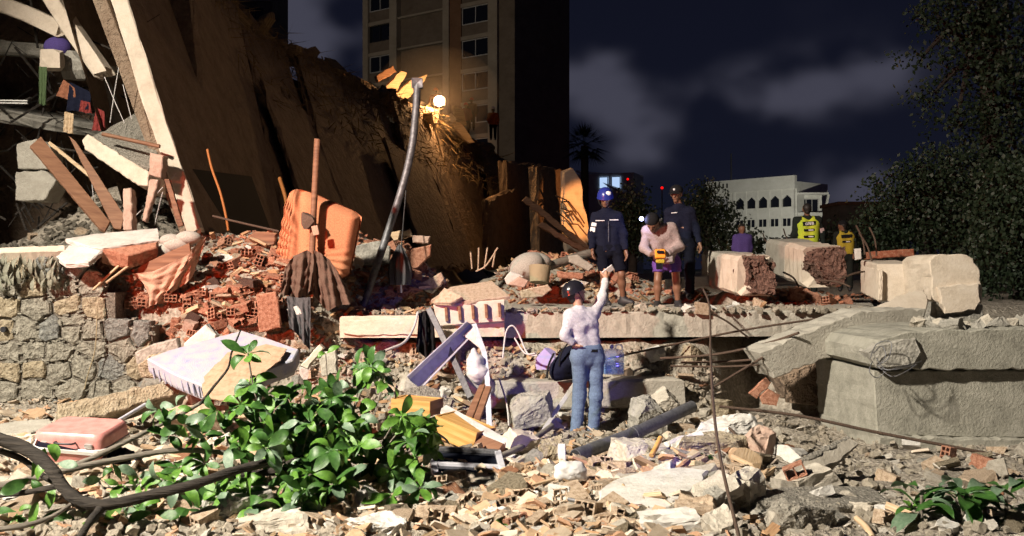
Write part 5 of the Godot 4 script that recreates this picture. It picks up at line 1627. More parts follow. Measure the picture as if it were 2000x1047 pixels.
# ------------------------------------------------------------------ right
func build_right_things():
	# pale broken slab in the foreground and the chunks round it
	board("white_slab", M.plaster, [[1166, 985, 7.15], [1172, 955, 7.45], [1200, 936, 7.7], [1250, 922, 7.9], [1330, 912, 8.0], [1382, 918, 7.9], [1370, 944, 7.55], [1340, 968, 7.25], [1290, 996, 6.95], [1215, 998, 6.95]], 0, 0.07, "large flat white plaster slab in the foreground", "slab", 0.05)
	big(P(1254, 888, 8.6), Vector3(0.46, 0.2, 0.36), 5, M.conc_beige, Vector3(0.1, 0.5, -0.12), "angular grey block lying against the grey pipe", "block")
	big(P(1418, 848, 9.2), Vector3(0.58, 0.26, 0.3), 9, M.plaster, Vector3(0.2, 0.3, 0.1), "pale angular chunk crowning the right foreground pile", "chunk")
	big(P(1385, 885, 8.6), Vector3(0.62, 0.24, 0.34), 6, M.stone_c, Vector3(0.1, 0.1, 0.0), "ochre stone block in the middle of the right pile", "block")
	big(P(1478, 870, 8.7), Vector3(0.3, 0.26, 0.3), 7, M.salmon, Vector3(0.3, 0.9, 0.1), "pinkish chunk at the right end of the pile", "chunk")
	big(P(1340, 875, 8.7), Vector3(0.36, 0.2, 0.3), 5, M.plaster, Vector3(-0.3, 0.2, 0.25), "white fractured slab leaning on the ochre stone", "chunk")
	big(P(1556, 1020, 6.6), Vector3(0.36, 0.24, 0.3), 7, M.conc_rough, Vector3(0.1, 0.4, -0.2), "rough grey boulder at the bottom of the picture", "boulder")
	big(P(1455, 950, 7.3), Vector3(0.2, 0.24, 0.24), 3, M.conc_beige, Vector3(0.2, 0.7, 0.2), "squarish beige block beside the leaning black rod", "block")
	big(P(1400, 965, 7.1), Vector3(0.34, 0.12, 0.26), 3, M.conc_beige, Vector3(0.15, 0.6, 0.35), "tilted beige slab piece between white slab and rod", "slab piece")
	big(P(1370, 1000, 6.8), Vector3(0.3, 0.12, 0.22), 4, M.clay_tan, Vector3(0.2, 0.2, 0.1), "tan slab piece just below the white slab", "slab piece")
	big(P(1302, 1020, 6.6), Vector3(0.42, 0.09, 0.24), 4, M.plaster, Vector3(0.1, 0.1, 0.1), "thin white slab piece below the white slab", "slab piece")
	big(P(1410, 1030, 6.5), Vector3(0.22, 0.16, 0.2), 4, M.conc_beige, Vector3(0.3, 0.5, 0.3), "beige cube-like chunk at the foot of the rod", "chunk")
	big(P(1400, 975, 7.0), Vector3(0.15, 0.15, 0.12), 7, M.conc_grey, Vector3(0.3, 0.5, 0.3), "small grey white chunk beside the tilted slab piece", "chunk")
	big(P(545, 1030, 6.6), Vector3(0.48, 0.16, 0.3), 5, M.conc_beige, Vector3(0.05, 0.1, 0.08), "broad beige chunk at the bottom edge under the leaves", "chunk")
	big(P(730, 1035, 6.5), Vector3(0.4, 0.16, 0.3), 6, M.plaster, Vector3(0.1, 0.2, 0.0), "pale domed chunk at the bottom edge, left of centre", "chunk")
	big(P(470, 990, 6.9), Vector3(0.42, 0.2, 0.3), 6, M.conc_grey, Vector3(0.0, 0.4, 0.1), "grey chunk under the hanging leaf clump", "chunk")
	big(P(320, 960, 7.3), Vector3(0.46, 0.14, 0.3), 4, M.conc_beige, Vector3(0.1, -0.3, 0.0), "wide beige chunk under the thick dark branch", "chunk")
	big(P(1090, 700, 12.4), Vector3(0.3, 0.16, 0.2), 6, M.plaster, Vector3(0, 0.4, 0), "white chunk behind the navy backpack", "chunk")
	big(P(1280, 692, 12.6), Vector3(0.2, 0.16, 0.2), 6, M.plaster, Vector3(0, 0.4, 0.2), "white stone right of the water jug", "stone")
	big(P(1350, 690, 12.7), Vector3(0.26, 0.2, 0.2), 7, M.stone_c, Vector3(0, 0.9, 0.1), "ochre stone tucked under the floor slab", "stone")
	big(P(1410, 755, 11.6), Vector3(0.3, 0.18, 0.24), 8, M.stone_c, Vector3(0, 0.9, 0.1), "rounded pale boulder above the pipe's far end", "boulder")
	big(P(1262, 815, 11.2), Vector3(0.36, 0.42, 0.3), 9, M.conc_grey, Vector3(0.1, 0.4, 0.15), "tall grey boulder draped with netting right of the man", "boulder")
	big(P(1040, 800, 11.4), Vector3(0.5, 0.34, 0.3), 7, M.conc_grey, Vector3(0.1, 0.2, 0.1), "dark grey boulder under the fallen beam", "boulder")
	big(P(1300, 790, 11.5), Vector3(0.36, 0.3, 0.3), 8, M.conc_beige, Vector3(0.3, 0.2, 0.6), "angular chunk leaning under the fallen beam's end", "chunk")
	big(P(1075, 880, 9.2), Vector3(0.24, 0.16, 0.2), 8, M.stone_c, Vector3(0.3, 0.2, 0.2), "rounded tan chunk just before the man's feet", "chunk")
	big(P(1020, 862, 9.6), Vector3(0.34, 0.18, 0.2), 7, M.cream, Vector3(0.3, 0.5, -0.3), "cream shard right of the brown cabinet side", "chunk")
	# flat slab pieces strewn over the foreground
	var fk := 0
	for q in [[432, 1012, 0.34, "plaster", "pale flat slab piece at the bottom edge, below the leaves"], [606, 1006, 0.4, "conc_beige", "beige flat slab piece under the hanging leaf clump"], [690, 985, 0.34, "clay_tan", "tan flat slab piece right of the hanging leaf clump"], [826, 1000, 0.42, "conc_beige", "long beige slab piece below the fallen window"], [905, 968, 0.34, "conc_grey", "grey slab piece just below the fallen window"], [1000, 905, 0.3, "plaster", "white slab piece right of the fallen window"], [1040, 1010, 0.34, "clay_tan", "tan slab piece at the bottom edge, right of centre"], [1150, 1035, 0.32, "conc_beige", "beige slab piece at the bottom edge, below the white slab"], [250, 985, 0.4, "conc_beige", "beige slab piece below the thick dark branch's fork"], [60, 985, 0.36, "plaster", "pale slab piece at the left edge under the branches"], [1490, 1010, 0.3, "conc_grey", "grey slab piece left of the rough grey boulder"], [1235, 1036, 0.34, "clay_tan", "tan slab piece at the bottom edge, left of the rod"], [960, 1030, 0.3, "plaster", "white slab piece at the bottom edge near centre"], [40, 880, 0.4, "cream", "cream slab piece left of the pink suitcase"], [1690, 1000, 0.3, "conc_beige", "beige slab piece left of the broad-leaved plants"]]:
		fk += 1
		var fp := hit(q[0], q[1])
		if fp != Vector3.ZERO:
			fp.y = Hn(fp.x, fp.z) + 0.035
			one("slab_piece", chunk(800 + fk, Vector3(q[2], 0.075, q[2] * 0.62), 5, 0.02, 3), M[q[3]], q[4], "slab piece", "", fp, Basis.from_euler(Vector3(0.12 * sin(fk * 2.0), fk * 1.3, 0.16 * cos(fk * 3.1))))
	# hollow concrete lintel
	var s = thing("hollow_lintel", "broken hollow lintel block tilted on a stone, right foreground", "lintel", "", P(1605, 915, 8.0))
	plate("block", M.conc_beige, px([[1532, 912, 7.75], [1588, 890, 7.95], [1660, 852, 8.3], [1676, 870, 8.3], [1640, 900, 8.0], [1545, 935, 7.7]], 0), 0.18, 0.012, s)
	plate("rough_top", M.conc_rough, px([[1530, 910, 7.78], [1590, 882, 8.05], [1655, 850, 8.35], [1662, 854, 8.3], [1590, 892, 7.94], [1536, 915, 7.74]], 0), 0.06, 0.02, s)
	var hb := hollow(0.16, 0.1, 0.1, 2, 1, 0.01, 3)
	part("clay_core", hb, M.clay, s, P(1552, 920, 7.66) - s.position, Basis(Vector3(0, 0, 1), 0.45) * Basis(Vector3.UP, -0.2))
	big(P(1585, 935, 7.75), Vector3(0.4, 0.14, 0.26), 6, M.conc_beige, Vector3(0, 0.3, 0.25), "flat stone under the broken hollow lintel", "stone")
	board("flat_ledge", M.conc_rough, [[1466, 955, 7.4], [1560, 948, 7.6], [1700, 952, 7.7], [1740, 975, 7.3], [1640, 986, 7.1], [1480, 984, 7.1]], 0, 0.1, "flat gravelly concrete ledge, right foreground", "ledge", 0.03)
	# red clay pieces in the cavity
	for q in [[[[1462, 768], [1496, 738], [1506, 748], [1478, 778]], "rusty red clay shard at the cavity mouth, upper one"], [[[1484, 775], [1500, 760], [1522, 772], [1516, 792], [1490, 788]], "ribbed red clay pot piece at the cavity mouth, lower one"]]:
		board("red_clay_piece", M.clay, q[0], 11.2, 0.04, q[1], "clay piece", 0.03)
	# row of broken stone along the top of the foundation block
	for k in 15:
		var bx := 1795.0 + k * 15.0 + rng.randf_range(-4, 4)
		var bs := rng.randf_range(0.08, 0.17)
		var bp := P(bx, 640, 10.5 + rng.randf_range(0, 0.35))
		bp.y = 1.27 + bs * 0.22 - 0.0
		one("rubble_chunk", chunk(700 + k, Vector3(bs * 1.3, bs * 0.8, bs), 6, 0.02, 1), M.conc_grey if k % 3 else M.conc_beige, "%s stone from the tilted slab in the row on the foundation block" % ["first", "second", "third", "fourth", "fifth", "sixth", "seventh", "eighth", "ninth", "tenth", "eleventh", "twelfth", "thirteenth", "fourteenth", "fifteenth"][k], "stone", "stones on the foundation block", bp, Basis.from_euler(Vector3(rng.randf(), rng.randf() * 6, rng.randf())))
	# reinforcing rods
	rod("long bent black rod leaning before the right pile", "rod", M.rust, [[1374, 566, 12.6], [1386, 600, 11.6], [1388, 700, 9.6], [1394, 800, 8.1], [1408, 900, 7.1], [1446, 1060, 5.9]], 0.012, "bent_rod")
	rod("rusty rod branching from the bent black rod's top", "rod", M.rust, [[1388, 612, 12.3], [1420, 628, 12.4], [1462, 660, 12.5]], 0.012, "rusty_rod")
	rod("thin rod running along the slab front to the tilted slab", "rod", M.rust, [[1180, 702, 12.2], [1300, 676, 12.5], [1450, 645, 12.6], [1600, 622, 12.6], [1690, 606, 12.6]], 0.014, "thin_rod")
	rod("bundle rod below the floor slab, upper", "rod", M.rust, [[1290, 700, 12.2], [1400, 692, 11.8], [1500, 670, 11.6], [1560, 650, 11.3]], 0.016, "slab_rod")
	rod("bundle rod below the floor slab, middle", "rod", M.rust, [[1330, 708, 12.2], [1420, 706, 11.9], [1500, 700, 11.5]], 0.014, "slab_rod")
	rod("bundle rod below the floor slab, lowest", "rod", M.rust, [[1310, 715, 12.1], [1420, 716, 11.8], [1510, 710, 11.4]], 0.012, "slab_rod")
	rod("reddish rod slanting up to the tilted slab's end", "rod", M.rust, [[1396, 755, 11.2], [1440, 728, 11.3], [1490, 698, 11.3]], 0.014, "rusty_rod")
	rod("long rod lying from the pile to the foundation block", "rod", M.rust, [[1405, 794, 10.0], [1560, 812, 9.9], [1720, 846, 9.8], [1970, 893, 9.6]], 0.016, "thin_rod")
	rod("short rod crossing the pile behind the bent rod", "rod", M.rust, [[1405, 905, 8.3], [1440, 860, 8.7], [1415, 828, 9.2]], 0.014, "rusty_rod")
	for k in 5:
		rod(["widest wire loop on the cap beam's broken end", "second wire loop on the cap beam's broken end", "low wire loop over the foundation block face", "long thin wire over the foundation block face", "short hooked wire at the broken end"][k], "wire", M.steel_grey, [[[1700, 700, 10.15], [1712, 672, 10.1], [1740, 668, 10.05], [1735, 700, 10.0], [1712, 716, 10.05], [1745, 722, 10.0], [1790, 712, 10.1]], [[1706, 690, 10.1], [1722, 676, 10.0], [1730, 694, 9.95], [1718, 712, 10.0]], [[1715, 715, 10.1], [1740, 735, 10.0], [1765, 728, 10.0], [1790, 712, 10.1]], [[1712, 700, 10.1], [1730, 722, 9.9], [1760, 716, 9.9], [1800, 706, 10.15]], [[1704, 706, 10.1], [1698, 725, 10.0], [1712, 738, 10.0], [1730, 726, 10.0]]][k], 0.005, "wire_loop", "wire loops on the cap beam")
	for k in 6:
		var a: Array = [[1705, 520, 14.6], [1690, 505, 14.8], [1712, 500, 14.9], [1698, 530, 14.4], [1560, 560, 14.6], [1600, 548, 14.4]][k]
		var b: Array = [[1678, 455, 14.6], [1672, 440, 14.8], [1698, 444, 14.9], [1640, 545, 14.0], [1530, 532, 14.3], [1660, 560, 13.6]][k]
		rod(["tallest middle rusty bar curling up beside the square block", "leftmost rusty bar standing up beside the square block", "rightmost rusty bar standing up beside the square block", "low rusty bar reaching left from the square block", "rusty bar bent over the red dirt, left one", "rusty bar bent over the red dirt, right one"][k], "rod", M.rust, [a, [(a[0] + b[0]) / 2 + 4, (a[1] + b[1]) / 2 - 4, (a[2] + b[2]) / 2], b], 0.014, "curled_bar", "bars by the square block" if k < 4 else "bars over the red dirt")
	for k in 5:
		rod(["leftmost", "second", "third", "long curved", "rightmost"][k] + " bare rod end standing up behind the slab", "rod", M.clay_tan, [[[922, 525, 15.0], [919, 492, 15.0]], [[934, 528, 15.0], [935, 484, 15.0]], [[946, 525, 15.0], [952, 484, 15.0]], [[930, 530, 14.8], [950, 518, 14.7], [972, 484, 14.6]], [[962, 522, 15.0], [968, 488, 15.0]]][k], 0.012, "rod_end", "rod ends behind the slab")
	board("red_beam", M.orange_paint, [[1700, 492], [1785, 486], [1787, 500], [1702, 506]], 15.6, 0.3, "reddish beam lying behind the square block", "beam", 0.01)
	board("white_tag", M.plaster, [[1670, 486], [1682, 485], [1683, 506], [1672, 508]], 14.6, 0.06, "small white upright piece beside the curled bars", "piece", 0.004)
	# pale plastic scraps: yellow tube, bottle
	rod("yellow peel-like strip lying on the grey block", "strip", M.wood_yellow, [[1272, 890, 8.3], [1282, 872, 8.4], [1290, 855, 8.5]], 0.022, "yellow_strip")
	rod("tapering pale root sticking up at the bottom edge", "root", M.wood_pale, [[1672, 1012, 6.6], [1692, 1030, 6.5], [1704, 1050, 6.4]], 0.022, "pale_root")

func big(at: Vector3, s: Vector3, cuts: int, m: Material, rot: Vector3, label: String, cat: String):
	var g := Hn(at.x, at.z)
	# rest the chunk on the ground where it would float
	at.y = clampf(at.y, g + s.y * 0.1, g + s.y * 1.6)
	return one(["concrete_chunk", "concrete_block", "stone_boulder"][0 if cat == "chunk" else (2 if cat in ["boulder", "stone"] else 1)], chunk(int(at.x * 100) + cuts, s, cuts, 0.02, 3 if s.length() > 0.5 else 2), m, label, cat, "", at, Basis.from_euler(rot))

# ------------------------------------------------------------------ bodies
# bones: [a, ra, b, rb, flat_end]; joined by a smooth minimum and meshed as surface nets
func sdf_mesh(bones: Array, cell: float, k: float, fold := 0.0, into: SurfaceTool = null) -> ArrayMesh:
	var lo := Vector3(1e9, 1e9, 1e9)
	var hi := -lo
	for b in bones:
		var r := maxf(b[1], b[3]) + fold
		for q in [b[0], b[2]]:
			lo = lo.min(q - Vector3.ONE * r)
			hi = hi.max(q + Vector3.ONE * r)
	lo -= Vector3.ONE * cell * 3
	hi += Vector3.ONE * cell * 3
	var nx := int((hi.x - lo.x) / cell) + 1
	var ny := int((hi.y - lo.y) / cell) + 1
	var n3 := int((hi.z - lo.z) / cell) + 1
	var F := PackedFloat32Array()
	F.resize(nx * ny * n3)
	F.fill(1000.0)
	var nxy := nx * ny
	for b in bones:
		var a: Vector3 = b[0]
		var ba: Vector3 = b[2] - a
		var ra: float = b[1]
		var dr: float = b[3] - ra
		var l2 := maxf(ba.length_squared(), 1e-9)
		var L := sqrt(l2)
		var flat: int = b[4] if b.size() > 4 else 0
		var m := maxf(ra, ra + dr) + k + cell * 2
		var p0: Vector3 = a.min(b[2]) - Vector3.ONE * m
		var p1: Vector3 = a.max(b[2]) + Vector3.ONE * m
		var i0 := maxi(0, int((p0.x - lo.x) / cell))
		var i1 := mini(nx - 1, int((p1.x - lo.x) / cell) + 1)
		var j0 := maxi(0, int((p0.y - lo.y) / cell))
		var j1 := mini(ny - 1, int((p1.y - lo.y) / cell) + 1)
		var k0 := maxi(0, int((p0.z - lo.z) / cell))
		var k1 := mini(n3 - 1, int((p1.z - lo.z) / cell) + 1)
		for kk in range(k0, k1 + 1):
			for jj in range(j0, j1 + 1):
				var row := kk * nxy + jj * nx
				var pa := Vector3(lo.x + i0 * cell, lo.y + jj * cell, lo.z + kk * cell) - a
				for ii in range(i0, i1 + 1):
					var tt := pa.dot(ba) / l2
					var t := clampf(tt, 0.0, 1.0)
					var d := (pa - ba * t).length() - ra - dr * t
					if flat:
						if flat & 2 and tt > 1.0:
							d = maxf(d, (tt - 1.0) * L)
						if flat & 1 and tt < 0.0:
							d = maxf(d, -tt * L)
					pa.x += cell
					var f := F[row + ii]
					var h := k - absf(f - d)
					if h > 0.0:
						F[row + ii] = minf(f, d) - h * h / (4.0 * k)
					elif d < f:
						F[row + ii] = d
	if fold > 0.0:
		for kk in n3:
			for jj in ny:
				for ii in nx:
					var q := kk * nxy + jj * nx + ii
					if absf(F[q]) < 0.05:
						var x := lo.x + ii * cell
						var y := lo.y + jj * cell
						var z := lo.z + kk * cell
						F[q] += fold * (nz.get_noise_3d(x * 5.0 + y * 4.0, y * 9.0, z * 5.0) + 0.6 * nz.get_noise_3d(x * 9.0, y * 18.0 + x * 10.0, z * 9.0))
	var vid := PackedInt32Array()
	vid.resize(F.size())
	vid.fill(-1)
	var vs := PackedVector3Array()
	var cells := PackedInt32Array()
	var offs := [0, 1, nx, nx + 1, nxy, nxy + 1, nxy + nx, nxy + nx + 1]
	var pos := [Vector3(0, 0, 0), Vector3(1, 0, 0), Vector3(0, 1, 0), Vector3(1, 1, 0), Vector3(0, 0, 1), Vector3(1, 0, 1), Vector3(0, 1, 1), Vector3(1, 1, 1)]
	var edges := [[0, 1], [2, 3], [4, 5], [6, 7], [0, 2], [1, 3], [4, 6], [5, 7], [0, 4], [1, 5], [2, 6], [3, 7]]
	var lim := cell * 2.6
	for kk in n3 - 1:
		for jj in ny - 1:
			var row := kk * nxy + jj * nx
			for ii in nx - 1:
				var f0 := F[row + ii]
				if f0 > lim or f0 < -lim:
					continue
				var v := [0.0, 0.0, 0.0, 0.0, 0.0, 0.0, 0.0, 0.0]
				var neg := 0
				for e in 8:
					v[e] = F[row + ii + offs[e]]
					if v[e] < 0.0:
						neg += 1
				if neg == 0 or neg == 8:
					continue
				var c := Vector3.ZERO
				var cnt := 0
				for e in edges:
					var a: float = v[e[0]]
					var b: float = v[e[1]]
					if (a < 0.0) != (b < 0.0):
						c += pos[e[0]].lerp(pos[e[1]], a / (a - b))
						cnt += 1
				vid[row + ii] = vs.size()
				cells.append(row + ii)
				vs.append(lo + (Vector3(ii, jj, kk) + c / cnt) * cell)
	var st := into if into else new_st(true)
	st.set_smooth_group(0)
	for q in cells:
		var s := F[q] < 0.0
		for ax in 3:
			var step: int = [1, nx, nxy][ax]
			var o1: int = [nx, nxy, 1][ax]
			var o2: int = [nxy, 1, nx][ax]
			if q + step >= F.size() or (F[q + step] < 0.0) == s:
				continue
			var a := vid[q]
			var b := vid[q - o1] if q >= o1 else -1
			var c := vid[q - o1 - o2] if q >= o1 + o2 else -1
			var d := vid[q - o2] if q >= o2 else -1
			if a < 0 or b < 0 or c < 0 or d < 0:
				continue
			if s:
				quad(st, vs[a], vs[d], vs[c], vs[b])
			else:
				quad(st, vs[a], vs[b], vs[c], vs[d])
	return null if into else done(st)

func hand_bones(w: Vector3, dir: Vector3, palm: Vector3, side: float, curl: float) -> Array:
	# dir: wrist to knuckles, palm: where the palm faces, side: which way the thumb lies across
	dir = dir.normalized()
	palm = (palm - dir * palm.dot(dir)).normalized()
	var ac := dir.cross(palm) * side
	var out := []
	out.append([w, 0.026, w + dir * 0.085 + ac * 0.02, 0.02])
	out.append([w, 0.024, w + dir * 0.085 - ac * 0.022, 0.018])
	for f in 4:
		var len: float = [0.075, 0.083, 0.078, 0.06][f]
		var p := w + dir * 0.088 + ac * (0.031 - 0.021 * f)
		var a := curl * 0.4 + 0.12
		for j in 3:
			var dd := dir * cos(a) + palm * sin(a)
			var q: Vector3 = p + dd * len * [0.45, 0.32, 0.25][j]
			out.append([p, 0.0105 - 0.001 * j, q, 0.0095 - 0.001 * j])
			p = q
			a += curl * 0.75
	var tp := w + dir * 0.025 + ac * 0.028
	var td := (dir * 0.65 + ac * 0.75 + palm * 0.35 * (0.4 + curl)).normalized()
	var t1 := tp + td * 0.045
	out.append([tp, 0.014, t1, 0.012])
	out.append([t1, 0.012, t1 + (td + dir * 0.6 + palm * 0.4 * curl).normalized() * 0.035, 0.009])
	return out

# J holds joints as [px, py, toward] in the picture's plane at depth d; toward = metres nearer the camera
func figure(label: String, d: float, J: Dictionary, o: Dictionary, group := ""):
	var W := {}
	for k in J:
		W[k] = P(J[k][0], J[k][1], d - (J[k][2] if J[k].size() > 2 else 0.0))
	var base: Vector3 = (W.ankL + W.ankR) / 2
	base.y = minf(W.ankL.y, W.ankR.y) - 0.085
	var t = thing("person", label, "person", group, base)
	for k in W:
		W[k] -= base
	var cell: float = o.get("cell", 0.0125)
	var fine: bool = cell < 0.02
	var fwd: Vector3 = o.get("fwd", Vector3(0, 0, 1)).normalized()
	var hf: Vector3 = o.get("face", fwd).normalized()
	var hup: Vector3 = o.get("hup", Vector3.UP)
	hup = (hup - hf * hup.dot(hf)).normalized()
	var hs := hf.cross(hup)
	var g: float = o.get("girth", 1.0)
	var hd: Vector3 = W.head
	var st := new_st(true)
	var neck: Vector3 = W.neck
	var pel: Vector3 = (W.hipL + W.hipR) / 2
	var chest := neck.lerp(pel, 0.32)
	# skin: one continuous body
	var body := [[neck, 0.055, hd - hup * 0.03, 0.052]]
	for s in ["L", "R"]:
		var sh: Vector3 = W["sh" + s]
		var hp: Vector3 = W["hip" + s]
		body.append([neck - Vector3(0, 0.03, 0), 0.05, sh, 0.05])
		body.append([chest.lerp(sh, 0.55), 0.09, pel.lerp(hp, 0.5), 0.09])
		body.append([sh, 0.05, W["el" + s], 0.04])
		body.append([W["el" + s], 0.04, W["wr" + s], 0.027])
		body.append([hp, 0.078, W["kn" + s], 0.05 if o.get("legs", "long") == "short" else 0.042])
		var calf := 0.054 if o.get("legs", "long") == "short" else 0.042
		body.append([W["kn" + s], calf - 0.006, W["kn" + s].lerp(W["ank" + s], 0.35) - fwd * 0.012, calf])
		body.append([W["kn" + s].lerp(W["ank" + s], 0.35) - fwd * 0.012, calf, W["ank" + s], 0.034])
		var toe: Vector3 = W["ank" + s] + o.get("toe" + s, fwd) * 0.14 - Vector3(0, 0.05, 0)
		body.append([W["ank" + s] - Vector3(0, 0.04, 0), 0.04, toe, 0.032])
	sdf_mesh(body, cell, 0.045, 0.0, st)
	var hc := 0.0075 if fine else 0.02
	var head := [[hd + hup * 0.032 - hf * 0.02, 0.086, hd + hup * 0.026 + hf * 0.018, 0.08], [hd + hf * 0.035 - hup * 0.01, 0.066, hd + hf * 0.05 - hup * 0.085, 0.034], [hd - hf * 0.03 - hup * 0.02, 0.06, hd - hup * 0.1 - hf * 0.02, 0.052]]
	if fine:
		head.append([hd + hf * 0.097 + hup * 0.018, 0.010, hd + hf * 0.113 - hup * 0.022, 0.015])
		head.append([hd + hf * 0.085 + hup * 0.028 + hs * 0.035, 0.012, hd + hf * 0.085 + hup * 0.028 - hs * 0.035, 0.012])
		head.append([hd + hf * 0.082 - hup * 0.052 + hs * 0.016, 0.011, hd + hf * 0.082 - hup * 0.052 - hs * 0.016, 0.011])
		for k in [-1, 1]:
			head.append([hd + hs * 0.083 * k + hup * 0.018 - hf * 0.005, 0.012, hd + hs * 0.078 * k - hup * 0.022, 0.010])
	sdf_mesh(head, hc, 0.02 if fine else 0.03, 0.0, st)
	for s in ["L", "R"]:
		var dir: Vector3 = (W["wr" + s] - W["el" + s]).normalized()
		if W.has("hand" + s):
			dir = (W["hand" + s] - W["wr" + s]).normalized()
		var palm: Vector3 = o.get("palm" + s, Vector3(1 if s == "L" else -1, 0, 0.2))
		if fine:
			sdf_mesh(hand_bones(W["wr" + s], dir, palm, o.get("thumb" + s, 1.0), o.get("curl" + s, 0.35)), 0.0055, 0.012, 0.0, st)
		else:
			sdf_mesh([[W["wr" + s], 0.035, W["wr" + s] + dir * 0.12, 0.03]], 0.02, 0.02, 0.0, st)
	st.generate_normals()
	part("body", st.commit(), M[o.get("skin", "skin_b")], t)
	# clothes
	var fo: float = 0.012 if fine else 0.0
	var top := [[neck - Vector3(0, 0.02, 0), 0.075, chest, 0.12 * g]]
	var th: float = o.get("thick", 0.0)
	for s in ["L", "R"]:
		var sh: Vector3 = W["sh" + s]
		var hp: Vector3 = W["hip" + s]
		var waist := pel.lerp(hp, 0.55) + Vector3(0, o.get("hem", -0.02), 0)
		top.append([neck - Vector3(0, 0.04, 0), 0.062, sh, 0.066 + th])
		top.append([chest.lerp(sh, 0.55), 0.115 * g + th, waist, o.get("waist", 0.115) * g + th, 2])
		if o.get("sleeve", 1.0) > 0.0:
			top.append([sh, 0.066 + th, W["el" + s], 0.053 + th])
			top.append([W["el" + s], 0.053 + th, W["el" + s].lerp(W["wr" + s], o.get("sleeve", 1.0)), 0.040 + th, 2])
	if o.get("belly", 0.0) > 0.0:
		top.append([chest.lerp(pel, 0.5) + fwd * 0.04, o.belly, chest.lerp(pel, 0.85) + fwd * 0.05, o.belly])
	part(o.get("top_name", "shirt"), sdf_mesh(top, cell, 0.05, fo), M[o.top], t)
	var bot := []
	for s in ["L", "R"]:
		var hp: Vector3 = W["hip" + s]
		var kn: Vector3 = W["kn" + s]
		var an: Vector3 = W["ank" + s]
		bot.append([pel.lerp(hp, 0.6) + Vector3(0, 0.06, 0), 0.122 * g, hp - Vector3(0, 0.03, 0), 0.115 * g])
		bot.append([pel + Vector3(0, 0.04, 0), 0.118 * g, pel - Vector3(0, 0.04, 0), 0.105 * g])
		if o.get("legs", "long") == "long":
			bot.append([hp, 0.102 * g, kn, 0.078])
			bot.append([kn, 0.078, an + Vector3(0, 0.0, 0), 0.068, 2])
		else:
			bot.append([hp, 0.1 * g, hp.lerp(kn, o.get("short", 0.8)), 0.084, 2])
	part(o.get("bot_name", "trousers"), sdf_mesh(bot, cell, 0.02 if o.get("legs", "long") == "short" else 0.03, fo), M[o.bot], t)
	for s in ["L", "R"]:
		var an: Vector3 = W["ank" + s]
		var f: Vector3 = o.get("toe" + s, fwd)
		f = (f * Vector3(1, 0, 1)).normalized()
		var b := [[an + Vector3(0, o.get("boot", 0.0), 0), 0.05, an - Vector3(0, 0.04, 0), 0.05], [an - Vector3(0, 0.045, 0) - f * 0.05, 0.042, an - Vector3(0, 0.05, 0) + f * 0.15, 0.038], [an - Vector3(0, 0.01, 0), 0.045, an - Vector3(0, 0.035, 0) + f * 0.10, 0.038]]
		part("shoe", sdf_mesh(b, 0.012 if fine else 0.025, 0.03), M.shoe, t)
	# head gear, hair, eyes, mouth
	var hb := Basis(hs, hup, -hf)
	var gear: String = o.get("gear", "hair")
	part("hair", sdf_mesh([[hd + hup * 0.042 - hf * 0.03, 0.088, hd + hup * 0.04 + hf * 0.005, 0.085], [hd - hf * 0.045 + hup * 0.02, 0.075, hd - hf * 0.05 - hup * 0.04, 0.055]], hc * 1.3, 0.02), M.hair, t)
	if gear == "helmet":
		part("helmet", gridm(24, 12, func(u, v):
			var a: float = u * TAU
			var r: float = sin(v * PI * 0.54) * (1.0 + 0.05 * smoothstep(0.9, 1.0, v))
			return Vector3(cos(a) * r * 0.118, cos(v * PI * 0.54) * 0.135, sin(a) * r * 0.145)), M[o.get("gear_mat", "black_gloss")], t, hd + hup * 0.03 - hf * 0.01, hb)
		part("helmet_strap", sweep(curve([hs * 0.1 + hup * 0.02, hs * 0.085 - hup * 0.06 + hf * 0.02, hf * 0.055 - hup * 0.125, -hs * 0.085 - hup * 0.06 + hf * 0.02, -hs * 0.1 + hup * 0.02], 3), rect(0.016, 0.005), [], Vector3.UP), M.black_cloth, t, hd)
		if o.get("badge", false):
			part("helmet_badge", ball(0.04, 10, Vector3(1, 0.8, 0.35)), M.white_gloss, t, hd + hup * 0.105 + hf * 0.098 - hs * 0.045)
	elif gear == "cap":
		part("cap", gridm(20, 8, func(u, v):
			var a: float = u * TAU
			return Vector3(cos(a) * sin(v * PI * 0.5) * 0.103, cos(v * PI * 0.5) * 0.105, sin(a) * sin(v * PI * 0.5) * 0.118)), M.black_cloth, t, hd + hup * 0.045 - hf * 0.012, hb)
		var bk: float = o.get("brim", 1.0)
		part("cap_brim", gridm(10, 4, func(u, v):
			var a: float = (u - 0.5) * 2.0
			return hs * a * 0.085 + hf * bk * (0.085 + v * 0.085 * (1.0 - a * a * 0.55)) + hup * (0.048 - v * 0.02 - a * a * 0.01)), M.black_cloth, t, hd)
		if o.get("badge", false):
			part("cap_badge", ball(0.018, 8, Vector3(1, 1, 0.4)), M.white_gloss, t, hd + hup * 0.085 + hf * 0.10)
	if fine:
		for k in [-1, 1]:
			part("eye", ball(0.0115, 8), M.eye_dark, t, hd + hf * 0.089 + hup * 0.004 + hs * 0.033 * k)
		part("mouth", ball(0.024, 8, Vector3(1, 0.22, 0.5)), M.lip, t, hd + hf * 0.083 - hup * 0.055, hb)
	return [t, W, base]

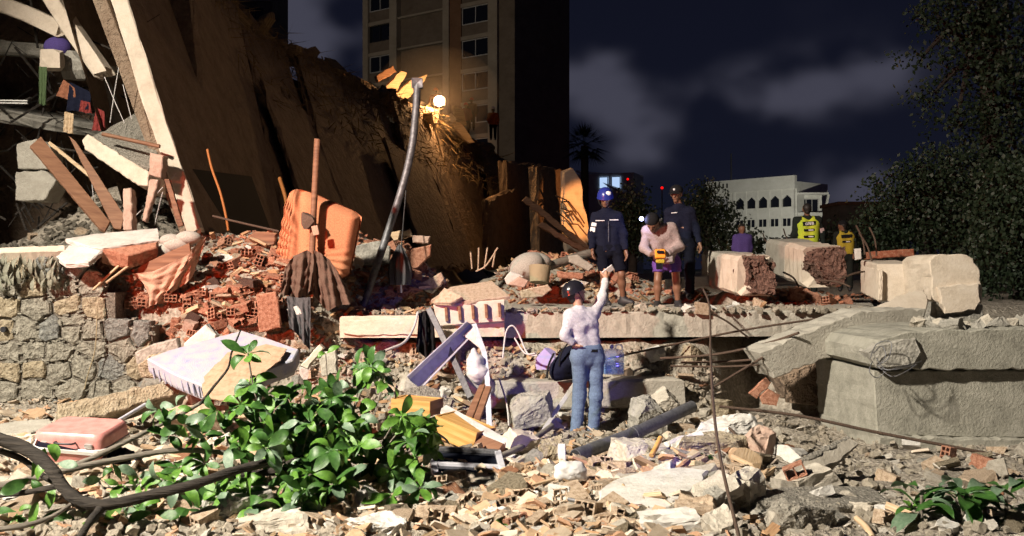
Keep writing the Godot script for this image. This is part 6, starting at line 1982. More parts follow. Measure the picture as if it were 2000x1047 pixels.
func build_people():
	# man in white shirt, back to us, arm raised with a phone
	var f = figure("man in white shirt and jeans with black helmet raising a phone", 11.5, {
		"head": [1124, 574], "neck": [1131, 604, 0.03], "shL": [1113, 616, 0.08], "shR": [1160, 612, -0.06], "elL": [1103, 655, 0.16], "elR": [1177, 580, -0.2], "wrL": [1119, 672, 0.14], "wrR": [1183, 545, -0.34], "handL": [1132, 676, 0.08], "handR": [1187, 530, -0.38],
		"hipL": [1132, 694, 0.03], "hipR": [1163, 694, -0.03], "knL": [1132, 770, 0.0], "knR": [1164, 775, -0.02], "ankL": [1125, 842, 0.04], "ankR": [1157, 846, -0.02]},
		{"fwd": Vector3(0.5, 0, -0.85), "face": Vector3(0.85, 0.35, -0.3), "hup": Vector3(-0.35, 0.9, 0), "skin": "skin_a", "top": "shirt_white", "bot": "denim", "bot_name": "jeans", "belly": 0.1, "gear": "helmet", "hem": 0.03, "waist": 0.105, "girth": 0.98, "toeL": Vector3(0.2, 0, -1), "toeR": Vector3(0.95, 0, 0.1), "palmR": Vector3(-0.3, 0.1, -1), "curlR": 0.9, "curlL": 0.4, "palmL": Vector3(0.8, 0, -0.5)})
	var w = f[1]
	var ph = thing("mobile_phone", "small white phone held up in the raised hand", "phone", "", w.wrR + f[2] + Vector3(0.03, 0.10, -0.03))
	part("phone_case", boxm(Vector3(0.075, 0.15, 0.012), 0.004), M.white_gloss, ph, Vector3.ZERO, Basis.from_euler(Vector3(0.3, 0.4, -0.9)))
	part("screen", boxm(Vector3(0.068, 0.14, 0.003), 0.001), M.black_gloss, ph, Basis.from_euler(Vector3(0.3, 0.4, -0.9)) * Vector3(0, 0, -0.008), Basis.from_euler(Vector3(0.3, 0.4, -0.9)))
	# back pockets and belt
	part("belt", sweep(ellipse((w.hipL + w.hipR) / 2 + Vector3(0, 0.06, 0.0), 0.17, 0.118, 20), rect(0.006, 0.032), [], Vector3(0, 1, 0.02)), M.black_cloth, f[0])
	# rescuers on the slab
	f = figure("rescuer in navy coveralls and blue helmet looking down", 14.4, {
		"head": [1182, 388, 0.06], "neck": [1184, 410], "shL": [1164, 425], "shR": [1206, 424], "elL": [1156, 458, 0.02], "elR": [1217, 458, 0.0], "wrL": [1157, 486, 0.05], "wrR": [1222, 488, 0.05], "hipL": [1174, 488], "hipR": [1204, 488], "knL": [1180, 536, 0.04], "knR": [1214, 536, 0.04], "ankL": [1182, 587], "ankR": [1217, 584, -0.1]},
		{"fwd": Vector3(0.15, 0, 1), "face": Vector3(-0.1, -0.35, 1), "skin": "skin_b", "top": "navy", "bot": "navy_dark", "bot_name": "shorts", "legs": "short", "short": 0.86, "gear": "helmet", "gear_mat": "blue_gloss", "badge": true, "thick": 0.006, "girth": 0.84, "boot": 0.09, "toeL": Vector3(0.3, 0, 1), "toeR": Vector3(0.85, 0, 0.6)})
	w = f[1]
	for k in 2:
		part("sleeve_patch", boxm(Vector3(0.075, 0.05 if k == 0 else 0.065, 0.012), 0.006), M.white_gloss, f[0], w.shL.lerp(w.elL, 0.42 + 0.3 * k) + Vector3(-0.01, 0, 0.068), Basis.from_euler(Vector3(0, -0.3, -0.15)))
	part("chest_tape", boxm(Vector3(0.13, 0.012, 0.008), 0.002), M.white_gloss, f[0], w.neck + Vector3(-0.10, -0.16, 0.115))
	part("chest_tape", boxm(Vector3(0.13, 0.012, 0.008), 0.002), M.white_gloss, f[0], w.neck + Vector3(0.10, -0.15, 0.115))
	part("zip", boxm(Vector3(0.008, 0.3, 0.006), 0.002), M.steel_grey, f[0], w.neck + Vector3(0.02, -0.32, 0.128))
	f = figure("man in pale sweatshirt and purple shorts bending over a device", 14.3, {
		"head": [1274, 436, 0.22], "neck": [1287, 441, 0.08], "shL": [1264, 452, 0.06], "shR": [1311, 446, 0.02], "elL": [1258, 484, 0.1], "elR": [1328, 482, 0.08], "wrL": [1272, 497, 0.3], "wrR": [1303, 496, 0.3], "handL": [1280, 494, 0.38], "handR": [1294, 494, 0.38], "hipL": [1287, 512], "hipR": [1317, 511], "knL": [1285, 548, 0.04], "knR": [1321, 548, 0.04], "ankL": [1284, 592], "ankR": [1324, 591]},
		{"fwd": Vector3(-0.15, 0, 1), "face": Vector3(-0.25, -0.75, 0.8), "hup": Vector3(-0.2, 0.7, 0.7), "skin": "skin_b", "top": "sweat", "bot": "purple_cloth", "bot_name": "shorts", "top_name": "sweatshirt", "legs": "short", "short": 0.55, "gear": "cap", "brim": -1.0, "thick": 0.008, "girth": 0.86, "toeL": Vector3(-0.15, 0, 1), "toeR": Vector3(0.1, 0, 1), "palmL": Vector3(1, 0, 0.2), "palmR": Vector3(-1, 0, 0.2), "thumbL": 1.0, "thumbR": -1.0, "curlL": 0.6, "curlR": 0.6})
	w = f[1]
	part("cap_back_strap", boxm(Vector3(0.09, 0.03, 0.03), 0.006), M.white_gloss, f[0], w.head + Vector3(0.10, 0.05, -0.03), Basis.from_euler(Vector3(0, 0.4, 0.2)))
	var hl = f[0]
	part("headlamp", ball(0.03, 10), glow(Color(0.72, 0.74, 1.0), 25.0), hl, w.head + Vector3(-0.16, 0.06, 0.05))
	bar("headlamp_arm", M.dark_plastic, [w.head + f[2] + Vector3(-0.09, 0.05, 0.03), w.head + f[2] + Vector3(-0.155, 0.06, 0.045)], circ(0.008, 6), hl)
	omni(hl, w.head + Vector3(-0.16, 0.06, 0.05), 0.12, Color(0.7, 0.72, 1.0), 0.02)
	var dv = thing("yellow_device", "yellow handheld search device held by the bending man", "device", "", (w.wrL + w.wrR) / 2 + f[2] + Vector3(0, -0.06, 0.09))
	part("device_body", boxm(Vector3(0.15, 0.13, 0.06), 0.012), M.device_yellow, dv, Vector3(0, 0.06, 0), Basis.from_euler(Vector3(-0.4, 0, 0)))
	part("device_base", boxm(Vector3(0.12, 0.05, 0.07), 0.01), M.vest_amber, dv, Vector3(0, -0.04, 0.01))
	part("grip", boxm(Vector3(0.09, 0.09, 0.05), 0.01), M.black_gloss, dv, Vector3(-0.01, -0.11, 0))
	part("screen", boxm(Vector3(0.1, 0.06, 0.006), 0.002), M.black_gloss, dv, Vector3(0, 0.09, 0.03), Basis.from_euler(Vector3(-0.9, 0, 0)))
	f = figure("man in dark uniform and black cap standing behind the bending man", 15.2, {
		"head": [1321, 380, 0.04], "neck": [1326, 401], "shL": [1307, 415], "shR": [1349, 414], "elL": [1302, 448, -0.05], "elR": [1360, 448, 0.0], "wrL": [1308, 476, 0.05], "wrR": [1366, 474, 0.06], "hipL": [1319, 478], "hipR": [1347, 478], "knL": [1322, 530, 0.02], "knR": [1347, 531, 0.02], "ankL": [1320, 574], "ankR": [1347, 574]},
		{"fwd": Vector3(-0.2, 0, 1), "face": Vector3(-0.45, -0.15, 0.9), "skin": "skin_b", "top": "navy", "bot": "navy_dark", "gear": "cap", "badge": true, "girth": 0.84, "thick": 0.002})
	w = f[1]
	part("name_tape", boxm(Vector3(0.09, 0.012, 0.006), 0.002), M.white_gloss, f[0], w.neck + Vector3(-0.09, -0.12, 0.105), Basis.from_euler(Vector3(0, 0, 0.08)))
	# vest wearers
	f = figure("man with back turned wearing a yellow reflective vest over black", 20.0, {
		"head": [1576, 410], "neck": [1576, 424], "shL": [1556, 431], "shR": [1598, 430], "elL": [1551, 458], "elR": [1606, 457], "wrL": [1556, 482, -0.1], "wrR": [1608, 482, -0.05], "hipL": [1566, 486], "hipR": [1590, 486], "knL": [1567, 530], "knR": [1590, 530], "ankL": [1567, 568], "ankR": [1590, 568]},
		{"cell": 0.018, "fwd": Vector3(0.1, 0, -1), "skin": "skin_b", "top": "olive_black", "bot": "olive_black", "thick": 0.008})
	vest(f, "vest_yellow", true)
	f = figure("man in amber vest and cap standing beyond the curled bars", 24.0, {
		"head": [1645, 442], "neck": [1650, 452], "shL": [1634, 458], "shR": [1666, 458], "elL": [1630, 478], "elR": [1670, 478], "wrL": [1634, 496, 0.1], "wrR": [1668, 496, 0.1], "hipL": [1641, 500], "hipR": [1660, 500], "knL": [1641, 530], "knR": [1660, 530], "ankL": [1641, 562], "ankR": [1660, 562]},
		{"cell": 0.02, "fwd": Vector3(0.3, 0, -1), "face": Vector3(-0.6, 0, -0.6), "skin": "skin_b", "top": "olive_black", "bot": "olive_black", "gear": "cap"})
	vest(f, "vest_amber", false)
	figure("dark figure with a purple shirt standing by the far shrubs", 23.0, {
		"head": [1449, 448], "neck": [1450, 458], "shL": [1437, 464], "shR": [1463, 464], "elL": [1433, 484], "elR": [1466, 484], "wrL": [1436, 502], "wrR": [1464, 502], "hipL": [1442, 504], "hipR": [1458, 504], "knL": [1442, 536], "knR": [1458, 536], "ankL": [1442, 568], "ankR": [1458, 568]},
		{"cell": 0.025, "skin": "skin_b", "top": "violet_cloth", "bot": "black_cloth"})
	# workers on the ridge
	for q in [[963, 214, 52.0, "orange_vest", "worker in orange jacket and white helmet standing on the ridge", "white_gloss", -1.0], [921, 196, 53.0, "black_cloth", "worker in dark clothes bending forward on the ridge", "red_gloss", 1.0], [910, 206, 51.0, "red_cloth", "worker in red helmet half hidden behind the ridge", "red_gloss", 1.0], [851, 178, 46.0, "orange_vest", "worker behind the work lamp's glare", "orange_vest", 1.0]]:
		var k: float = FOC / q[2]
		var x: float = q[0]
		var y: float = q[1]
		figure(q[4], q[2], {"head": [x, y], "neck": [x, y + 0.18 * k], "shL": [x - 0.19 * k, y + 0.26 * k], "shR": [x + 0.19 * k, y + 0.26 * k], "elL": [x - 0.26 * k, y + 0.52 * k], "elR": [x + 0.26 * k, y + 0.52 * k], "wrL": [x - 0.2 * k, y + 0.72 * k, 0.15], "wrR": [x + 0.24 * k, y + 0.75 * k, 0.1], "hipL": [x - 0.1 * k, y + 0.78 * k], "hipR": [x + 0.1 * k, y + 0.78 * k], "knL": [x - 0.11 * k, y + 1.15 * k], "knR": [x + 0.11 * k, y + 1.15 * k], "ankL": [x - 0.11 * k, y + 1.5 * k], "ankR": [x + 0.11 * k, y + 1.5 * k]},
			{"cell": 0.03, "fwd": Vector3(0, 0, q[6]), "skin": "skin_b", "top": q[3], "bot": "black_cloth", "gear": "helmet", "gear_mat": q[5], "thick": 0.02}, "workers on the ridge")

func ellipse(c: Vector3, a: float, b: float, n: int) -> Array:
	var out := []
	for i in n + 1:
		out.append(c + Vector3(cos(TAU * i / n) * a, 0, sin(TAU * i / n) * b))
	return out

func vest(f: Array, m: String, back: bool):
	var t = f[0]
	var w = f[1]
	var pel: Vector3 = (w.hipL + w.hipR) / 2
	var ch: Vector3 = (w.neck as Vector3).lerp(pel, 0.34)
	var b := []
	for s in ["L", "R"]:
		b.append([ch.lerp(w["sh" + s], 0.45), 0.145, pel.lerp(w["hip" + s], 0.55) + Vector3(0, 0.05, 0), 0.142, 2])
		b.append([ch.lerp(w["sh" + s], 0.5), 0.13, (w.neck as Vector3).lerp(w["sh" + s], 0.5) - Vector3(0, 0.02, 0), 0.075])
	part("reflective_vest", sdf_mesh(b, 0.018, 0.05), M[m], t)
	var z := 0.135
	for k in (4 if back else 2):
		var y := ch.y + 0.08 - k * 0.13
		part("vest_label", boxm(Vector3(0.27 if k == 0 else 0.22, 0.085 if k == 0 else 0.05, 0.03), 0.008), M.black_cloth, t, Vector3(ch.x, y, ch.z + z), Basis.from_euler(Vector3(0, 0, 0.06)))
		if k > 0:
			part("reflective_strip", boxm(Vector3(0.1, 0.022, 0.02), 0.003), M.white_gloss, t, Vector3(ch.x + 0.03, y, ch.z + z + 0.012))
	if back:
		var tm := TextMesh.new()
		tm.text = "GNB"
		tm.font_size = 32
		tm.pixel_size = 0.0026
		tm.depth = 0.006
		var fo := SystemFont.new()
		fo.font_names = PackedStringArray(["Droid Sans"])
		fo.font_weight = 700
		tm.font = fo
		part("vest_lettering", tm, M.white_gloss, t, Vector3(ch.x, ch.y + 0.08, ch.z + z + 0.02), Basis.from_euler(Vector3(0, 0, 0.06)))
		part("arm_patch", boxm(Vector3(0.09, 0.09, 0.02), 0.005), tinted("white_plastic", "patch pink", [0.55, 0.4, 0.38]), t, w.shR.lerp(w.elR, 0.75) + Vector3(0.0, 0, 0.065), Basis.from_euler(Vector3(0, 0.3, 0.2)))

# ------------------------------------------------------------------ fallen branches
var leaf_set := []

func whorl(t, p: Vector3, axis: Vector3, n: int, size: float, r: RandomNumberGenerator):
	axis = axis.normalized()
	var u := axis.cross(Vector3(0.3, 0.2, 0.9)).normalized()
	var v := axis.cross(u)
	for i in n:
		var a := TAU * i / n + r.randf_range(-0.3, 0.3)
		var out := u * cos(a) + v * sin(a)
		var dir := (out * r.randf_range(0.7, 1.0) + axis * r.randf_range(0.1, 0.9) + Vector3(0, -0.25, 0)).normalized()
		var up := (axis - dir * axis.dot(dir) + Vector3(0, 0.5, 0.2)).normalized()
		var side := up.cross(dir).normalized()
		up = dir.cross(side)
		var k := r.randf()
		var m: Material = M.leaf_a if k < 0.45 else (M.leaf_b if k < 0.82 else M.leaf_c)
		part("leaf", leaf_set[r.randi() % leaf_set.size()], m, t, p + dir * 0.012 - t.position, Basis(side, up, dir).rotated(dir, r.randf_range(-0.6, 0.6)).scaled(Vector3.ONE * size * r.randf_range(0.75, 1.25)))

func limb(t, n: String, m: Material, list: Array, r0: float, r1: float):
	var pp := []
	for q in list:
		pp.append(P(q[0], q[1], q[2]))
	pp = curve(pp, 4)
	var sc := []
	for i in pp.size():
		sc.append(lerpf(1.0, r1 / r0, float(i) / (pp.size() - 1)) * (1.0 + 0.08 * sin(i * 2.3)))
	bar(n, m, pp, circ(r0, 9), t, "", "", "", {"scl": sc, "smooth": true, "jit": r0 * 0.06})

func mass(t, ells: Array, count: int, d0: float, d1: float, root: Vector3, r: RandomNumberGenerator):
	for i in count:
		var e: Array = ells[r.randi() % ells.size()]
		var a := r.randf() * TAU
		var q := sqrt(r.randf())
		var x: float = e[0] + cos(a) * q * e[2]
		var y: float = e[1] + sin(a) * q * e[3]
		var d := lerpf(d0, d1, clampf(1.0 - (y - 640.0) / 400.0 + r.randf_range(-0.3, 0.3), 0, 1))
		var p := P(x, y, d)
		p.y = maxf(p.y, Hn(p.x, p.z) + 0.05)
		var axis := Vector3(r.randf_range(-0.7, 0.7), r.randf_range(0.1, 1.0), r.randf_range(-0.1, 0.9))
		whorl(t, p, axis, 6 + r.randi() % 3, 1.0, r)
		if i % 2 == 0:
			var b := p.lerp(root, 0.35) - Vector3(0, 0.08, 0)
			bar("twig", M.bark_grey, [p, p.lerp(b, 0.5) + Vector3(0, 0.02, 0), b], circ(0.006, 5), t)

func build_branches():
	leaf_set = [leaf(0.175, 0.08, 0.5, 0.25, 1), leaf(0.17, 0.068, 1.1, 0.35, 2), leaf(0.185, 0.075, 0.2, 0.15, 3), leaf(0.155, 0.075, 1.6, 0.5, 5)]
	var r := RandomNumberGenerator.new()
	r.seed = 31
	# thick dark limb at the left
	var t = thing("fallen_branch", "thick dark forked branch reaching in from the left edge", "branch", "", P(170, 1000, 6.4))
	limb(t, "limb", M.bark, [[-30, 850, 6.6], [50, 876, 6.6], [100, 915, 6.5], [122, 950, 6.45], [160, 980, 6.4], [215, 985, 6.4], [290, 968, 6.5], [380, 946, 6.6], [470, 916, 6.8], [540, 900, 7.0]], 0.046, 0.03)
	limb(t, "limb", M.bark, [[-30, 872, 6.7], [40, 895, 6.7], [85, 930, 6.6], [118, 948, 6.5]], 0.022, 0.018)
	limb(t, "limb", M.bark, [[198, 992, 6.4], [175, 1020, 6.2], [150, 1060, 6.0]], 0.03, 0.022)
	limb(t, "limb", M.bark, [[-30, 970, 6.5], [50, 962, 6.5], [110, 950, 6.5]], 0.017, 0.02)
	limb(t, "limb", M.bark_grey, [[-30, 1038, 6.0], [50, 1026, 6.1], [100, 1010, 6.2], [138, 985, 6.3]], 0.02, 0.012)
	for q in [[60, 935], [35, 1000], [95, 1000], [110, 905], [20, 1030], [150, 1015], [200, 1030], [250, 1010], [300, 1000], [60, 1040]]:
		whorl(t, P(q[0], q[1], 6.5 + r.randf() * 0.2), Vector3(r.randf_range(-0.6, 0.6), 0.4, 0.6), 2 + r.randi() % 3, 0.9, r)
	# pale long branch behind it
	t = thing("pale_branch", "long pale grey branch lying across the pink suitcase", "branch", "", P(200, 940, 7.0))
	limb(t, "limb", M.bark_grey, [[-30, 952, 6.9], [60, 938, 6.9], [130, 918, 6.9], [200, 903, 7.0], [270, 890, 7.1], [340, 880, 7.2], [420, 882, 7.3], [520, 900, 7.4]], 0.026, 0.018)
	limb(t, "limb", M.bark_grey, [[150, 908, 7.0], [220, 876, 7.1], [300, 836, 7.3], [360, 806, 7.4], [410, 776, 7.5]], 0.02, 0.012)
	limb(t, "limb", M.bark, [[390, 790, 7.4], [420, 752, 7.4], [445, 720, 7.4], [452, 690, 7.4], [470, 645, 7.4]], 0.011, 0.006)
	for q in [[200, 935], [240, 945], [270, 930], [320, 940], [350, 915], [400, 905], [330, 850], [310, 800], [360, 830], [395, 845], [425, 800], [345, 795]]:
		whorl(t, P(q[0], q[1], 7.1 + r.randf() * 0.2), Vector3(r.randf_range(-0.6, 0.6), r.randf_range(-0.4, 0.8), 0.6), 4 + r.randi() % 3, 0.9, r)
	# upright sprig before the mattress
	t = thing("leafy_sprig", "upright sprig of broad green leaves before the white mattress", "sprig", "", P(490, 800, 7.3))
	limb(t, "stem", M.bark_grey, [[520, 880, 7.3], [505, 800, 7.3], [492, 740, 7.3], [484, 690, 7.3]], 0.009, 0.005)
	for q in [[483, 693, 7, 0.95], [490, 752, 8, 1.0], [470, 790, 7, 1.0], [520, 770, 7, 1.0], [535, 800, 6, 1.0], [500, 830, 7, 1.0], [455, 815, 6, 1.0], [480, 855, 7, 1.0], [440, 850, 6, 0.9]]:
		whorl(t, P(q[0], q[1], 7.25 + r.randf() * 0.12), Vector3(r.randf_range(-0.3, 0.3), 0.7, 0.5), q[2], q[3], r)
	# the big leafy crown, two boughs
	t = thing("leafy_bough", "large fallen bough of glossy green leaves, nearest half", "bough", "", P(560, 960, 7.2))
	limb(t, "limb", M.bark, [[470, 930, 7.1], [560, 920, 7.2], [620, 940, 7.3], [640, 980, 7.1]], 0.03, 0.02)
	limb(t, "limb", M.bark_grey, [[540, 915, 7.3], [600, 850, 7.6], [680, 780, 8.0]], 0.014, 0.008)
	mass(t, [[520, 900, 85, 60], [600, 850, 95, 55], [540, 960, 75, 45], [620, 910, 70, 60], [400, 960, 70, 50], [340, 1010, 90, 30], [470, 975, 60, 40]], 40, 6.8, 8.0, P(560, 925, 7.3), r)
	t = thing("leafy_bough", "far half of the fallen bough beside the yellow drawers", "bough", "", P(720, 940, 7.6))
	limb(t, "limb", M.bark_grey, [[600, 930, 7.4], [700, 870, 7.8], [780, 850, 8.0], [830, 850, 8.2]], 0.018, 0.008)
	limb(t, "limb", M.bark_grey, [[640, 900, 7.6], [690, 800, 8.2], [720, 730, 8.6], [745, 715, 8.7]], 0.014, 0.006)
	mass(t, [[680, 800, 80, 60], [720, 750, 45, 40], [760, 840, 80, 50], [700, 890, 90, 50], [800, 890, 60, 45], [780, 930, 70, 40], [830, 850, 40, 30], [630, 770, 50, 40]], 40, 7.2, 8.7, P(690, 880, 7.8), r)
	t = thing("leafy_bough", "middle of the fallen bough, hanging darkest over the rubble", "bough", "", P(620, 950, 7.4))
	limb(t, "limb", M.bark, [[560, 905, 7.3], [620, 880, 7.5], [690, 860, 7.8]], 0.016, 0.008)
	mass(t, [[610, 870, 90, 70], [560, 820, 60, 60], [650, 830, 70, 60], [600, 940, 80, 40], [690, 840, 60, 60]], 38, 7.2, 8.1, P(620, 890, 7.5), r)
	# tip by the pale splinters
	t = thing("leaf_tip", "single leafy twig tip rising behind the boughs", "twig", "", P(634, 740, 9.0))
	limb(t, "stem", M.bark_grey, [[640, 760, 8.9], [638, 720, 9.0], [636, 690, 9.0]], 0.006, 0.004)
	whorl(t, P(636, 692, 9.0), Vector3(0, 1, 0.2), 3, 0.9, r)
	# broad-leaved plant in the right corner
	var bl := [leaf(0.3, 0.11, 1.0, 0.2, 2), leaf(0.34, 0.12, 0.6, 0.25, 4)]
	for q in [[1880, 985, "broad-leaved green plant crushed in the right corner, biggest clump", 26], [1800, 985, "broad-leaved green plant left of the biggest clump", 12], [1965, 985, "broad-leaved green plant at the far right edge", 14]]:
		var c := hit(q[0], q[1] + 40)
		t = thing("broad_leaf_plant", q[2], "plant", "broad-leaved plants in the right corner", c)
		bar("stem", M.bark_grey, [c, c + Vector3(0, 0.2, 0)], circ(0.012, 6), t)
		for i in q[3]:
			var a := r.randf() * TAU
			var dir := Vector3(cos(a), r.randf_range(0.0, 0.7), sin(a)).normalized()
			var side := Vector3.UP.cross(dir).normalized()
			part("leaf", bl[i % 2], M.leaf_b if i % 3 else M.leaf_c, t, Vector3(cos(a) * 0.05, r.randf_range(0.08, 0.26), sin(a) * 0.05), Basis(side, dir.cross(side), dir).rotated(dir, r.randf_range(-0.5, 0.5)).scaled(Vector3.ONE * r.randf_range(0.55, 1.05)))
	# small weeds
	for q in [[1380, 905, "small dark weed among the right pile's stones"], [985, 1040, "green weed at the bottom edge, right of centre"], [1780, 1005, "bright fern-like weed beside the broad-leaved plants"], [1290, 880, "green scrap of leaves beside the grey pipe"], [1700, 860, "dry twiggy weed at the cavity mouth"], [1345, 800, "withered plant caught at the pipe's far end"]]:
		var c := hit(q[0], q[1])
		if c == Vector3.ZERO:
			c = P(q[0], q[1], 8.5)
		t = thing("small_weed", q[2], "weed", "", c)
		bar("stem", M.bark_grey, [c - Vector3(0, 0.03, 0), c + Vector3(0, 0.08, 0)], circ(0.005, 5), t)
		for i in 22:
			var a := r.randf() * TAU
			var dir := Vector3(cos(a), r.randf_range(0.2, 1.2), sin(a)).normalized()
			var side := Vector3.UP.cross(dir).normalized()
			part("leaf", leaf_set[i % 4], M.leaf_a if q[0] in [985, 1780, 1290] else M.leaf_b, t, Vector3(0, r.randf_range(0, 0.06), 0), Basis(side, dir.cross(side), dir).scaled(Vector3(0.45, 0.5, 0.6) * r.randf_range(0.6, 1.1)))

# ------------------------------------------------------------------ trees
func crown(pts: Array, n: int, size: float, r: RandomNumberGenerator, droop := 0.3) -> ArrayMesh:
	# leaf-sized faces in clumps, spread through the volume of several ellipsoids
	var st := new_st()
	var vol := 0.0
	for e in pts:
		vol += e[1].x * e[1].y * e[1].z
	for e in pts:
		var cl := maxi(3, int(n / 14.0 * e[1].x * e[1].y * e[1].z / vol))
		for c in cl:
			var dir := Vector3(r.randfn(), r.randfn(), r.randfn()).normalized()
			var ctr: Vector3 = e[0] + dir * e[1] * pow(r.randf(), 0.45)
			for k in 14:
				var p := ctr + Vector3(r.randfn(), r.randfn() * 0.7, r.randfn()) * size * 1.6
				var a := Vector3(r.randfn(), r.randfn() - droop * 2.0, r.randfn()).normalized()
				var b := a.cross(Vector3(r.randfn(), r.randfn(), r.randfn())).normalized()
				var l := size * r.randf_range(0.6, 1.3)
				var w := l * 0.32
				var q := p + a * l * 0.5
				tri(st, p, q + b * w, q - b * w)
				tri(st, q + b * w, p + a * l, q - b * w)
	return done(st)

func tree(n: String, label: String, base: Vector3, h: float, blobs: Array, count: int, size: float, sd: int, rad := 0.2, group := ""):
	var r := RandomNumberGenerator.new()
	r.seed = sd
	var t = thing(n, label, "tree", group, base)
	var top := base + Vector3(0, h, 0)
	bar("trunk", M.bark, [base - Vector3(0, 0.3, 0), base.lerp(top, 0.5) + Vector3(0.1, 0, 0), top], circ(rad, 8), t, "", "", "", {"scl": [1.0, 0.75, 0.4], "smooth": true})
	for b in blobs:
		var a := base.lerp(top, 0.55 + r.randf() * 0.35)
		bar("bough", M.bark, [a, a.lerp(b[0], 0.6) + Vector3(0, 0.2, 0), b[0]], circ(rad * 0.4, 6), t, "", "", "", {"scl": [1, 0.7, 0.3]})
	var loc := []
	for b in blobs:
		loc.append([b[0] - base, b[1]])
	part("crown", crown(loc, count, size, r), M.leaf_dark, t)

func blobs(list: Array, d: float) -> Array:
	var out := []
	for q in list:
		var s := d / FOC
		out.append([P(q[0], q[1], d + (q[4] if q.size() > 4 else 0.0)), Vector3(q[2] * s, q[3] * s, (q[2] + q[3]) * 0.5 * s)])
	return out

func build_trees():
	tree("tall_tree", "tall dark tree filling the upper right corner", Vector3(12.6, 1.2, -26.5), 9.0, blobs([[1960, 40, 110, 70], [1980, 160, 120, 90], [1900, 110, 70, 45], [1830, 30, 60, 40], [1800, 112, 60, 22], [1825, 180, 70, 26], [1870, 230, 70, 30], [1950, 260, 90, 70], [1880, 20, 80, 60], [1990, 330, 80, 80]], 26), 10000, 0.13, 3, 0.3)
	tree("bushy_tree", "bushy dim green tree below the tall dark tree", Vector3(9.9, 1.2, -24), 3.2, blobs([[1850, 340, 90, 70], [1760, 380, 75, 60], [1800, 430, 110, 60], [1720, 440, 60, 50], [1900, 400, 100, 90], [1960, 450, 90, 80], [1860, 470, 120, 50]], 24), 20000, 0.105, 5)
	tree("shadow_tree", "shadowy tree at the right edge behind the pink block", Vector3(10.4, 1.2, -20.5), 2.4, blobs([[1980, 420, 80, 120], [1950, 520, 80, 60]], 20), 7000, 0.1, 8)
	tree("far_shrub", "dark shrub tree behind the man in the black cap", Vector3(7.4, 1.2, -38), 3.6, blobs([[1375, 400, 40, 50], [1400, 440, 45, 50], [1350, 450, 40, 60], [1420, 480, 40, 40]], 38), 6000, 0.13, 9)
	tree("far_shrub", "dark spiky shrub between the two standing rescuers", Vector3(4.8, 1.2, -40), 3.2, blobs([[1235, 400, 30, 45], [1250, 450, 40, 60], [1215, 450, 35, 50], [1290, 470, 40, 40]], 40), 5000, 0.14, 10)
	tree("low_bush", "low pale green bush before the white office building", Vector3(7.8, 1.2, -34), 1.2, blobs([[1470, 480, 22, 28], [1440, 500, 30, 20]], 34), 900, 0.15, 11)
	tree("low_bush", "low dark bush line under the dim building", Vector3(14, 1.2, -48), 1.5, blobs([[1620, 470, 50, 30], [1690, 480, 40, 40], [1560, 490, 60, 20]], 48), 1500, 0.25, 12)
	# the tree beside the wreck, out of view, whose crown shades the torn end of the building
	tree("shade_tree", "leafy street tree standing outside the picture beside the wreck", Vector3(-11.6, 0.6, -5.8), 8.2, [[Vector3(-10.7, 9.6, -6.0), Vector3(0.7, 0.7, 0.7)], [Vector3(-10.6, 10.4, -6.0), Vector3(0.65, 0.6, 0.7)], [Vector3(-11.4, 10.0, -5.9), Vector3(0.7, 0.8, 0.7)], [Vector3(-10.6, 8.9, -6.1), Vector3(0.4, 0.4, 0.4)], [Vector3(-9.9, 7.5, -6.0), Vector3(0.45, 0.3, 0.4)]], 5000, 0.13, 15)
	# fan palm
	var p := P(1142, 285, 56.0)
	var t = thing("fan_palm", "dark fan palm beside the apartment tower", "palm", "", Vector3(p.x, 1.2, p.z))
	bar("trunk", M.bark, [Vector3(p.x, 1.0, p.z), p], circ(0.22, 8), t, "", "", "", {"smooth": true})
	var r := RandomNumberGenerator.new()
	r.seed = 77
	for i in 46:
		var a := r.randf() * TAU
		var el := r.randf_range(-0.7, 1.3)
		var dir := Vector3(cos(a) * cos(el), sin(el), sin(a) * cos(el))
		var side := dir.cross(Vector3.UP).normalized()
		var up := side.cross(dir)
		var st := new_st()
		var c := dir * 0.75
		for k in 11:
			var f := (k - 5) / 5.0
			var tip := c + (dir * cos(f * 1.25) + side * sin(f * 1.25)).normalized() * 0.85 + Vector3(0, -0.28 * absf(f) - 0.12, 0)
			var w := side * 0.05
			tri(st, c + w, tip, c - w)
		quad(st, Vector3.ZERO, side * 0.02, c + side * 0.02, c)
		part("frond", done(st), M.leaf_dark, t, p - t.position)

# ------------------------------------------------------------------ rubble
func near_mark(p: Vector3) -> String:
	var best := ""
	var at := Vector3.ZERO
	var bd := 1e9
	for m in marks:
		var q: float = Vector2(p.x - m[1].x, (p.z - m[1].z) * 0.6).length()
		if q < bd:
			bd = q
			best = m[0]
			at = m[1]
	var dx := p.x - at.x
	var dz := p.z - at.z
	return ("close to " if bd < 0.35 else ("before " if dz > 0 else "behind ") if absf(dz) > absf(dx) else ("right of " if dx > 0 else "left of ")) + best

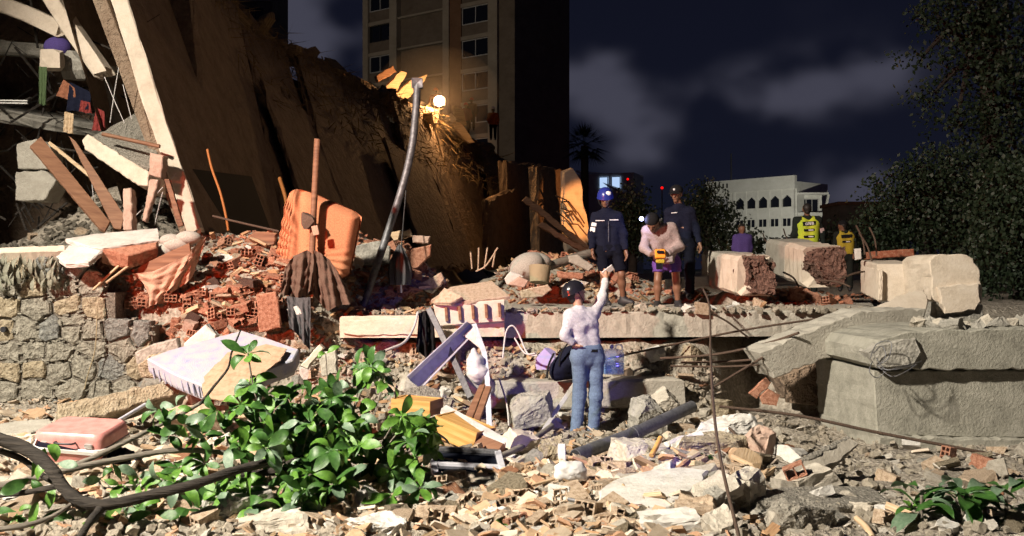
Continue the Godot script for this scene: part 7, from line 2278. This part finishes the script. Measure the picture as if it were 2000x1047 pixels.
func build_rubble():
	marks = [["the pink suitcase", P(150, 880, 8)], ["the white mattress", P(430, 720, 10)], ["the stone wall", P(120, 790, 11)], ["the orange mattress", P(620, 500, 13)], ["the bent steel post", P(720, 580, 14)], ["the yellow drawers", P(870, 830, 10)], ["the leafy boughs", P(620, 900, 7.5)], ["the man in white", P(1145, 850, 11)], ["the white plaster slab", P(1280, 960, 7.3)], ["the right stone pile", P(1420, 870, 8.8)], ["the hollow lintel", P(1600, 900, 8)], ["the foundation block", P(1800, 880, 10)], ["the dark cavity", P(1600, 800, 11)], ["the grey pipe", P(1200, 880, 9)], ["the fallen beam", P(1120, 760, 12)], ["the floor slab", P(1350, 600, 13.5)], ["the white sack", P(1040, 530, 15.4)], ["the armchair", P(310, 540, 12.4)], ["the broken columns", P(1520, 540, 15)], ["the bottom edge", P(1000, 1040, 6)], ["the broad-leaved plants", P(1880, 1000, 6.3)], ["the leaning wall's foot", P(420, 440, 15)], ["the fallen window", P(910, 920, 8.6)], ["the thick dark branch", P(150, 980, 6.4)], ["the broken stone wall end", P(230, 600, 12.2)], ["the white triangular shard", P(390, 650, 11.4)], ["the upright red slab", P(520, 610, 12.3)], ["the hanging white tag", P(460, 575, 12.8)], ["the long rusty rod", P(480, 440, 14.0)], ["the hanging parasol", P(780, 520, 14.4)], ["the tilted tan shard", P(870, 580, 12.8)], ["the domed pale chunk", P(730, 1030, 6.5)], ["the broad beige chunk", P(545, 1030, 6.5)], ["the rough grey boulder", P(1556, 1020, 6.6)], ["the leaning black rod", P(1440, 1020, 6.5)], ["the white plastic bag", P(1114, 920, 8.0)], ["the long pale stick", P(900, 985, 7.3)], ["the navy backpack", P(1098, 720, 12)], ["the rescuers' feet", P(1250, 590, 14.4)], ["the fallen grey pole", P(1110, 510, 16)]]
	var r := RandomNumberGenerator.new()
	r.seed = 99
	var ch := []
	for i in 14:
		ch.append(chunk(50 + i, [Vector3(1, 0.6, 0.8), Vector3(1, 0.34, 0.7), Vector3(0.8, 0.8, 0.9), Vector3(1.1, 0.22, 0.8)][i % 4], 4 + i % 5, 0.05, 1))
	var shard := []
	for i in 6:
		shard.append(chunk(150 + i, [Vector3(1, 0.1, 0.6), Vector3(1, 0.16, 0.3), Vector3(0.9, 0.12, 0.9)][i % 3], 3 + i % 3, 0.005))
	var bricks := [hollow(0.15, 0.1, 0.28, 3, 2, 0.0, 1), hollow(0.15, 0.1, 0.2, 3, 2, 0.05, 2), hollow(0.1, 0.1, 0.22, 2, 2, 0.03, 3), hollow(0.15, 0.1, 0.12, 3, 2, 0.06, 4), hollow(0.16, 0.07, 0.2, 4, 1, 0.04, 5)]
	# regions: [x0, y0, x1, y1] in the picture's ground, kind counts; each piece rests on the ground there
	var regions := [[0, 800, 500, 1046, 34, 20, 34, 0], [380, 920, 900, 1046, 30, 22, 34, 0], [850, 880, 1250, 1046, 26, 44, 50, 0], [1200, 830, 1560, 1046, 36, 14, 20, 0], [1440, 880, 2000, 1046, 30, 10, 14, 0], [900, 740, 1420, 880, 34, 8, 14, 0], [560, 680, 900, 860, 24, 12, 20, 0], [1080, 660, 1500, 760, 20, 3, 8, 0], [400, 440, 560, 640, 10, 30, 24, 1], [680, 450, 880, 600, 12, 26, 22, 1], [200, 560, 430, 680, 6, 50, 16, 1], [960, 490, 1380, 580, 20, 30, 26, 1], [1480, 530, 1700, 600, 8, 5, 4, 1], [0, 400, 380, 500, 10, 8, 10, 2], [250, 700, 480, 830, 14, 8, 8, 0]]
	var counts := {}
	for g in regions:
		for kind in 3:
			for i in g[4 + kind]:
				var p := hit(r.randf_range(g[0], g[2]), r.randf_range(g[1], g[3]))
				if p == Vector3.ZERO:
					continue
				if p.z < -12.75 and p.z > -15.9 and p.x > -2.3 and p.x < 4.7:
					p.y = maxf(Hn(p.x, p.z), 1.345 if p.x > -0.1 else 1.305)     # on top of the floor slab
				else:
					p.y = Hn(p.x, p.z)
				if p.distance_to(P(1145, 850, 11.5)) < 0.32:
					continue
				var e := Basis.from_euler(Vector3(r.randf_range(-0.5, 0.5), r.randf() * TAU, r.randf_range(-0.5, 0.5)))
				var tone := r.randf()
				var where := near_mark(p)
				if kind == 0:
					var s := r.randf_range(0.09, 0.22) * (1.5 if r.randf() < 0.15 else 1.0)
					var m: String = ["conc_beige", "conc_grey", "plaster", "stone_c", "conc_beige", "clay_tan"][int(tone * 6)] if g[7] != 1 else ["clay", "salmon", "conc_beige", "clay_tan", "red_dirt", "clay"][int(tone * 6)]
					if g[7] == 2:
						m = ["conc_grey", "stone_b", "brown_wall", "conc_beige", "conc_grey", "brown_wall"][int(tone * 6)]
					var word: String = {"conc_beige": "beige concrete", "conc_grey": "grey concrete", "plaster": "white plaster", "stone_c": "ochre stone", "salmon": "pink plastered", "clay": "red clay", "clay_tan": "tan clay", "red_dirt": "dark red", "stone_b": "dark stone", "brown_wall": "brown plastered"}[m]
					var size := "small" if s < 0.12 else ("medium" if s < 0.2 else "large")
					one("rubble_chunk", ch[r.randi() % ch.size()], M[m], "%s %s chunk lying %s" % [size, word, where], "chunk", "rubble chunks " + where, p + Vector3(0, s * 0.16, 0), e.scaled(Vector3.ONE * s))
				elif kind == 1:
					var red: bool = g[7] == 1 or r.randf() < 0.08
					var bi := r.randi() % 5
					one("hollow_brick", bricks[bi], M.clay if red else M.clay_tan, "%s hollow %s brick lying %s" % ["whole" if bi == 0 else "broken", "red" if red else "tan", where], "brick", "hollow bricks " + where, p + Vector3(0, 0.035, 0), Basis.from_euler(Vector3(r.randf_range(-0.4, 0.4), r.randf() * TAU, r.randf_range(-0.4, 0.4) + (PI / 2 if r.randf() < 0.3 else 0.0))))
				else:
					var s := r.randf_range(0.14, 0.34)
					var m: String = ["plaster", "clay_tan", "wood_pale", "conc_beige", "cream", "wood_brown"][int(tone * 6)] if g[7] != 1 else ["clay", "clay_tan", "clay", "wood_pale", "salmon", "plaster"][int(tone * 6)]
					if g[7] == 2:
						m = ["wood_brown", "conc_grey", "wood_pale", "brown_wall", "wood_brown", "conc_grey"][int(tone * 6)]
					var word: String = {"plaster": "white plaster", "clay_tan": "tan tile", "wood_pale": "pale wood", "conc_beige": "beige render", "cream": "cream plaster", "wood_brown": "brown wood", "clay": "red tile", "salmon": "pink plaster", "conc_grey": "grey render", "brown_wall": "brown render"}[m]
					one("flat_shard", shard[r.randi() % shard.size()], M[m], "%s %s shard lying %s" % ["short" if s < 0.22 else "long", word, where], "shard", "flat shards " + where, p + Vector3(0, 0.03, 0), Basis.from_euler(Vector3(r.randf_range(-0.5, 0.5), r.randf() * TAU, r.randf_range(-0.5, 0.5))).scaled(Vector3.ONE * s))
	# what nobody could count: gravel and crumbs, coloured like the pieces above
	crumbs("gravel", "loose gravel and crumbs of concrete between the larger rubble", ch[2], M.conc_beige, 11000, [[0, 760, 2000, 1060], [560, 660, 1700, 900], [0, 780, 900, 1060]], 0.018, 0.09, r, [Color(1, 0.97, 0.92), Color(0.75, 0.72, 0.68), Color(1.3, 1.25, 1.2)])
	crumbs("plaster_crumbs", "pale splinters and plaster crumbs strewn over the rubble", shard[2], M.plaster, 5000, [[0, 760, 2000, 1060], [560, 660, 1500, 900], [900, 880, 1500, 1060]], 0.03, 0.11, r, [Color(1, 0.96, 0.9), Color(0.8, 0.7, 0.6), Color(0.65, 0.6, 0.55)])
	crumbs("brick_crumbs", "red and orange brick crumbs on the terrace heaps", ch[1], M.clay, 5200, [[400, 440, 600, 660], [670, 450, 880, 610], [200, 560, 440, 690], [960, 490, 1380, 590], [1450, 540, 1720, 600]], 0.025, 0.10, r, [Color(1, 1, 1), Color(0.6, 0.55, 0.5), Color(1.3, 1.2, 1.1)])
	crumbs("tile_litter", "thin tan tile and brick slips littering the foreground", shard[0], M.cream, 3400, [[0, 820, 1500, 1060], [560, 900, 1300, 1060], [0, 780, 500, 1000], [900, 900, 1400, 1060]], 0.05, 0.22, r, [Color(1, 0.97, 0.93), Color(0.85, 0.68, 0.52), Color(0.9, 0.62, 0.47), Color(0.7, 0.66, 0.6), Color(1.1, 1.1, 1.1)])
	crumbs("dark_crumbs", "dark rubble crumbs inside the torn building end", ch[5], M.conc_grey, 1800, [[-20, 400, 400, 520]], 0.03, 0.14, r, [Color(0.6, 0.56, 0.5), Color(0.9, 0.85, 0.8)])
	crumbs("splinter_litter", "thin splinters and laths strewn between the rubble", shard[1], M.wood_pale, 1500, [[0, 800, 1500, 1060], [560, 680, 1100, 860], [400, 450, 900, 620], [900, 490, 1400, 590]], 0.06, 0.24, r, [Color(1, 1, 1), Color(0.55, 0.5, 0.45), Color(0.85, 0.7, 0.6)])

func crumbs(n: String, label: String, mesh: Mesh, m: Material, count: int, areas: Array, s0: float, s1: float, r: RandomNumberGenerator, cols: Array):
	var mm := MultiMesh.new()
	mm.transform_format = MultiMesh.TRANSFORM_3D
	mm.use_colors = true
	mm.mesh = mesh
	var xs := []
	for i in count:
		var g: Array = areas[i % areas.size()]
		var p := hit(r.randf_range(g[0], g[2]), r.randf_range(g[1], g[3]))
		if p == Vector3.ZERO:
			continue
		# nudge off the sight line, so the strewing has no gaps from a step aside
		p.x += r.randf_range(-0.15, 0.15)
		p.z += r.randf_range(-0.25, 0.25)
		p.y = Hn(p.x, p.z)
		if p.z < -12.75 and p.z > -15.9 and p.x > -2.3 and p.x < 4.7:
			p.y = maxf(p.y, 1.34 if p.x > -0.1 else 1.305)
		var s := lerpf(s0, s1, pow(r.randf(), 2.2))
		xs.append(Transform3D(Basis.from_euler(Vector3(r.randf_range(-0.7, 0.7), r.randf() * TAU, r.randf_range(-0.7, 0.7))).scaled(Vector3.ONE * s), p + Vector3(0, s * 0.2, 0)))
	mm.instance_count = xs.size()
	for i in xs.size():
		mm.set_instance_transform(i, xs[i])
		mm.set_instance_color(i, cols[i % cols.size()])
	var mi := MultiMeshInstance3D.new()
	mi.name = numbered(n)
	mi.multimesh = mm
	var mt: StandardMaterial3D = m.duplicate()
	mt.vertex_color_use_as_albedo = true
	mi.material_override = mt
	add_child(mi)
	tag(mi, label, "rubble")
	mi.set_meta("kind", "stuff")
